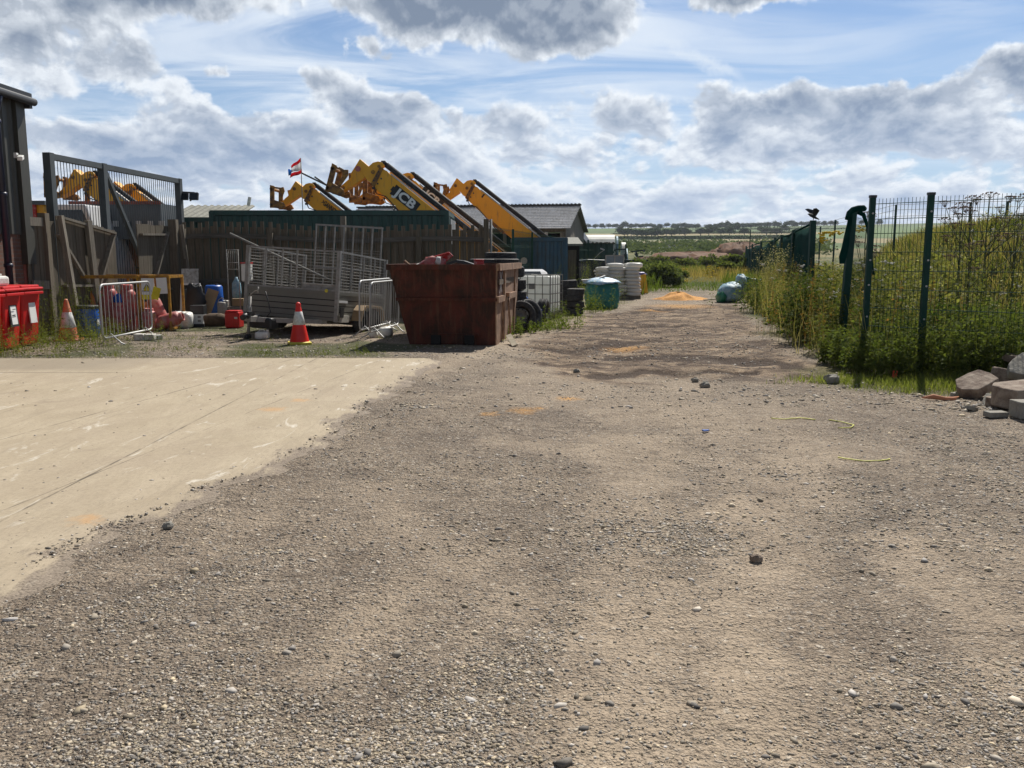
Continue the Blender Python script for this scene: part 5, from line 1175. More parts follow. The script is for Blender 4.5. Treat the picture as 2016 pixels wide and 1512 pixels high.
# ------------------------------------------------------------------ gas bottle cage
t = thing('gas_cage', 'worn yellow steel cage holding red gas bottles behind the crowd barrier', 'cage', GX(160, 18.6), R(2))
W_, D_, H_ = 1.92, .85, 1.20
def cagebay(x0, x1, z0=0):
    f = MB()
    for x in (x0, x1):
        for y in (0, D_): f.beam((x, y, 0), (x, y, H_), .05, .05)
    for y in (0, D_):
        for z in (H_ - .03,): f.beam((x0, y, z), (x1, y, z), .055, .07, up=(0, 0, 1))
    for x in (x0, x1): f.beam((x, 0, H_ - .03), (x, D_, H_ - .03), .055, .06); f.beam((x, 0, .05), (x, D_, .05), .04, .04)
    f.beam((x0, D_, .05), (x1, D_, .05), .04, .04); f.build('frame', 'cage_yellow', t)
cagebay(0, 1.27); cagebay(1.34, W_)
m_ = MB(); m_.beam((.72, D_, 0), (.72, D_, H_), .04, .04); m_.beam((1.5, 0, 0), (1.5, 0, H_), .04, .04); m_.build('upright', 'cage_yellow', t)
m_ = MB()
for i in range(13): m_.cyl((.1 * i + .05, D_, .05), (.1 * i + .05, D_, H_), .003, n=4, caps=False)
for i in range(11): m_.cyl((0, D_, .1 + .1 * i), (1.27, D_, .1 + .1 * i), .003, n=4, caps=False)
m_.build('back_mesh', 'cage_yellow', t)
sg = MB().box((1.49, -.045, .92), (.27, .01, .44), ry=.02).build('hazard_sign', 'paper', t)
MB().box((1.49, -.053, .74), (.27, .004, .10)).build('yellow_strip', 'yellow_sign', sg)
MB().prism([(-.10, 0), (.10, 0), (0, .17)], (1.47, -.056, .86), (1, 0, 0), (0, 0, 1), (0, .004, 0)).build('triangle_border', 'ink', sg)
MB().prism([(-.075, .015), (.075, .015), (0, .145)], (1.47, -.060, .86), (1, 0, 0), (0, 0, 1), (0, .003, 0)).build('triangle', 'yellow_sign', sg)
MB().box((1.79, -.05, .98), (.22, .01, .34), ry=-.04).build('white_notice', 'paper', t)
MB().box((1.66, -.055, .82), (.16, .01, .26), ry=.3).build('yellow_notice', 'yellow_sign', t)
def gasb(label, loc, mt, h=.75, r=.16, lie=0.0, rz=0, top=None):
    t = thing('gas_bottle', label, 'gas bottle', loc, rz, 'gas bottles kept in and beside the yellow cage', 0, lie)
    pr_ = [(0, 0), (r * .85, 0), (r * .9, .03), (r, .07), (r, h * .74), (r * .93, h * .82), (r * .7, h * .88), (r * .35, h * .91)]
    MB().lathe(pr_ + [(0, h * .92)], 22).build('body', mt, t)
    MB().lathe([(r * .62, h * .84), (r * .66, h * .98), (r * .60, h), (r * .55, h * .97), (r * .55, h * .86)], 18).build('valve_guard', top or mt, t)
    return t
cx_ = lambda px, Y, z=0: Vector((PX(px, Y, .4), Y, z))
gasb('tall red gas bottle in the left half of the cage', cx_(217, 18.95), 'gas_red', 1.02, .17)
gasb('tall red gas bottle by the middle upright of the cage', cx_(253, 18.9), 'gas_red', 1.00, .175)
gasb('orange gas bottle with a grey cap at the left end of the cage', cx_(189, 19.0), 'gas_orange', .98, .16, 0, 0, 'gas_grey')
gasb('grey gas bottle at the back left of the cage', cx_(188, 19.3), 'gas_grey', 1.08, .15)
gasb('short orange gas bottle behind the right part of the crowd barrier', cx_(284, 18.8), 'gas_orange', .62, .15)
gasb('short red gas bottle low down behind the barrier bars, in the middle', cx_(234, 18.7), 'gas_red', .62, .16)
gasb('tallest red gas bottle leaning at the right end of the cage', cx_(325, 18.95, .03), 'gas_red', .82, .15, -R(22))
gasb('red gas bottle lying on its side below the leaning one', cx_(306, 18.75, .15), 'gas_red', .60, .15, R(74), R(6))
gasb('faded red gas bottle standing between the barrier end and the cage leg', cx_(293, 18.6), 'gas_red', .50, .15)
t = MB().blob((0, 0, .55), (.11, .11, .16), 12, 8, .06, None, .8, 3).build('plastic_bottle', 'blue_plastic'); t.location = cx_(236, 18.8, .10); tag(t, 'small blue plastic bottle wedged between red gas bottles', 'bottle')

# ================================================================== THINGS ALONG THE FENCE
def simple(name, label, cat, loc, mt, build, rz=0.0, rx=0.0, ry=0.0, bevel=0.0, group=None):
    m_ = MB(); build(m_); o = m_.build(name, mt, None, bevel=bevel); o.location = loc; o.rotation_euler = (rx, ry, rz); return tag(o, label, cat, group)
L_ = lambda px, Y, z=0: Vector((PX(px, Y, .3), Y, z))
simple('plastic_sack', 'white plastic sack slumped at the right foot of the yellow cage', 'sack', L_(346, 19.3), 'white_plastic', lambda m_: m_.blob((0, 0, .19), (.17, .18, .20), 14, 9, .10, None, .6, 2))
simple('plastic_sack', 'second white plastic sack, right against the black and white box', 'sack', L_(366, 19.4), 'white_plastic', lambda m_: m_.blob((0, 0, .18), (.15, .18, .19), 14, 9, .10, None, .6, 9))
t = thing('speaker_box', 'black box with a white lower half standing by the white sacks', 'box', L_(391, 19.8), R(4))
MB().box((0, 0, .19), (.28, .28, .22)).build('white_half', 'paper', t, bevel=.008); MB().box((0, 0, .40), (.30, .30, .20)).build('black_half', 'black_plastic', t, bevel=.01); MB().box((0, 0, .04), (.3, .3, .08)).build('black_base', 'black_plastic', t, bevel=.01)
s_ = MB(); s_.box((.05, -.143, .24), (.07, .004, .05)).box((.05, -.143, .15), (.07, .004, .05)); s_.build('panel_marks', 'galv', t)
t = thing('leaning_board', 'tall white-edged dark board leaning on the fence behind the white sacks', 'board', L_(373, 20.6), 0, None, -R(12))
MB().box((0, 0, .48), (.44, .02, .96)).build('sheet', 'glass_dark', t); f = MB()
f.box((-.22, -.005, .48), (.045, .035, .99)).box((0, -.005, .965), (.44, .035, .045)); f.build('frame', 'paper', t)
t = thing('propped_board', 'pale grey panel propped on the fence behind the white-edged board', 'board', L_(373, 21.6), 0, None, -R(8)); MB().box((0, 0, .66), (.42, .02, 1.3)).build('sheet', 'dirty_white', t)
simple('brown_board', 'broken brown board lying aslant over the black box by the blue drum', 'board', L_(402, 20.2, .25), 'cardboard', lambda m_: m_.box((0, 0, .32), (.26, .03, .62)), 0, -R(15), R(18))
simple('black_sheet', 'crumpled black plastic sheet behind the black and white box', 'sheet', L_(384, 20.15), 'black_plastic', lambda m_: m_.blob((0, 0, .55), (.26, .10, .38), 14, 10, .22, None, .8, 5))
t = thing('drum', 'tall dark blue plastic drum against the timber fence', 'drum', L_(423, 20.9))
MB().lathe([(0, 0), (.2, 0), (.21, .05), (.21, .3), (.218, .33), (.21, .36), (.21, .6), (.218, .63), (.21, .66), (.205, .88), (.17, .92), (0, .92)], 24).build('body', 'blue_plastic', t)
MB().cyl((.08, -.05, .92), (.08, -.05, .95), .03).build('bung', 'dark_trim', t)
t = thing('kettle_can', 'small grey metal can with a bail handle in front of the blue drum', 'can', L_(438, 20.2, .0))
MB().lathe([(0, .0), (.11, 0), (.11, .52), (.09, .55), (0, .56)], 18).build('body', 'galv', t)
MB().tube([(-.10, 0, .5), (-.08, 0, .6), (0, 0, .65), (.08, 0, .6), (.10, 0, .5)], .008, 6).build('handle', 'galv', t)
simple('log', 'short muddy log with moss lying by the red box', 'log', L_(424, 19.6), 'brown_mud', lambda m_: m_.tube([(-.24, 0, .16), (-.1, 0, .18), (.1, 0, .18), (.24, 0, .15)], [.13, .15, .15, .13], 12), .2)
t = thing('red_box', 'red plastic fuel box with a small white label beside the trailer corner', 'box', L_(461, 19.5), R(-6))
MB().box((0, 0, .19), (.33, .30, .36)).build('body', 'bin_red', t, bevel=.03); MB().box((0, 0, .385), (.30, .27, .03)).build('lid', 'bin_red', t, bevel=.012)
MB().box((.10, -.153, .24), (.07, .004, .04)).build('label', 'paper', t)
simple('plastic_tub', 'small white tub behind the metal can', 'tub', L_(442, 21.0, .35), 'dirty_white', lambda m_: m_.box((0, 0, .1), (.24, .2, .2)), 0, bevel=.02)
simple('crate_stack', 'low grey crate pile between the blue drum and the trailer', 'crate', L_(462, 20.8), 'galv_dark', lambda m_: (m_.box((0, 0, .2), (.34, .3, .12)), m_.box((0, .0, .36), (.32, .28, .1)), m_.box((0, 0, .06), (.3, .3, .12))), .1)
simple('wooden_box', 'tan wooden box on the crates beside the trailer corner', 'box', L_(470, 20.9, .42), 'cardboard', lambda m_: m_.box((0, 0, .09), (.26, .2, .18)), .2)
t = thing('wire_stand', 'thin upright wire display stand left of the trailer', 'stand', L_(462, 19.9))
z1 = P(456, 491, 19.9).z; m_ = MB()
for x in (-.12, .14): m_.cyl((x, 0, 0), (x, 0, z1), .011, n=6)
for z in (z1 - .01, z1 - .30, z1 - .45, .35, .1): m_.cyl((-.12, 0, z), (.14, 0, z), .008, n=6)
m_.build('frame', 'galv', t); m_ = MB()
for i in range(7): m_.cyl((-.12 + .043 * i, 0, z1 - .45), (-.12 + .043 * i, 0, z1 - .02), .004, n=4)
m_.build('wires', 'galv', t)
simple('grey_bottle', 'pale blue-grey bottle hanging behind the trailer corner post', 'bottle', L_(468, 20.6, .62), 'pale_bag', lambda m_: m_.lathe([(0, 0), (.1, 0), (.11, .15), (.1, .35), (.04, .45), (.03, .5), (0, .5)], 14))

# ================================================================== TRAILER
def trailer():
    corner = Vector((PX(659, 17.5, 1), 17.5, 0)); back = Vector((PX(752, 20.0, 1), 20.0, 0))
    yd = (back - corner); Lt = yd.length; rz = math.atan2(yd.y, yd.x) - math.pi / 2
    t = thing('box_trailer', 'grey mesh-sided box trailer standing nose up in front of the timber fence', 'trailer', corner + Vector((0, 0, .30)), rz, None, -R(4.2), R(3.4))
    Wt = 2.02; zf, zp, zt = 0.0, .56, 1.40       # frame from x=-Wt..0, y=0..Lt
    def panel(name, p, u, nrm, L, slats=4):
        m_ = MB(); p = Vector(p); u = Vector(u); n = Vector(nrm)
        hh = (zp - .08) / 4
        for i in range(4): 
            c = p + u * L / 2 + Vector((0, 0, zf + .06 + hh * (i + .5))); m_.beam(p + Vector((0, 0, zf + .06 + hh * (i + .5))) + u * .04, p + u * (L - .04) + Vector((0, 0, zf + .06 + hh * (i + .5))), .022, hh - .020, up=None)
        m_.beam(p + u * .03 + Vector((0, 0, zf + .03)), p + u * (L - .03) + Vector((0, 0, zf + .03)), .05, .06); m_.beam(p + u * .03 + Vector((0, 0, zp)), p + u * (L - .03) + Vector((0, 0, zp)), .055, .065)
        m_.beam(p + u * .04 - n * .018 + Vector((0, 0, .3)), p + u * (L - .04) - n * .018 + Vector((0, 0, .3)), .008, zp - .06) if False else None
        o = m_.build(name, 'alu_panel', t); MB().beam(p + u * .04 - n * .018 + Vector((0, 0, .3)), p + u * (L - .04) - n * .018 + Vector((0, 0, .3)), .008, zp - .06).build('backing', 'dark_trim', o)
        return o
    def mesh(name, p, u, L, ups, z0=zp + .05, z1=zt):
        p = Vector(p); u = Vector(u); f = MB()
        for z in (z0, z1): f.beam(p + u * .03 + Vector((0, 0, z)), p + u * (L - .03) + Vector((0, 0, z)), .03, .035)
        for a in ups: f.beam(p + u * (a * L) + Vector((0, 0, z0)), p + u * (a * L) + Vector((0, 0, z1)), .028, .022)
        fr = f.build(name, 'galv', t); m_ = MB(); z = z0 + .05
        while z < z1 - .02: m_.cyl(p + u * .03 + Vector((0, 0, z)), p + u * (L - .03) + Vector((0, 0, z)), .0030, n=4, caps=False); z += .062
        s = .12
        while s < L - .05: m_.cyl(p + u * s + Vector((0, 0, z0)), p + u * s + Vector((0, 0, z1)), .0024, n=4, caps=False); s += .16
        m_.build('wires', 'galv', fr)
    panel('front_panel', (-Wt, 0, 0), (1, 0, 0), (0, -1, 0), Wt); panel('right_panel', (0, 0, 0), (0, 1, 0), (1, 0, 0), Lt); panel('left_panel', (-Wt, 0, 0), (0, 1, 0), (-1, 0, 0), Lt); panel('rear_panel', (-Wt, Lt, 0), (1, 0, 0), (0, 1, 0), Wt)
    mesh('front_mesh', (-Wt, 0, 0), (1, 0, 0), Wt, (.01, .20, .385, .545, .99)); mesh('right_mesh', (0, 0, 0), (0, 1, 0), Lt, (.02, .26, .5, .74, .98)); mesh('left_mesh', (-Wt, 0, 0), (0, 1, 0), Lt, (.02, .26, .5, .74, .98))
    for (x, y) in ((-Wt, 0), (0, 0), (-Wt, Lt), (0, Lt)): MB().box((x, y, .70), (.07, .07, 1.44)).build('corner_post', 'galv', t)
    MB().box((-Wt / 2, Lt / 2, .05), (Wt - .08, Lt - .08, .04)).build('floor', 'fence_wood', t)
    # ramp tailgate upright
    f = MB(); p = (-Wt * .99 + .12, Lt + .08)
    for i in range(8): f.box((-Wt + .2 + i * .235, Lt + .10, 1.15), (.028, .03, 2.0))
    for z in (.2, 1.15, 2.14): f.box((-Wt + .2 + .8225, Lt + .10, z), (1.68, .035, .04))
    rp = f.build('ramp', 'galv', t); m_ = MB()
    for i in range(24): m_.cyl((-Wt + .2, Lt + .10, .22 + i * .06), (-Wt + .2 + 1.645, Lt + .10, .22 + i * .06), .0028, n=4, caps=False)
    for i in range(28): m_.cyl((-Wt + .2 + i * .06, Lt + .10, .2), (-Wt + .2 + i * .06, Lt + .10, 2.14), .0022, n=4, caps=False)
    m_.build('wires', 'galv_dark', rp)
    MB().box((-.42, .02, .66), (.72, .012, .16)).build('tread_plate', 'galv', t)
    MB().cyl((-.22, -.035, .60), (-.22, -.05, .60), .035, n=14).build('reflector', 'cone_yellow', t)
    # chassis, axle, wheels
    m_ = MB(); 
    for x in (-.35, -Wt + .35): m_.beam((x, .1, -.04), (x, Lt - .1, -.04), .06, .08)
    m_.beam((-Wt + .1, 1.35, -.07), (-.1, 1.35, -.07), .06, .06); m_.build('chassis', 'galv_dark', t)
    for y in (1.05, 1.72):
        for x in (.02, -Wt - .18):
            wl = MB().lathe([(.13, 0), (.26, 0), (.285, .03), (.285, .13), (.26, .16), (.13, .16)], 26, Matrix.Translation((x, y, -.02)) @ Matrix.Rotation(R(90), 4, 'Y')).build('wheel', 'black_rubber', t)
            MB().lathe([(0, .05), (.06, .10), (.11, .04), (.15, .08), (.15, .02), (0, .02)], 18, Matrix.Translation((x, y, -.02)) @ Matrix.Rotation(R(90), 4, 'Y')).build('rim', 'galv', wl)
    MB().prism([(.70, .0), (.78, .22), (.95, .33), (1.85, .33), (2.02, .22), (2.1, 0), (2.04, 0), (1.95, .18), (1.82, .28), (.98, .28), (.84, .18), (.76, 0)], (.03, 0, .02), (0, 1, 0), (0, 0, 1), (.22, 0, 0)).build('mudguard', 'cage_yellow' if False else 'cardboard', t)
    # front side marker and number plate area
    MB().box((.02, .25, .40), (.03, .42, .05)).build('marker_bar', 'paper', t)
    lb = MB().box((.03, .32, .05), (.05, .42, .14)).build('light_board', 'dirty_white', t); MB().box((.06, .14, .18), (.02, .16, .2)).build('tail_lamp', 'dark_trim', lb)
    # drawbar
    m_ = MB(); m_.beam((-.25, .1, -.03), (-1.25, -1.05, -.06), .06, .09); m_.beam((-Wt + .25, .1, -.03), (-1.25, -1.05, -.06), .06, .09); m_.box((-1.25, -1.1, -.05), (.14, .3, .1)); m_.build('drawbar', 'galv', t)
    MB().tube([(-1.25, -1.2, -.02), (-1.25, -1.32, .02), (-1.25, -1.45, -.03)], [.045, .05, .055], 10).box((-1.25, -1.2, .06), (.1, .22, .06)).build('hitch', 'dark_trim', t)
    j = MB(); j.cyl((-1.45, -.85, -.45), (-1.45, -.85, .38), .03, n=10); j.cyl((-1.45, -.85, -.1), (-1.45, -.85, .2), .038, n=10); j.tube([(-1.45, -.85, .38), (-1.43, -.87, .42), (-1.28, -.95, .50), (-1.22, -.97, .50)], .011, 6); j.cyl((-1.22, -.97, .46), (-1.22, -.97, .58), .016)
    jw = j.build('jockey_post', 'galv', t)
    MB().lathe([(.02, 0), (.10, 0), (.11, .03), (.10, .06), (.02, .06)], 18, Matrix.Translation((-1.48, -.85, -.46)) @ Matrix.Rotation(R(90), 4, 'Y')).build('jockey_wheel', 'black_rubber', jw)
    MB().box((-1.18, -.75, -.12), (.5, .3, .22)).build('spare_box', 'black_plastic', t, bevel=.05)
    MB().tube([(-1.1, -.9, .5), (-1.05, -.85, .3), (-1.02, -.8, .1), (-1.05, -.9, 0)], .011, 6).build('cable', 'dark_trim', t)
trailer()
t = thing('steel_pole', 'long steel tube slanting down from the fence into the mesh-sided trailer', 'pole', P(453, 460, 19.3)); e_ = P(650, 552, 18.4)
MB().cyl((0, 0, 0), e_ - t.location, .026, n=12).build('tube', 'galv_dark', t)
t = thing('fuel_container', 'white square can with red rim inside the left end of the trailer', 'can', P(487, 552, 18.6)); MB().box((0, 0, .17), (.2, .2, .38)).build('body', 'white_plastic', t, bevel=.03); MB().box((0, 0, .37), (.21, .21, .03)).build('rim', 'red_metal', t)

# ================================================================== SKIP
def skip():
    FL = Vector((PX(806, 15.83, .3), 15.83, 0)); FR = Vector((PX(975, 15.65, .3), 15.65, 0)); d_ = FR - FL; Wb = d_.length; rz = math.atan2(d_.y, d_.x)
    t = thing('skip', 'rusty dark red steel skip heaped with scrap, standing on the gravel', 'skip', FL, rz)
    Hs = 1.44; tl = .36; D_ = 3.0; fl = .06
    def ring(z0, z1, w0, w1, off0, off1, y0, y1, D0, D1): pass
    # shell: outer/inner as prisms; left side slopes outward going up, far side too
    th = .02
    vb = [(0, 0, .0), (Wb, 0, 0), (Wb + .02, D_, 0), (0, D_, 0)]; vt = [(-tl, -.05, Hs), (Wb + .02, -.05, Hs), (Wb + .07, D_ + .15, Hs), (-tl, D_ + .15, Hs)]
    MB().add(vb + vt, [(0, 1, 5, 4), (2, 3, 7, 6), (3, 0, 4, 7), (3, 2, 1, 0)]).build('body', 'skip_paint', t).modifiers.new('t', 'SOLIDIFY').thickness = .02
    MB().add([vb[1], vb[2], vt[2], vt[1]], [(0, 1, 2, 3)]).build('right_side', 'skip_rust', t).modifiers.new('t', 'SOLIDIFY').thickness = .02
    r = MB(); r.beam((-tl - .03, -.06, Hs - .03), (Wb + .02, -.06, Hs - .03), .07, .10, up=(0, 0, 1)); r.beam((-tl, D_ + .17, Hs - .03), (Wb + .06, D_ + .17, Hs - .03), .07, .10, up=(0, 0, 1)); r.beam((-tl - .02, 0, Hs - .03), (-tl - .02, D_ + .1, Hs - .03), .07, .10)
    r.build('rim', 'skip_paint', t)
    MB().beam((Wb + .07, -.10, Hs - .03), (Wb + .12, D_ + .2, Hs - .03), .07, .12).build('side_rim', 'skip_rust', t)
    b_ = MB(); z = .83
    lx = -tl * z / Hs; b_.beam((lx - .02, -.05, z), (Wb + .06, -.05, z), .06, .06, up=(0, 0, 1)); b_.build('middle_rib', 'skip_paint', t)
    MB().beam((Wb + .05, -.08, z), (Wb + .09, D_ * .85, z), .06, .11).build('side_rib', 'skip_rust', t)
    for y in (.75, D_ - .5): MB().beam((Wb + .05, y, .05), (Wb + .08, y, Hs - .08), .05, .12).build('side_stiffener', 'skip_rust', t)
    MB().box((Wb + .038, .38, 1.12), (.03, .62, .50)).build('paint_patch', 'skip_paint', t)
    x_ = MB(); x_.beam((Wb + .062, .18, .94), (Wb + .066, .50, 1.32), .006, .012).beam((Wb + .062, .48, .94), (Wb + .066, .2, 1.32), .006, .012); x_.build('cross_mark', 'paper', t)
    for x in (.50, 1.12): MB().box((x, -.035, .10), (.17, .10, .17)).build('fork_pocket', 'dark_void', t)
    pf = MB(); pf.box((.81, -.03, .195), (.95, .05, .03)); pf.box((.81, -.03, .10), (.40, .03, .14)); pf.build('pocket_frame', 'skip_paint', t)
    l = MB(); l.tube([(Wb + .13, .95, .84), (Wb + .14, .90, .70), (Wb + .16, 1.0, .2), (Wb + .15, 1.05, .05)], .022, 6); l.box((Wb + .12, .95, .88), (.08, .16, .08)); l.build('latch_bar', 'skip_rust', t)
    MB().box((Wb / 2, D_ / 2, Hs - .30), (Wb + .15, D_ - .1, .1)).build('rubble_fill', 'brown_mud', t)
    M = Matrix.Translation(FL) @ Matrix.Rotation(rz, 4, 'Z')
    return M, Hs, Wb
SM, SH, SW = skip()
def onskip(x, y, z): return SM @ Vector((x, y, z))
def shard(name, label, loc, mt, pts, th=.02, rz=0):
    o = MB().add(pts, [(0, 1, 2), (0, 2, 3)] + ([(0, 3, 4)] if len(pts) > 4 else [])).build(name, mt); o.modifiers.new('t', 'SOLIDIFY').thickness = th; o.location = loc; o.rotation_euler[2] = rz; return tag(o, label, 'scrap')
t = thing('crumpled_scrap', 'crumpled red and white painted metal panel on top of the skip load', 'scrap', onskip(.30, .5, SH - .12))
MB().add([(-.22, 0, .06), (-.02, -.05, .26), (.35, 0, .37), (.42, .1, .30), (.2, .1, .12), (-.05, .1, .05)], [(0, 1, 4), (1, 2, 3), (1, 3, 4), (0, 4, 5)]).build('red_sheet', 'red_metal', t).modifiers.new('t', 'SOLIDIFY').thickness = .02
MB().blob((.05, -.03, .14), (.22, .10, .12), 10, 6, .3, None, .8, 3).build('torn_liner', 'gas_red', t); MB().blob((-.14, -.03, .09), (.12, .06, .07), 9, 6, .3, None, .8, 5).blob((.16, -.12, .2), (.06, .04, .07), 8, 5, .3, None, .8, 6).build('white_scraps', 'sack', t)
simple('scrap_bar', 'small rusty bent bar poking up at the left of the skip load', 'scrap', onskip(-.07, .4, SH - .06), 'skip_rust', lambda m_: m_.tube([(-.1, 0, .14), (0, 0, .05), (.1, 0, .0)], .03, 6))
simple('scrap_sheet', 'curved black sheet in the middle of the skip load', 'scrap', onskip(.78, .55, SH - .14), 'black_plastic', lambda m_: m_.prism([(-.45, .08), (-.2, .17), (0, .24), (.15, .22), (.45, .12), (.45, .09), (0, .19), (-.45, .05)], (0, 0, 0), (1, 0, 0), (0, 0, 1), (0, .5, 0)))
simple('red_casting', 'small bright red cast bracket on the right of the skip load', 'scrap', onskip(1.22, .5, SH - .14), 'red_metal', lambda m_: (m_.box((0, 0, .12), (.16, .14, .2)), m_.box((0, 0, .235), (.17, .15, .03)), m_.box((.10, 0, .09), (.16, .12, .12), ry=.4)), .3, bevel=.01)
def tyre(label, loc, R_=.31, w_=.19, rz=0, rx=0, ry=0, rim=None, group='old tyres lying around the skip and the tank', ri=.58):
    t = thing('old_tyre' if not rim else 'old_wheel', label, 'tyre' if not rim else 'wheel', loc, rz, group, rx, ry)
    M = Matrix.Rotation(R(90), 4, 'X'); pr_ = [(R_ * ri, -w_ * .36), (R_ * (ri + .06), -w_ * .46), (R_ * .86, -w_ * .5), (R_ * .96, -w_ * .43), (R_, -w_ * .3), (R_, w_ * .3), (R_ * .96, w_ * .43), (R_ * .86, w_ * .5), (R_ * (ri + .06), w_ * .46), (R_ * ri, w_ * .36), (R_ * (ri + .02), 0), (R_ * ri, -w_ * .36)]
    MB().lathe(pr_, 32, M).build('tread', 'black_rubber', t)
    g = MB()
    for i in range(36):
        a = 2 * math.pi * i / 36; 
        for sd_ in (-1, 1): g.box((math.cos(a) * R_, sd_ * w_ * .22, math.sin(a) * R_), (.014, w_ * .34, R_ * .10), ry=-a)
    g.build('tread_blocks', 'black_rubber', t)
    if rim:
        MB().lathe([(R_ * (ri + .03), -w_ * .45), (R_ * ri * .94, -w_ * .38), (R_ * ri * .88, -w_ * .1), (R_ * .38, -w_ * .05), (R_ * .33, -w_ * .22), (R_ * .16, -w_ * .26), (R_ * .14, -w_ * .05), (0, -w_ * .05)], 28, M).build('rim', rim, t)
        h_ = MB()
        for i in range(10):
            a = 2 * math.pi * i / 10; h_.cyl((math.cos(a) * R_ * .44, -w_ * .10, math.sin(a) * R_ * .44), (math.cos(a) * R_ * .44, -w_ * .13, math.sin(a) * R_ * .44), .016, n=8)
        h_.build('rim_holes', 'ink', t)
    return t
def c3(px, py, Y): return P(px, py, Y)
tyre('wheel with a grey steel rim leaning on the far corner of the skip', c3(1025, 622, 18.6), .33, .19, R(12), R(-14), 0, 'galv_dark')
tyre('bare tyre leaning behind the steel-rimmed wheel', c3(1041, 617, 19.1), .32, .19, R(38), R(-22), 0)
tyre('upright tyre seen edge-on in front of the white tank', c3(1070, 611, 20.8), .275, .21, R(76), 0, 0)
tyre('big black tyre lying flat on the pile behind the skip', c3(986, 506, 20.3), .37, .22, 0, R(90), 0, None, 'old tyres stacked behind the skip', .6)
for i_, (px_, py_, Y_, l_) in enumerate(((1018, 535, 20.0, 'top'), (1021, 560, 19.9, 'second'), (1022, 583, 19.8, 'third'))):
    tyre('%s tyre squeezed in the dark stack behind the far corner of the skip' % l_, c3(px_ - 14, py_, Y_), .33, .25, R(10 * i_), R(90), 0, None, 'old tyres stacked behind the skip')
for px_, l_ in ((955, 'left pale-edged tyre lying under the big flat tyre behind the skip'), (992, 'right tyre lying under the big flat tyre behind the skip')):
    tyre(l_, c3(px_, 518, 20.0), .36, .2, 0, R(90), 0, None, 'old tyres stacked behind the skip')
t = MB().box((0, 0, .5), (1.0, .8, 1.0)).box((.1, 0, 1.1), (.8, .7, .22)).build('crate', 'fence_wood'); t.location = GX(968, 20.6); tag(t, 'dark timber crate carrying the flat tyres behind the skip', 'crate')
t = thing('plank', 'short pale plank propped on the ground at the corner of the skip', 'plank', G(1014, 683))
e_ = P(1001, 660, 15.95); MB().beam((0, 0, .02), e_ - t.location, .10, .03, up=(0, -1, .3)).build('board', 'plank_wood', t)
t = thing('crate', 'blue plastic crate between the leaning tyres and the upright tyre', 'crate', GX(1051, 19.8)); 
f = MB(); f.box((0, 0, .02), (.34, .3, .03))
for z in (.06, .14, .22, .30, .37): f.box((0, -.15, z), (.34, .02, .05)); f.box((0, .15, z), (.34, .02, .05)); f.box((-.17, 0, z), (.02, .28, .05)); f.box((.17, 0, z), (.02, .28, .05))
for x in (-.17, .17):
    for y in (-.15, .15): f.box((x, y, .2), (.035, .035, .4))
f.build('body', 'blue_dark', t)
simple('blue_canister', 'small blue canister standing above the leaning tyres by the tank', 'canister', GX(1033, 20.4) + Vector((0, 0, .30)), 'blue_plastic', lambda m_: m_.lathe([(0, 0), (.09, 0), (.095, .3), (.06, .36), (.03, .38), (.03, .42), (0, .42)], 16))
MB_ = MB().box((0, 0, .15), (.4, .3, .3)).build('crate', 'black_plastic', None, bevel=.01); MB_.location = GX(1036, 20.5); tag(MB_, 'low black crate under the blue canister', 'crate')
# ------------------------------------------------------------------ IBC tank
def ibc():
    p = Vector((PX(1083, 21.9, .5), 21.9, 0)); t = thing('ibc_tank', 'white caged liquid tank standing behind the upright tyre', 'tank', p, R(-21))
    W_, D_, H_ = 1.2, 1.0, 1.13
    bt = MB().box((-W_ / 2, D_ / 2, .64), (W_ - .05, D_ - .05, .94)).build('bottle', 'tank_plastic', t, bevel=.05)
    MB().cyl((-W_ / 2, D_ / 2, 1.10), (-W_ / 2, D_ / 2, 1.14), .08, n=18).build('lid', 'dirty_white', bt)
    MB().box((-.92, -.002, .72), (.12, .006, .09)).box((-.5, -.0, .85), (.16, .006, .14)).build('label', 'galv', t)
    c = MB(); pos = [.2, .43, .66, .89, H_]
    for z in pos:
        c.beam((-W_, -.01, z), (0, -.01, z), .016, .018); c.beam((0, 0, z), (0, D_, z), .016, .018); c.beam((-W_, D_, z), (0, D_, z), .016, .018); c.beam((-W_, 0, z), (-W_, D_, z), .016, .018)
    for i in range(7):
        x = -W_ + W_ * i / 6; c.beam((x, -.015, .16), (x, -.015, H_), .016, .016); c.beam((x, D_, .16), (x, D_, H_), .016, .016)
    for i in range(6):
        y = D_ * i / 5; c.beam((.005, y, .16), (.005, y, H_), .016, .016); c.beam((-W_, y, .16), (-W_, y, H_), .016, .016)
    for x in (-.8, -.4): c.beam((x, 0, H_ + .01), (x, D_, H_ + .01), .03, .012)
    c.build('cage', 'galv_dark', t)
    q_ = MB()
    for y in (.05, .5, .95): q_.box((-W_ / 2, y, .06), (W_, .1, .12))
    q_.box((-W_ / 2, D_ / 2, .14), (W_, D_, .03)); q_.build('pallet', 'grey_wood', t)
ibc()
# black pile right of the tank
for i_, (px_, Y_, zs, r_, w_, lab) in enumerate(((1112, 24.6, (.12, .36, .60, .82), .32, .23, 'back'), (1131, 23.9, (.10, .29, .47, .64), .235, .18, 'front'))):
    for j_, z in enumerate(zs):
        nm = ['lowest', 'second lowest', 'third', 'topmost'][j_]
        tyre('%s tyre of the %s small stack right of the white tank' % (nm, lab), Vector((PX(px_, Y_, z) + (j_ % 2) * .03, Y_, z)), r_, w_, R(20 * j_), R(90 + random.uniform(-5, 5)), 0, None, 'tyres in two stacks right of the white tank')
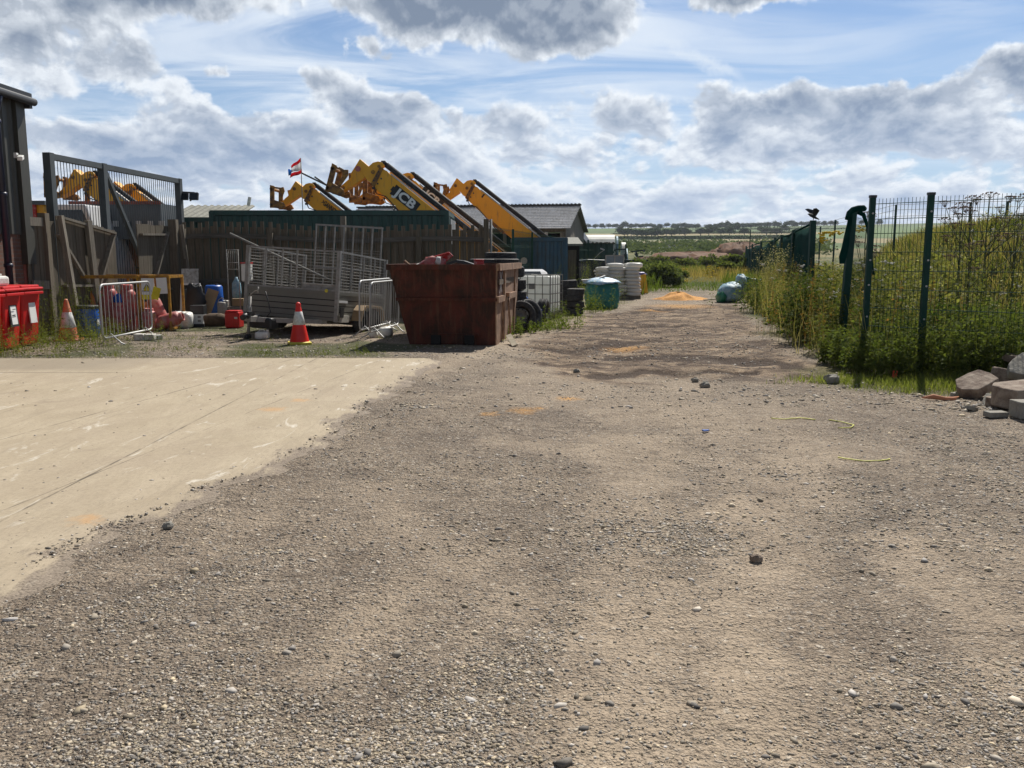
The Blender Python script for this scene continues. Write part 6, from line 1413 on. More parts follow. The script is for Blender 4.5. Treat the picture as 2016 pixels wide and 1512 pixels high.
# bulk bag
def bulk(label, px_, Y_, w_, h_, mt, top=None, seed=3, rz=0):
    t = thing('bulk_bag', label, 'bulk bag', GX(px_, Y_), rz)
    rr = random.Random(seed); n = 28; m_ = 12; vs = []
    for j in range(m_ + 1):
        z = h_ * j / m_
        for k_ in range(n):
            a = 2 * math.pi * k_ / n; sq = 1 / max(abs(math.cos(a)), abs(math.sin(a))) ** .45
            rad = w_ / 2 * (.90 + .12 * math.sin(math.pi * j / m_) + .025 * math.sin(j * 2.4 + a)) * sq * .93
            vs.append((rad * math.cos(a), rad * math.sin(a), z - .03 * math.cos(a * 2 + 1) * j / m_))
    fs = [(j * n + k_, j * n + (k_ + 1) % n, (j + 1) * n + (k_ + 1) % n, (j + 1) * n + k_) for j in range(m_) for k_ in range(n)] + [tuple(range(m_ * n, m_ * n + n))]
    MB().add(vs, fs, True).build('bag', mt, t)
    if top:
        vs = [];
        for j in range(7):
            f_ = j / 6
            for k_ in range(n):
                a = 2 * math.pi * k_ / n; rad = w_ / 2 * 1.08 * f_; dz = .13 * (1 - f_ ** 2) - (.10 + .07 * math.sin(a * 3 + 1)) * max(0, f_ - .75) * 4 * .5
                vs.append((rad * math.cos(a), rad * math.sin(a), h_ + .02 + dz + rr.uniform(-.015, .015)))
        MB().add(vs, [(j * n + k_, j * n + (k_ + 1) % n, (j + 1) * n + (k_ + 1) % n, (j + 1) * n + k_) for j in range(6) for k_ in range(n)], True).build('cover', top, t).modifiers.new('t', 'SOLIDIFY').thickness = .01
        MB().prism([(-.55, .0), (-.1, .03), (.18, .14), (.10, .02), (-.5, -.06)], (-.10, -.2, h_ + .08), (1, 0, 0), (0, 0, 1), (0, .35, 0)).build('folded_flap', 'sack', t)
    return t
bulk('full teal bulk bag under a blue and white cover beside the track', 1185, 27.3, 1.16, .80, 'teal_bag', 'blue_tarp')
def pallet(label, px_, Y_, w_, d_, layers, sacks_top, lh, seed, rz=0, x0=0):
    t = thing('sack_pallet', label, 'pallet of sacks', GX(px_, Y_), rz, 'pallets of plastic sacks'); rr = random.Random(seed)
    q_ = MB()
    for y in (-d_ / 2 + .05, 0, d_ / 2 - .05): q_.box((0, y, .05), (w_, .09, .1))
    q_.box((0, 0, .115), (w_, d_, .025)); q_.build('pallet_base', 'grey_wood', t)
    for j in range(layers):
        z = .13 + lh * (j + .5); nx = 2 if j < sacks_top else 1
        for i in range(2 if j < layers - 1 or nx == 2 else 1):
            for yy_ in (-1, 1):
                x = (i - .5) * w_ * .5 + rr.uniform(-.07, .07) + (x0 if j >= sacks_top else 0)
                MB().blob((x, yy_ * d_ * .25, z), (w_ * rr.uniform(.25, .31), d_ * .28, lh * rr.uniform(.55, .72)), 12, 7, .09, None, .7, rr.random()).build('sack', 'sack_film', t)
    return t
pallet('nearer tall pallet of white plastic sacks behind the teal bulk bag', 1228, 33.2, 1.15, 1.0, 9, 9, .135, 4)
pallet('lower pallet of grey-white sacks just left of the taller one', 1206, 36.5, 1.3, 1.0, 9, 9, .115, 8)
simple('yellow_bin', 'yellow plastic bin tipped beside the pallets of sacks', 'bin', GX(1266, 37.5), 'yellow_box', lambda m_: m_.box((0, 0, .42), (.5, .4, .82), taper=(.8, .8)), 0, 0, R(-12), bevel=.02)
simple('purple_bag', 'small purple bag lying on top of the yellow bin', 'bag', GX(1266, 37.5) + Vector((-.15, 0, .80)), 'purple', lambda m_: m_.blob((0, 0, .05), (.3, .2, .09), 10, 6, .2))
t = thing('glazed_frame', 'two-pane dark glazed frame leaning above the sack pallets', 'window frame', GX(1210, 39), 0, None, R(-6))
zt = P(1210, 503, 39).z
for x in (-.2, .2):
    p_ = MB().box((x, 0, zt - .28), (.34, .02, .52)).build('pane', 'glass_pale', t)
f = MB(); f.box((0, -.01, zt), (.84, .05, .05)).box((0, -.01, zt - .58), (.84, .05, .05))
for x in (-.4, 0, .4): f.box((x, -.01, zt - .29), (.05, .05, .6))
for x in (-.38, .38): f.box((x, .0, (zt - .6) / 2), (.05, .05, zt - .6))
f.build('frame', 'galv', t)
# cars behind
def car(label, loc, rz, mt, L=4.1, W_=1.7, Hc=1.4, cat='car'):
    t = thing('parked_car', label, cat, loc, rz, 'cars parked behind the mesh fence')
    k_ = Hc / 1.4
    MB().prism([(-L / 2, .35), (-L / 2 + .05, .75 * k_), (-L * .30, .86 * k_), (-L * .16, 1.32 * k_), (-.02, Hc), (L * .2, Hc * .98), (L * .36, 1.1 * k_), (L / 2 - .1, .92 * k_), (L / 2, .6), (L / 2 - .05, .3), (-L / 2 + .1, .25)], (0, -W_ / 2, 0), (1, 0, 0), (0, 0, 1), (0, W_, 0)).build('body', mt, t, bevel=.06)
    for s_ in (-1, 1): MB().prism([(-L * .25, .88 * k_), (-L * .14, 1.26 * k_), (0, 1.32 * k_), (L * .18, 1.29 * k_), (L * .31, .96 * k_)], (0, s_ * (W_ / 2 + .004) - .008, 0), (1, 0, 0), (0, 0, 1), (0, .016, 0)).build('window', 'glass_dark', t)
    MB().add([(-L * .305, -W_ * .4, .88 * k_), (-L * .305, W_ * .4, .88 * k_), (-L * .17, W_ * .36, 1.31 * k_), (-L * .17, -W_ * .36, 1.31 * k_)], [(0, 1, 2, 3)]).build('windscreen', 'glass_dark', t).modifiers.new('t', 'SOLIDIFY').thickness = .03
    for x in (-L * .31, L * .31):
        for y in (-W_ / 2 - .02, W_ / 2 - .18): wl = MB().cyl((x, y, .3), (x, y + .2, .3), .3, n=20).build('wheel', 'black_rubber', t); MB().cyl((x, y - .01, .3), (x, y + .21, .3), .17, n=14).build('rim', 'galv', wl)
car('low white car mostly hidden behind the caged tank', Vector((PX(1018, 26.4, 1), 26.4, 0)), R(98), 'car_white', 3.9, 1.65, 1.22)
car('dark green car with a pale windscreen reflection behind the mesh fence', Vector((PX(1152, 40.5, 1), 41, 0)), R(8), 'car_dark', 3.9, 1.65, 1.48)
t = thing('work_lamp', 'spindly white folding lamp arm standing behind the mesh fence', 'lamp', GX(1160, 42))
a = P(1160, 520, 42) - t.location; b_ = P(1181, 498, 42) - t.location; c = P(1190, 492, 42) - t.location; d_ = P(1182, 489, 42) - t.location
MB().tube([(0, 0, 0), a, b_, c], .02, 6).build('arm', 'galv', t); MB().beam(c, d_, .10, .06).build('head', 'light_steel', t)
# sand, plank, tipped bag
t = MB(); vs = []; n = 48; rr = random.Random(5)
for j in range(9):
    f_ = j / 8
    for k_ in range(n):
        a = 2 * math.pi * k_ / n; rad = f_ * (1 + .14 * math.sin(a * 3 + 1) + .08 * math.sin(a * 7)); 
        z = .27 * math.cos(f_ * math.pi / 2) ** 1.4 * (1 + .16 * math.sin(a * 5 + j) * f_) + .03 * math.sin(f_ * 9 + a * 2) + rr.uniform(-.015, .015) * (1 - f_); vs.append((rad * 1.0 * math.cos(a) - .12 * (1 - f_), rad * .85 * math.sin(a), z - .02 * f_))
t.add(vs, [(j * n + k_, j * n + (k_ + 1) % n, (j + 1) * n + (k_ + 1) % n, (j + 1) * n + k_) for j in range(8) for k_ in range(n)], True)
o = t.build('sand_heap', 'sand'); o.location = GX(1338, 32.5); tag(o, 'low heap of orange sand in the middle of the track', 'sand heap')
t = thing('plank', 'pale plank lying between the sand heap and the tipped bulk bag', 'plank', GX(1386, 31.6)); MB().beam((0, 0, .03), (.95, .25, .09), .10, .04).build('board', 'plank_wood', t)
t = thing('bulk_bag', 'tipped pale blue and green bulk bag spilling at the right of the track', 'bulk bag', GX(1441, 30.5))
MB().blob((.02, 0, .34), (.42, .5, .36), 18, 12, .10, Matrix.Rotation(R(-14), 4, 'Y'), .85, 4).blob((.30, .1, .55), (.20, .3, .42), 14, 9, .12, None, .8, 8).build('bag', 'pale_bag', t)
MB().blob((-.40, -.05, .20), (.15, .42, .22), 12, 8, .12, None, .8, 3).build('open_end', 'green_tarp', t)
MB().prism([(.38, .45), (.44, .92), (.7, .84), (1.05, .80), (1.08, .52), (.8, .38), (.6, .42)], (0, .1, 0), (1, 0, 0), (0, 0, 1), (0, .3, 0)).build('green_flap', 'green_tarp', t, bevel=.03)
# ------------------------------------------------------------------ rubble
def chunk(name, label, px, py, size, mt, rz=0, rx=0, ry=0, seed=1, grp='broken slabs and blocks heaped at the right edge', lift=0.0, cat='slab'):
    rr = random.Random(seed); g_ = G(px, py); sx, sy, sz = size; n = 9; outl = []
    for i in range(n):
        a = 2 * math.pi * i / n + rr.uniform(-.2, .2); q_ = 1 / max(abs(math.cos(a)), abs(math.sin(a))) ** .75; outl.append((math.cos(a) * sx / 2 * q_ * rr.uniform(.86, 1.04), math.sin(a) * sy / 2 * q_ * rr.uniform(.86, 1.04)))
    o = MB().prism(outl, (0, 0, 0), (1, 0, 0), (0, 1, 0), (0, 0, sz)).build(name, mt, None, bevel=min(size) * .08); o.location = g_ + Vector((0, 0, lift)); o.rotation_euler = (rx, ry, rz); return tag(o, label, cat, grp)
chunk('broken_slab', 'tilted brown slab at the left end of the rubble heap', 1918, 783, (.46, .36, .12), 'slab_red', .3, R(12), R(-22), 3, lift=.10)
chunk('broken_slab', 'largest reddish slab lying along the right edge of the photo', 2015, 806, (.72, .46, .22), 'slab_red', .1, R(4), R(-3), 5, lift=.05)
chunk('broken_slab', 'pale grey slab leaning behind the largest reddish slab', 2010, 772, (.42, .3, .12), 'slab_grey', .5, R(25), R(-30), 8, lift=.25)
chunk('broken_slab', 'flat brown slab on top at the back of the rubble heap', 2006, 752, (.5, .4, .09), 'slab_red', .2, R(5), R(6), 9, lift=.25)
chunk('rubble_lump', 'rough brown lump between the tilted slab and the top slab', 1970, 768, (.34, .3, .26), 'slab_red', .9, R(8), R(10), 12, lift=0, cat='rubble')
chunk('rubble_lump', 'small pale lump under the tilted slab, second from the left', 1906, 783, (.11, .1, .09), 'slab_grey', .2, 0, 0, 14, cat='rubble')
chunk('rubble_lump', 'small grey lump at the far left foot of the rubble heap', 1880, 783, (.11, .09, .06), 'slab_grey', .7, 0, 0, 15, cat='rubble')
chunk('rubble_lump', 'flat pale shard on the gravel in front of the tilted slab', 1911, 808, (.16, .12, .04), 'slab_grey', .7, 0, R(14), 16, cat='rubble')
chunk('rubble_lump', 'dark shard sticking up beside the largest reddish slab', 1943, 797, (.20, .08, .05), 'slab_grey', .9, 0, R(-35), 18, lift=.03, cat='rubble')
chunk('rubble_lump', 'brown lump beneath the largest slab, left end', 1960, 800, (.22, .2, .1), 'slab_red', .3, 0, 0, 19, cat='rubble')
o = MB().box((0, 0, .03), (.20, .12, .055)).build('broken_brick', 'slab_grey', None, bevel=.008); o.location = G(1960, 821); o.rotation_euler = (0, 0, .1); tag(o, 'flat grey block piece lying in front of the rubble heap', 'block')
o = MB().box((.12, 0, .09), (.34, .21, .17)).build('concrete_block', 'slab_grey', None, bevel=.008); o.location = G(2006, 823); o.rotation_euler = (0, 0, .02); tag(o, 'squared grey concrete block at the bottom right of the rubble heap', 'block')
o = MB().tube([(-.22, .05, .03), (-.12, 0, .05), (0, -.03, .03), (.10, -.02, .02), (.2, .02, .04)], [.006, .03, .022, .03, .006], 7).build('tile_shard', 'terracotta'); o.location = G(1856, 789); o.rotation_euler = (0, 0, .1); tag(o, 'curved terracotta shard on the gravel left of the rubble heap', 'tile shard')
o = MB().box((0, 0, .07), (.06, .01, .09), ry=.1).cyl((0, .012, 0), (0, .012, .07), .006, n=6).build('marker_tag', 'tag_orange'); o.location = G(1761, 747); tag(o, 'small orange marker tag standing in the grass by the fence foot', 'tag')
def cord(label, pts, r=.0055):
    g_ = [G(a, b_) + Vector((0, 0, .014)) for a, b_ in pts]; sm_ = []
    for i in range(len(g_) - 1):
        for k_ in range(4): sm_.append(g_[i].lerp(g_[i + 1], k_ / 4) + Vector((random.uniform(-.006, .006), random.uniform(-.006, .006), 0)))
    sm_.append(g_[-1]); o = MB().tube(sm_, r, 5).build('yellow_cord', 'cord_yellow'); return tag(o, label, 'cord', 'thin yellow cords on the gravel')
cord('longest thin yellow cord lying across the gravel below the weeds', [(1518, 826), (1545, 828), (1575, 825), (1605, 829)])
cord('short hooked yellow cord to the right of the longest one', [(1632, 829), (1660, 834), (1682, 840), (1672, 845), (1650, 845)])
cord('nearer yellow cord lying nearly straight on the gravel', [(1650, 904), (1675, 908), (1705, 911), (1735, 910), (1752, 907)])
for i_, (px_, py_, s_, l_) in enumerate(((1489, 1103, .07, 'fist-sized tan stone alone on the gravel in the right foreground'), (1368, 752, .10, 'small dark stone on the churned ground, upper of two'), (1388, 762, .13, 'flat dark stone on the churned ground, lower of two'), (331, 1040, .07, 'dark stone at the edge of the concrete in the left foreground'), (1638, 756, .2, 'pale stone half sunk beside the grass at the fence foot'), (1135, 732, .10, 'small dark clod on the gravel in front of the skip corner'))):
    o = MB().blob((0, 0, s_ * .25), (s_ * .5, s_ * .42, s_ * .34), 9, 6, .16, None, .9, i_ + 20).build('stone', 'slab_red' if i_ in (0,) else 'slab_grey'); o.data.polygons.foreach_set('use_smooth', [False] * len(o.data.polygons)); g_ = G(px_, py_); o.location = (g_.x, g_.y, gz(g_.x, g_.y)); tag(o, l_, 'stone')
o = MB().prism([(0, 0), (.04, .015), (.06, .05), (.02, .04), (-.01, .05)], (0, 0, .01), (1, 0, 0), (0, 1, 0), (0, 0, .012)).build('plastic_scrap', 'blue_plastic'); o.location = G(1386, 852); tag(o, 'tiny blue plastic scrap on the gravel in mid yard', 'scrap')
# ================================================================== VEGETATION
GD, GL = (.034, .052, .016), (.115, .140, .038); DRY = (.24, .19, .09); DRYL = (.36, .29, .15); PALE = (.34, .33, .26)
def region(n, x0, x1, y0, y1, keep):
    x = rng.uniform(x0, x1, n); y = rng.uniform(y0, y1, n); k = keep(x, y); return x[k], y[k]
# --- tall weeds on the right rim, made as clumps one can tell apart plus an undergrowth mass
vg = Veg()
clr = lambda x, y: ~((np.abs(x / y - .381) < .018) & (y < 14.6))
x, y = region(3600, 4.2, 16, 11.9, 34, lambda x, y: clr(x, y) & (x > weed_edge(y) + .05 + .35 * fbm(x * 1.5, y * 1.5, 2, 4)) & (x < weed_edge(y) + 3.4) & ~((y < 13.2) & (x > 4.9)))
h = (.55 + .95 * sst(0, 1.3, x - weed_edge(y))) * rng.uniform(.6, 1.12, len(x)) * np.interp(y, [12, 15, 20], [.75, 1.0, .80]); h = np.minimum(h, 1.7)
pz_ = fbm(x * .9, y * .7, 3, 61)
k = pz_ < .5; weeds(vg, x[k], y[k], anyz(x[k], y[k]) - .02, h[k], 38, .10, .17, (.045, .064, .020), (.145, .155, .050))
k = ~k; weeds(vg, x[k], y[k], anyz(x[k], y[k]) - .02, h[k] * 1.05, 30, .15, .20, (.075, .092, .032), (.21, .215, .08))
x, y = region(9000, 4.2, 16, 11.9, 34, lambda x, y: clr(x, y) & (x > weed_edge(y) - .1 + .3 * fbm(x * 1.5, y * 1.5, 2, 4)) & (x < weed_edge(y) + 2.6) & (fbm(x * .7, y * .6, 3, 71) > .47)); h2 = rng.uniform(.5, 1.25, len(x))
grass_(vg, x, y, anyz(x, y), h2, rng.uniform(.008, .016, len(x)) * y / 14, (.16, .15, .06), (.34, .30, .16), .55)
x, y = region(650, 4.2, 16, 12.2, 34, lambda x, y: clr(x, y) & (x > weed_edge(y) + .35) & (x < weed_edge(y) + 3.6)); h = rng.uniform(.9, 1.65, len(x))
weeds(vg, x, y, anyz(x, y), h, 26, .06, .09, (.12, .13, .05), (.22, .20, .10), (.16, .14, .07), .35, PALE, .009, .22)
x, y = region(300, 4.2, 12, 12.2, 24, lambda x, y: clr(x, y) & (x > weed_edge(y) + .1) & (x < weed_edge(y) + 2.5)); h = rng.uniform(.7, 1.5, len(x))
weeds(vg, x, y, anyz(x, y), h, 30, .05, .06, (.16, .08, .03), (.24, .15, .06), (.14, .08, .03), .3)
tag(vg.build('undergrowth'), 'dense dark green nettles and tall weeds along the right side of the track', 'undergrowth', kind='stuff')
# --- shorter foreground band in front of the fence
vg = Veg()
x, y = region(1250, 4.6, 8.6, 10.6, 13.2, lambda x, y: (x > weed_edge(y) + .1) & (y > 11.25 - (x - 5) * .22)); h = rng.uniform(.25, .75, len(x)) * np.interp(x, [4.6, 6.2, 7.5], [.8, 1.15, 1.3])
weeds(vg, x, y, gh(x, y), h, 34, .085, .22, (.040, .066, .018), (.130, .160, .045))
tag(vg.build('undergrowth'), 'low dark bramble and weeds around the foot of the near mesh fence', 'undergrowth', kind='stuff')
# --- mound grass and plants
vg = Veg()
x, y = region(130000, 5.6, 24, 12.4, 36, lambda x, y: (x / y < .66) & (x > np.interp(y, [12, 16, 22, 40], [5.4, 6.4, 7.8, 13])) & (rng.uniform(0, 1, len(x)) < np.clip(14 / y, .2, 1) ** 1.3 * 1.1))
z = anyz(x, y); h = rng.uniform(.10, .34, len(x)); g0 = fbm(x * .6, y * .6, 3, 88)
grass_(vg, x, y, z, h, rng.uniform(.012, .024, len(x)) * (y / 14), (.07, .10, .025), (.20, .215, .07), 1.3)
k = g0 > .52; grass_(vg, x[k], y[k], z[k], h[k] * 1.3, np.full(k.sum(), .016) * y[k] / 14, (.17, .145, .065), (.32, .27, .14), 1.2)
tag(vg.build('mound_grass'), 'long yellow-green grass covering the mound behind the near fence', 'grass', kind='stuff')
vg = Veg()
x, y = region(2300, 5.4, 20, 12.3, 26, lambda x, y: (x / y < .64) & (x > np.interp(y, [12, 16, 22, 40], [5.3, 6.3, 7.6, 13]))); h = rng.uniform(.3, .95, len(x)) * np.interp(y, [12, 15, 18, 24], [1.2, 1.0, .6, .4])
weeds(vg, x, y, anyz(x, y), h * .85, 24, .085, .26, (.05, .075, .022), (.17, .185, .055), tipc=None, sw=.004, lean=.5)
x, y = region(520, 5.4, 18, 12.6, 22, lambda x, y: (x / y < .64) & (x > np.interp(y, [12, 16, 22, 40], [5.3, 6.5, 7.8, 13]))); h = rng.uniform(.4, .95, len(x)) * np.interp(y, [13, 16, 20], [1.1, 1, .6])
weeds(vg, x, y, anyz(x, y), h, 18, .05, .10, (.20, .15, .07), (.32, .26, .14), (.2, .15, .08), .5, (.5, .48, .42), .006, .45)
tag(vg.build('mound_weeds'), 'mixed leafy weeds and dry stalks growing over the mound behind the near fence', 'weeds', kind='stuff')
# --- hogweeds: each a plant
def hogweed(label, px, Y, ytop, n=9, dead=False, spread=.22):
    gx_ = PX(px, Y, 2); z0 = float(anyz(np.array([gx_]), np.array([Y]))[0]); hh = P(px, ytop, Y).z - z0
    t = thing('hogweed', label, 'plant', (gx_, Y, z0), 0, 'tall umbrella-headed plants on the mound'); rr = random.Random(px)
    st = MB(); st.tube([(0, 0, 0), (.02, 0, hh * .4), (-.02, 0, hh * .75), (0, 0, hh)], [.018, .014, .010, .006], 6); hd = MB()
    heads = [(0, 0, hh, .15)]
    for i in range(n):
        a = rr.uniform(0, 6.28); z1 = hh * rr.uniform(.35, .75); L = rr.uniform(.5, 1.1) * spread * 2.2; e_ = (math.cos(a) * L, math.sin(a) * L, min(z1 + rr.uniform(.3, .8) * hh * .5, hh * .97))
        st.tube([(0, 0, z1), (e_[0] * .5, e_[1] * .5, z1 + (e_[2] - z1) * .4), e_], [.009, .007, .004], 5); heads.append((*e_, rr.uniform(.07, .13)))
    st.build('stem', 'weed_stem', t)
    for (a, b_, c, r) in heads:
        for k_ in range(16):
            an = k_ * 2.4; rr_ = r * (k_ / 16) ** .5; tip = (a + math.cos(an) * rr_, b_ + math.sin(an) * rr_, c + .05 - rr_ * rr_ * 2.0); hd.tube([(a, b_, c - .06), tip], [.002, .002], 3); hd.blob(tip, (.017, .017, .009), 6, 4, .1)
    hd.build('flower_heads', 'umbel_dry' if dead else 'umbel', t)
mat('umbel', (.30, .26, .20), .9); mat('umbel_dry', (.17, .10, .07), .9); mat('yarrow', (.62, .60, .54), .9); mat('ragwort', (.60, .43, .02), .9)
hogweed('tall plant with a pinkish umbrella head nearest the middle of the right fence bay', 1912, 14.6, 391, 8, True, .3); hogweed('tallest plant with a brown umbrella head standing against the sky', 1944, 14.9, 384, 11, True, .42)
hogweed('shorter umbrella-headed plant at the left shoulder of the mound', 1893, 15.2, 403, 5, True, .15); hogweed('leafy seed-headed plant near the right edge of the photo', 1999, 15.5, 392, 9, False, .12)
hogweed('dry plant leaning by the top of the near corner post', 1706, 16.5, 422, 5, True, .12)
# --- yarrow and ragwort flowers (stuff)
def flowers(name, label, mt, x, y, z, r, n_=5, cat='flowers'):
    m_ = MB()
    for i in range(len(x)):
        for k_ in range(n_): m_.blob((x[i] + random.gauss(0, r * 1.3), y[i] + random.gauss(0, r * 1.3), z[i] + random.gauss(0, r * .6)), (r, r, r * .45), 6, 4, .2)
    return tag(m_.build(name, mt), label, cat, kind='stuff')
x, y = region(170, 5.2, 15, 12.4, 22, lambda x, y: (x / y < .62) & (x > np.interp(y, [12, 16, 22], [5.2, 5.9, 7.4]))); z = anyz(x, y) + rng.uniform(.35, .8, len(x))
flowers('yarrow_flowers', 'small dirty white flower heads scattered over the mound', 'yarrow', x, y, z, .017, 6)
x, y = region(110, 5.4, 10, 14.5, 28, lambda x, y: (x > weed_edge(y) + .3) & (x < weed_edge(y) + 3)); z = anyz(x, y) + rng.uniform(.8, 1.45, len(x))
flowers('pale_seed_heads', 'fluffy pale seed heads above the weeds by the netting fence', 'yarrow', x, y, z, .022, 6)
def at_px(pts, Y): return np.array([PX(p[0], Y, 1.7) for p in pts]), np.full(len(pts), float(Y)), np.array([P(p[0], p[1], Y).z for p in pts])
flowers('ragwort_flowers', 'bright yellow ragwort heads behind the post with draped netting', 'ragwort', *at_px([(1617, 463), (1616, 470), (1621, 459), (1637, 458), (1649, 459), (1634, 461), (1680, 452), (1690, 455), (1672, 450), (1702, 451), (1617, 476), (1700, 447)] , 19), .032, 9)
flowers('ragwort_flowers', 'yellow ragwort among the dry grass at the end of the track', 'ragwort', *at_px([(1398, 530), (1405, 534), (1392, 538), (1410, 541), (1400, 546), (1388, 533), (1416, 527), (1350, 530), (1352, 553), (1468, 536), (1470, 533), (1399, 524)], 50), .05, 7)
# --- green grass patch right foreground, and at slab rim
vg = Veg()
x, y = region(30000, 2.4, 8.5, 9.5, 12.2, lambda x, y: (rng.uniform(0, 1, len(x)) < sst(1.15, .45, np.hypot((x - 5.55) / 1.75, (y - 10.85) / .9) + (fbm(x * 2.2, y * 2.2, 4, 23) - .5) * 1.3) + sst(1.1, .5, np.hypot((x - 4.0) / .5, (y - 11.0) / .35)) * .35))
grass_(vg, x, y, gh(x, y), rng.uniform(.03, .13, len(x)), rng.uniform(.006, .013, len(x)), (.10, .14, .03), (.25, .275, .08), 1.1)
tag(vg.build('grass'), 'short bright green grass patch left of the rubble heap', 'grass', kind='stuff')
vg = Veg()
def lstrip(x, y): return (y > SLAB_TOP + .05) & (y < 22) & (x < left_edge(y) - .3)
x, y = region(42000, -12, 2.4, SLAB_TOP + .05, 22, lambda x, y: lstrip(x, y) & (rng.uniform(0, 1, len(x)) < (sst(.44, .60, fbm(x * .8, y * 1.0, 4, 77)) * .8 + sst(-7.2, -8.6, x) + sst(SLAB_TOP + .5, SLAB_TOP + .1, y) * sst(-5.5, -7, x)) * sst(19, 16.5, y)))
grass_(vg, x, y, gh(x, y), rng.uniform(.015, .075, len(x)), rng.uniform(.006, .014, len(x)), (.09, .12, .025), (.22, .23, .06), 1.0)
x, y = region(9000, -.4, 3.4, 16.0, 27, lambda x, y: (np.abs(x - left_edge(y) + .5 - .3 * np.sin(y * 2)) < .45) & (fbm(x * 1.4, y * 1.2, 3, 14) > .44))
grass_(vg, x, y, gh(x, y), rng.uniform(.03, .16, len(x)), rng.uniform(.007, .016, len(x)), (.09, .13, .025), (.22, .25, .06), .8)
tag(vg.build('grass'), 'thin patchy grass between the concrete and the stored things', 'grass', kind='stuff')
vg = Veg()
x, y = region(520, -10.5, -6.6, SLAB_TOP + .05, 17.3, lambda x, y: (rng.uniform(0, 1, len(x)) < sst(-6.6, -8.0, x) * .9 + .12)); h = rng.uniform(.12, .48, len(x))
weeds(vg, x, y, gh(x, y), h, 22, .045, .22, (.055, .085, .02), (.17, .19, .05), sw=.006, lean=.3)
x, y = region(60, -9.4, -7.9, 16.2, 17.2, lambda x, y: x > -99); h = rng.uniform(.5, 1.15, len(x)); weeds(vg, x, y, gh(x, y), h, 40, .05, .14, (.035, .055, .016), (.09, .10, .03), sw=.007)
x, y = region(34, -9.4, -8.0, 13.6, 14.6, lambda x, y: x > -99); h = rng.uniform(.3, .8, len(x)); weeds(vg, x, y, gh(x, y), h, 30, .04, .14, (.13, .06, .03), (.20, .15, .05), sw=.007)
x, y = region(260, -6.6, -2.4, SLAB_TOP + .3, 15.4, lambda x, y: fbm(x * .8, y, 4, 77) > .5); h = rng.uniform(.04, .16, len(x)); weeds(vg, x, y, gh(x, y), h, 12, .035, .4, (.06, .09, .02), (.15, .18, .04), sw=.005, lean=.4)
tag(vg.build('weeds'), 'rough weeds growing round the bins and the first crowd barrier', 'weeds', kind='stuff')
def plant(label, x, y, n, h0, h1, rad, ls=.06, ca=(.06, .10, .02), cb=(.17, .21, .05), nl=34, grp='weed plants among the stored things', tipc=None):
    vg = Veg(); xs = rng.normal(0, rad, n); ys_ = rng.normal(0, rad * .6, n); weeds(vg, xs, ys_, np.zeros(n), rng.uniform(h0, h1, n), nl, ls, .16, ca, cb, sw=.007, tipc=tipc)
    o = vg.build('weed_plant'); o.location = (x, y, gz(x, y)); return tag(o, label, 'weed', grp)
for (px_, Y_, n, h0, h1, rad, lab) in ((1112, 19.6, 26, .25, .62, .28, 'bright green weed clump in front of the white tank corner'), (1090, 18.9, 22, .1, .3, .35, 'low green weeds to the right of the upright tyre'), (1058, 18.2, 14, .1, .3, .2, 'small weed tuft at the foot of the leaning tyre'),
        (1018, 17.4, 14, .12, .4, .16, 'weed tuft right against the far corner of the skip'), (1030, 21.2, 5, .5, .8, .1, 'reddish dock stalk in front of the white tank'), (1165, 25.6, 20, .4, .95, .32, 'tall weed clump hiding the left side of the teal bulk bag'), (1148, 24.8, 14, .3, .6, .2, 'weeds between the small tyre stack and the teal bag'),
        (1176, 24.6, 10, .3, .55, .12, 'slender green weeds in front of the teal bulk bag'), (1158, 33, 8, 1.2, 1.7, .25, 'tall yellow-green stems behind the teal bulk bag'), (1222, 29, 6, .6, 1.1, .1, 'pale stems in front of the sack pallets'), (1130, 28.5, 12, .9, 1.4, .3, 'shrubby weed by the green mesh fence behind the teal bag'), (1170, 40, 6, 1.3, 1.9, .2, 'young sapling near the dark green car')):
    plant(lab, PX(px_, Y_, .3), Y_, n, h0, h1, rad)
# --- middle distance
vg = Veg()
x, y = region(60000, -2, 34, 33, 105, lambda x, y: (x > left_edge(np.minimum(y, 60)) + np.interp(y, [33, 38, 46], [.3, -.4, -1.5])) & (x / y > .085) & (rng.uniform(0, 1, len(x)) < np.clip(45 / y, .2, 1)) & ((np.abs(x - np.interp(y, [33, 60], [7.0, 12.5])) > np.interp(y, [33, 38, 47], [2.4, 2.0, .5])) | (y > 40)))
h = rng.uniform(.25, .9, len(x)) * np.where((y < 62) & (np.abs(x - np.interp(y, [33, 60], [7.0, 12.6])) < 1.6), .25, 1); dry = sst(.40, .52, fbm(x * .12, y * .1, 3, 19)) * sst(46, 56, y)
ca = np.array([(.09, .13, .03)]) * (1 - dry[:, None]) + np.array([DRY]) * dry[:, None]
n = len(x); a = rng.uniform(0, 6.283, n); wd = rng.uniform(.02, .05, n) * y / 45; base_ = np.stack([x, y, gh(x, y) - .02], -1); sd2 = np.stack([np.cos(a), np.sin(a) * .3, 0 * a], -1) * wd[:, None] / 2; b2 = rng.uniform(0, 6.28, n)
top = base_ + np.stack([np.cos(b2) * h * .3, np.sin(b2) * h * .3, h], -1); vg.quads(np.stack([base_ - sd2, base_ + sd2, top + sd2 * .2, top - sd2 * .2], 1), ca * rng.uniform(.65, 1.45, (n, 1)))
tag(vg.build('long_grass'), 'long green and straw-coloured grass where the track ends', 'grass', kind='stuff')
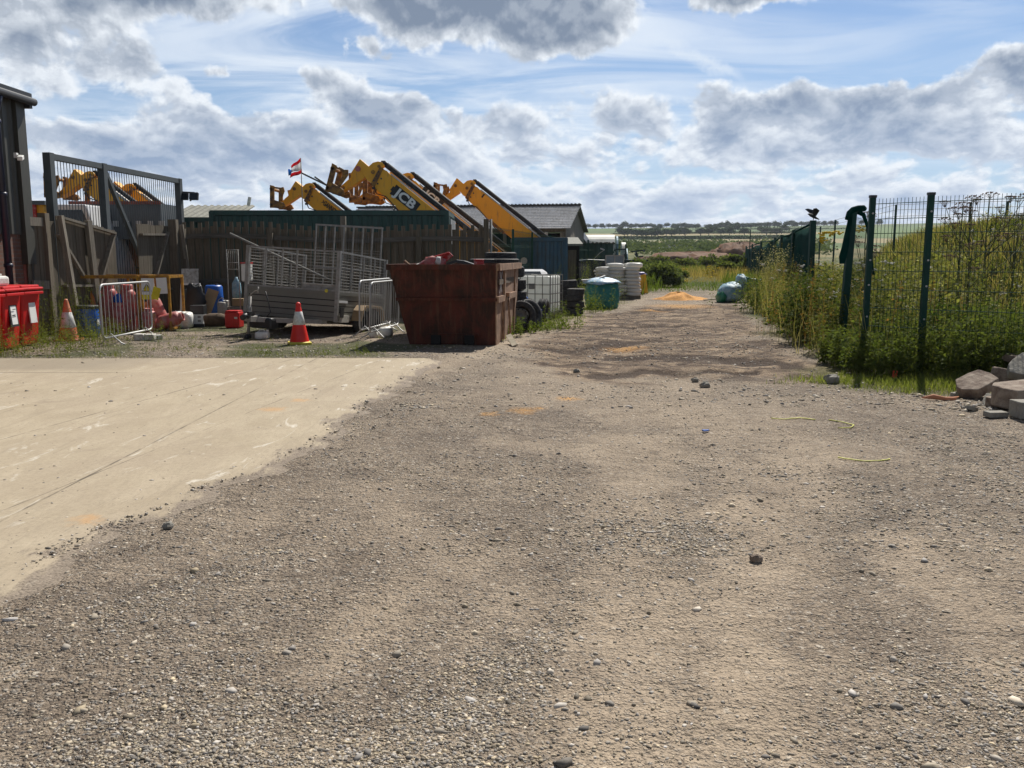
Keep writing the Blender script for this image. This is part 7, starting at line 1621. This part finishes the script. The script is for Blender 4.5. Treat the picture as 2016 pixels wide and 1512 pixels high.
def bush(label, px, Y, wpx, ytop, ca=(.04, .065, .02), cb=(.12, .15, .045), seed=1, lobes=26, per=150, ls=.13, grp='bushes at the end of the track', mt='leaf', depth=.8, cat='bush'):
    x0 = PX(px, Y, 1); z0 = gz(x0, Y); hh = P(px, ytop, Y).z - z0; rx = wpx / F * Y / 2; vg = Veg(); crown(vg, (0, 0, hh * .42), (rx, rx * depth, hh * .66), lobes, per, ls, ca, cb, .5, seed)
    t = thing('bush', label, cat, (x0, Y, z0), 0, grp); vg.build('foliage', mt, t); s_ = MB(); rr = random.Random(seed)
    for i in range(5): s_.tube([(rr.uniform(-.1, .1), 0, -.1), (rr.uniform(-.4, .4) * rx, rr.uniform(-.3, .3) * rx, hh * .7)], [.04, .012], 5)
    s_.build('stems', 'bark', t); return t
bush('big rounded dark green bush in the middle, just beyond the sacks', 1300, 46, 110, 508, (.06, .09, .035), (.15, .18, .07), 3, 60, 120, .16)
bush('lighter feathery bush behind the sack pallets', 1262, 52, 80, 503, (.05, .08, .03), (.12, .15, .06), 4, 28, 150, .15)
bush('low bush between the sack pallets and the big rounded bush', 1268, 42, 50, 540, (.05, .08, .02), (.12, .15, .05), 14, 18, 120, .1)
bush('green bush filling the gap left of the big rounded bush', 1335, 56, 60, 528, (.04, .07, .02), (.10, .13, .05), 5, 20, 120, .15)
for i_, (px_, Y_, w_, yt, lab) in enumerate(((1345, 88, 90, 505, 'dark bush in the far row, second from the left'), (1400, 92, 110, 497, 'broad dark bush in the middle of the far row'), (1452, 84, 100, 492, 'tallest dark bush at the right of the far row'), (1288, 95, 90, 500, 'leftmost dark bush of the far row'), (1490, 70, 80, 500, 'bush touching the far end of the netting fence'), (1430, 66, 60, 512, 'smaller green bush in front of the tallest far one'))):
    bush(lab, px_, Y_, w_, yt, (.05, .075, .025), (.12, .14, .05), 30 + i_, 26, 110, .3, 'row of bushes beyond the dry grass')
def thicket(label, px, Y, n, h0, h1, rad, ca, cb, tipc=None, ls=.09, nl=40):
    x_ = PX(px, Y, .5); plant(label, x_, Y, n, h0, h1, rad, ls, ca, cb, nl, 'tall leafy clumps along the right fence', tipc)
thicket('pale feathery plant clump rising against the netting fence', 1524, 27, 60, 1.2, 2.0, .22, (.20, .19, .09), (.36, .33, .20), (.42, .40, .3), .07)
thicket('leafy dark clump below the dark netting panel', 1572, 18.4, 60, .6, 1.25, .42, (.03, .05, .015), (.075, .10, .028))
thicket('broad dark green clump left of the foot of the netted post', 1612, 16.0, 80, .7, 1.45, .42, (.025, .045, .014), (.07, .095, .025), None, .10)
thicket('low leafy clump behind the tipped bulk bag, nearest the track', 1492, 25, 50, .5, 1.15, .4, (.05, .08, .02), (.11, .14, .04))
thicket('dark green clump inside the right fence bay at ground level', 1890, 12.5, 110, .4, 1.0, .5, (.022, .045, .014), (.075, .105, .03), None, .10)
thicket('clump of weeds between the corner post and the netted post', 1700, 14.6, 30, .6, 1.2, .22, (.03, .05, .015), (.08, .105, .03))
thicket('rusty brown dock stalks below the netting panel', 1548, 17.5, 20, .6, 1.3, .25, (.14, .06, .02), (.22, .12, .04), None, .05, 30)
# red earth heaps
for (px_, Y_, w_, yt, lab) in ((1455, 175, 120, 479, 'long heap of red-brown earth beyond the bushes'), (1360, 150, 220, 497, 'low spread of red-brown earth behind the far bushes')):
    x0 = PX(px_, Y_, 2); z0 = gz(x0, Y_) - .5; o = MB().blob((0, 0, 0), (w_ / F * Y_ / 2, 8, P(px_, yt, Y_).z - z0), 48, 16, .14, None, 1, 3).build('earth_heap', 'earth_red'); o.location = (x0, Y_, z0); tag(o, lab, 'earth heap')
# far scrub
vg = Veg(); rg2 = np.random.default_rng(5)
n = 520; y = rg2.uniform(185, 345, n) ; x = y * rg2.uniform(.05, .36, n); r = rg2.uniform(.8, 2.2, n) * (y / 260) ** .5
k = np.repeat(np.arange(n), 46); N = len(k); dd = unit(rg2.normal(size=(N, 3))); dd[:, 2] = np.abs(dd[:, 2])
pos = np.stack([x, y, gh(x, y)], -1)[k] + dd * r[k][:, None] * np.array([1.25, 1.25, .95]); pc = rg2.uniform(0, 1, n)
s_ = r[k] * .42; leaves(vg, pos, unit(dd + rg2.normal(size=(N, 3)) * .5), s_, s_ * .8, lerp3((.05, .08, .03), (.15, .19, .08), np.clip(pc[k] * .7 + rg2.uniform(0, .3, N), 0, 1)))
tag(vg.build('scrub', 'far_leaf'), 'mass of far green scrub on the plain below the hill', 'scrub', kind='stuff')
# hedgerows
def hedge(label, p, q_, h, w_, n=260):
    x = np.linspace(p[0], q_[0], n) + rg2.normal(0, w_ * .3, n); y = np.linspace(p[1], q_[1], n) + rg2.normal(0, w_ * .3, n); vg = Veg(); k = np.repeat(np.arange(n), 16); N = len(k); dd = unit(rg2.normal(size=(N, 3))); dd[:, 2] = np.abs(dd[:, 2])
    pos = np.stack([x, y, gh(x, y)], -1)[k] + dd * np.array([w_ * 1.2, w_, h]); s_ = np.full(N, h * .5); leaves(vg, pos, unit(dd + rg2.normal(size=(N, 3)) * .5), s_, s_, lerp3((.025, .045, .022), (.055, .08, .035), rg2.uniform(0, 1, N)))
    return tag(vg.build('hedgerow', 'far_leaf'), label, 'hedge', 'hedgerows on the far hillside')
def wp(px, Y): return (PX(px, Y, 20), Y)
hedge('hedgerow along the foot of the far hill fields', wp(1190, 470), wp(1600, 455), 1.4, 2, 420); hedge('hedgerow across the middle of the far hill', wp(1210, 640), wp(1560, 600), 1.1, 2, 380)
hedge('hedgerow just below the skyline on the right', wp(1400, 760), wp(1700, 720), .8, 2, 360)
# trees on the hill
protos = []
def tree_proto(seed, wr, hr):
    t = bpy.data.objects.new('tree', None); C.objects.link(t); vg = Veg(); crown(vg, (0, 0, hr * .52), (wr, wr, hr * .56), 34, 55, 1.2, (.022, .042, .020), (.060, .085, .036), .25, seed)
    vg.build('crown', 'far_leaf', t); m_ = MB(); m_.tube([(0, 0, -1), (.1, 0, hr * .25), (0, 0, hr * .55)], [.45, .35, .2], 7)
    rr = random.Random(seed)
    for i in range(4): a = rr.uniform(0, 6.28); m_.tube([(0, 0, hr * .28), (math.cos(a) * wr * .5, math.sin(a) * wr * .5, hr * .62)], [.22, .1], 5)
    m_.build('trunk', 'bark', t); return t
for s_ in range(5): protos.append(tree_proto(100 + s_, [6, 5.2, 7, 5.5, 6.4][s_], [12, 13, 12, 10, 14][s_]))
T_ = []
def row(pxs, Y, yts, lab=None, cat_lab=None):
    for px_, yt in zip(pxs, yts): T_.append((px_, Y + random.uniform(-15, 15), yt, lab))
sky_x = list(np.arange(1146, 1226, 13)); row(sky_x, 870, [random.uniform(444, 451) for _ in sky_x])
row([1231], 850, [434]); row([1243, 1252, 1262, 1272, 1283], 860, [447, 449, 448, 446, 447])
row([1298, 1327, 1330], 800, [441, 441, 450]); row([1312, 1340, 1347], 850, [451, 448, 446])
row([1355, 1364, 1373], 780, [444, 441, 443]); row([1394, 1398], 740, [440, 446]); row([1411, 1421, 1432, 1442, 1452, 1462, 1470, 1408], 770, [444, 436, 433, 437, 437, 438, 443, 452])
row([1436, 1448], 700, [452, 455]); row([1236, 1243], 560, [458, 459]); row([1264, 1272, 1283, 1296, 1255], 520, [458, 459, 461, 463, 465]); row([1312, 1322, 1349, 1380, 1466, 1230, 1420, 1437, 1510, 1530, 1396, 1575], 540, [455, 461, 462, 463, 461, 462, 463, 460, 462, 460, 464, 461]); row([1222, 1290, 1337, 1405, 1500, 1545], 640, [451, 453, 452, 454, 453, 452])
row([1478, 1486, 1494], 790, [449, 452, 455]); row([1503, 1511], 820, [438, 437]); row([1524, 1530], 800, [434, 435]); row([1547, 1556, 1564], 830, [434, 432, 437]); row([1577, 1588, 1600, 1608], 850, [436, 436, 435, 439]); row([1621, 1634, 1642], 850, [440, 443, 447])
row([1695, 1712, 1730], 860, [444, 443, 445])
special = {1231: 'lone taller oak rising above the left skyline', 1298: 'round isolated tree standing left of centre on the hill', 1394: 'dark oval tree by itself on the hillside', 1524: 'tree standing in the pale field with a visible trunk'}
used = [False] * 5
for i_, (px_, Y_, yt, lab) in enumerate(T_):
    k_ = i_ % 5; p_ = protos[k_]; hr0 = [12, 13, 12, 10, 14][k_]; x0 = PX(px_, Y_, 20); z0 = gz(x0, Y_)
    o = p_ if not used[k_] else copy_tree(p_); used[k_] = True
    hh = max(5.5, P(px_, yt, Y_).z - z0); o.location = (x0, Y_, z0 - .3); s_ = hh / hr0; o.scale = (max(s_, .68) * random.uniform(.85, 1.1),) * 2 + (s_,); o.rotation_euler[2] = random.uniform(0, 6.28)
    tag(o, special.get(px_, 'dark round-topped tree in the scattered rows on the far hill'), 'tree', 'trees on the far hill')
# far vehicles / huts on the plain
t = thing('far_lorry', 'tiny red-fronted lorry with a blue-grey body on the far plain', 'lorry', (PX(1279, 235, 3), 235, gz(PX(1279, 235, 3), 235)))
zt = P(1280, 486, 235).z - t.location.z; MB().box((.4, 0, zt / 2 + .2), (1.6, 2.4, zt - .4)).build('cab', 'far_red', t, bevel=.1); MB().box((2.6, 0, zt / 2 + .2), (2.6, 2.4, zt - .5)).build('front_body', 'far_white', t); MB().box((6.0, 0, zt / 2 + .1), (4.2, 2.4, zt - .7)).build('rear_body', 'far_blue', t)
m_ = MB(); 
for x in (.5, 2.8, 4.8, 7): m_.cyl((x, -1.3, .4), (x, 1.3, .4), .5, n=12)
m_.build('wheels', 'black_rubber', t)
t = thing('site_cabin', 'tiny white site cabin with pale roof on the far plain', 'cabin', (PX(1319, 240, 3), 240, gz(PX(1319, 240, 3), 240)))
zt = P(1340, 483, 240).z - t.location.z; MB().box((2.4, 0, zt / 2), (5.2, 2.6, zt - .4)).build('wall', 'far_white', t); MB().box((2.8, 0, zt), (6.3, 3, .35)).build('roof', 'galv', t); s_ = MB()
for i in range(4): s_.box((.8 + i * 1.2, -1.32, zt * .55), (.6, .06, .7))
s_.build('window', 'far_blue', t)
# stray dark machinery behind hut end
t = thing('scrap_machine', 'dark jumble of machinery at the right end of the green hut', 'machinery', GX(1222, 55)); m_ = MB(); rr = random.Random(3)
for i in range(14): a = Vector((rr.uniform(-.6, 1.6), rr.uniform(0, 2), rr.uniform(.8, 2.1))); m_.beam(a, a + Vector((rr.uniform(-.9, .9), 0, rr.uniform(-.5, .4))), .12, .09)
m_.box((.5, 1, .7), (2.4, 2, 1.4)); m_.build('body', 'car_dark', t)
for o in list(bpy.data.objects):
    if o.name == 'tmp': bpy.data.objects.remove(o)

# air
hm = bpy.data.materials.new('haze_air'); hm.use_nodes = True; hn = hm.node_tree.nodes; hn.clear(); pv = hn.new('ShaderNodeVolumePrincipled'); ho = hn.new('ShaderNodeOutputMaterial'); hm.node_tree.links.new(pv.outputs[0], ho.inputs['Volume'])
pv.inputs['Color'].default_value = (.80, .88, 1, 1); pv.inputs['Density'].default_value = .00014; pv.inputs['Anisotropy'].default_value = .3; MT['haze_air'] = hm
hz_ = MB().box((0, 1590, 60), (9800, 3280, 126)).build('haze', 'haze_air'); tag(hz_, kind='stuff', label='thin blue air haze over the whole plain and hill', cat='haze')
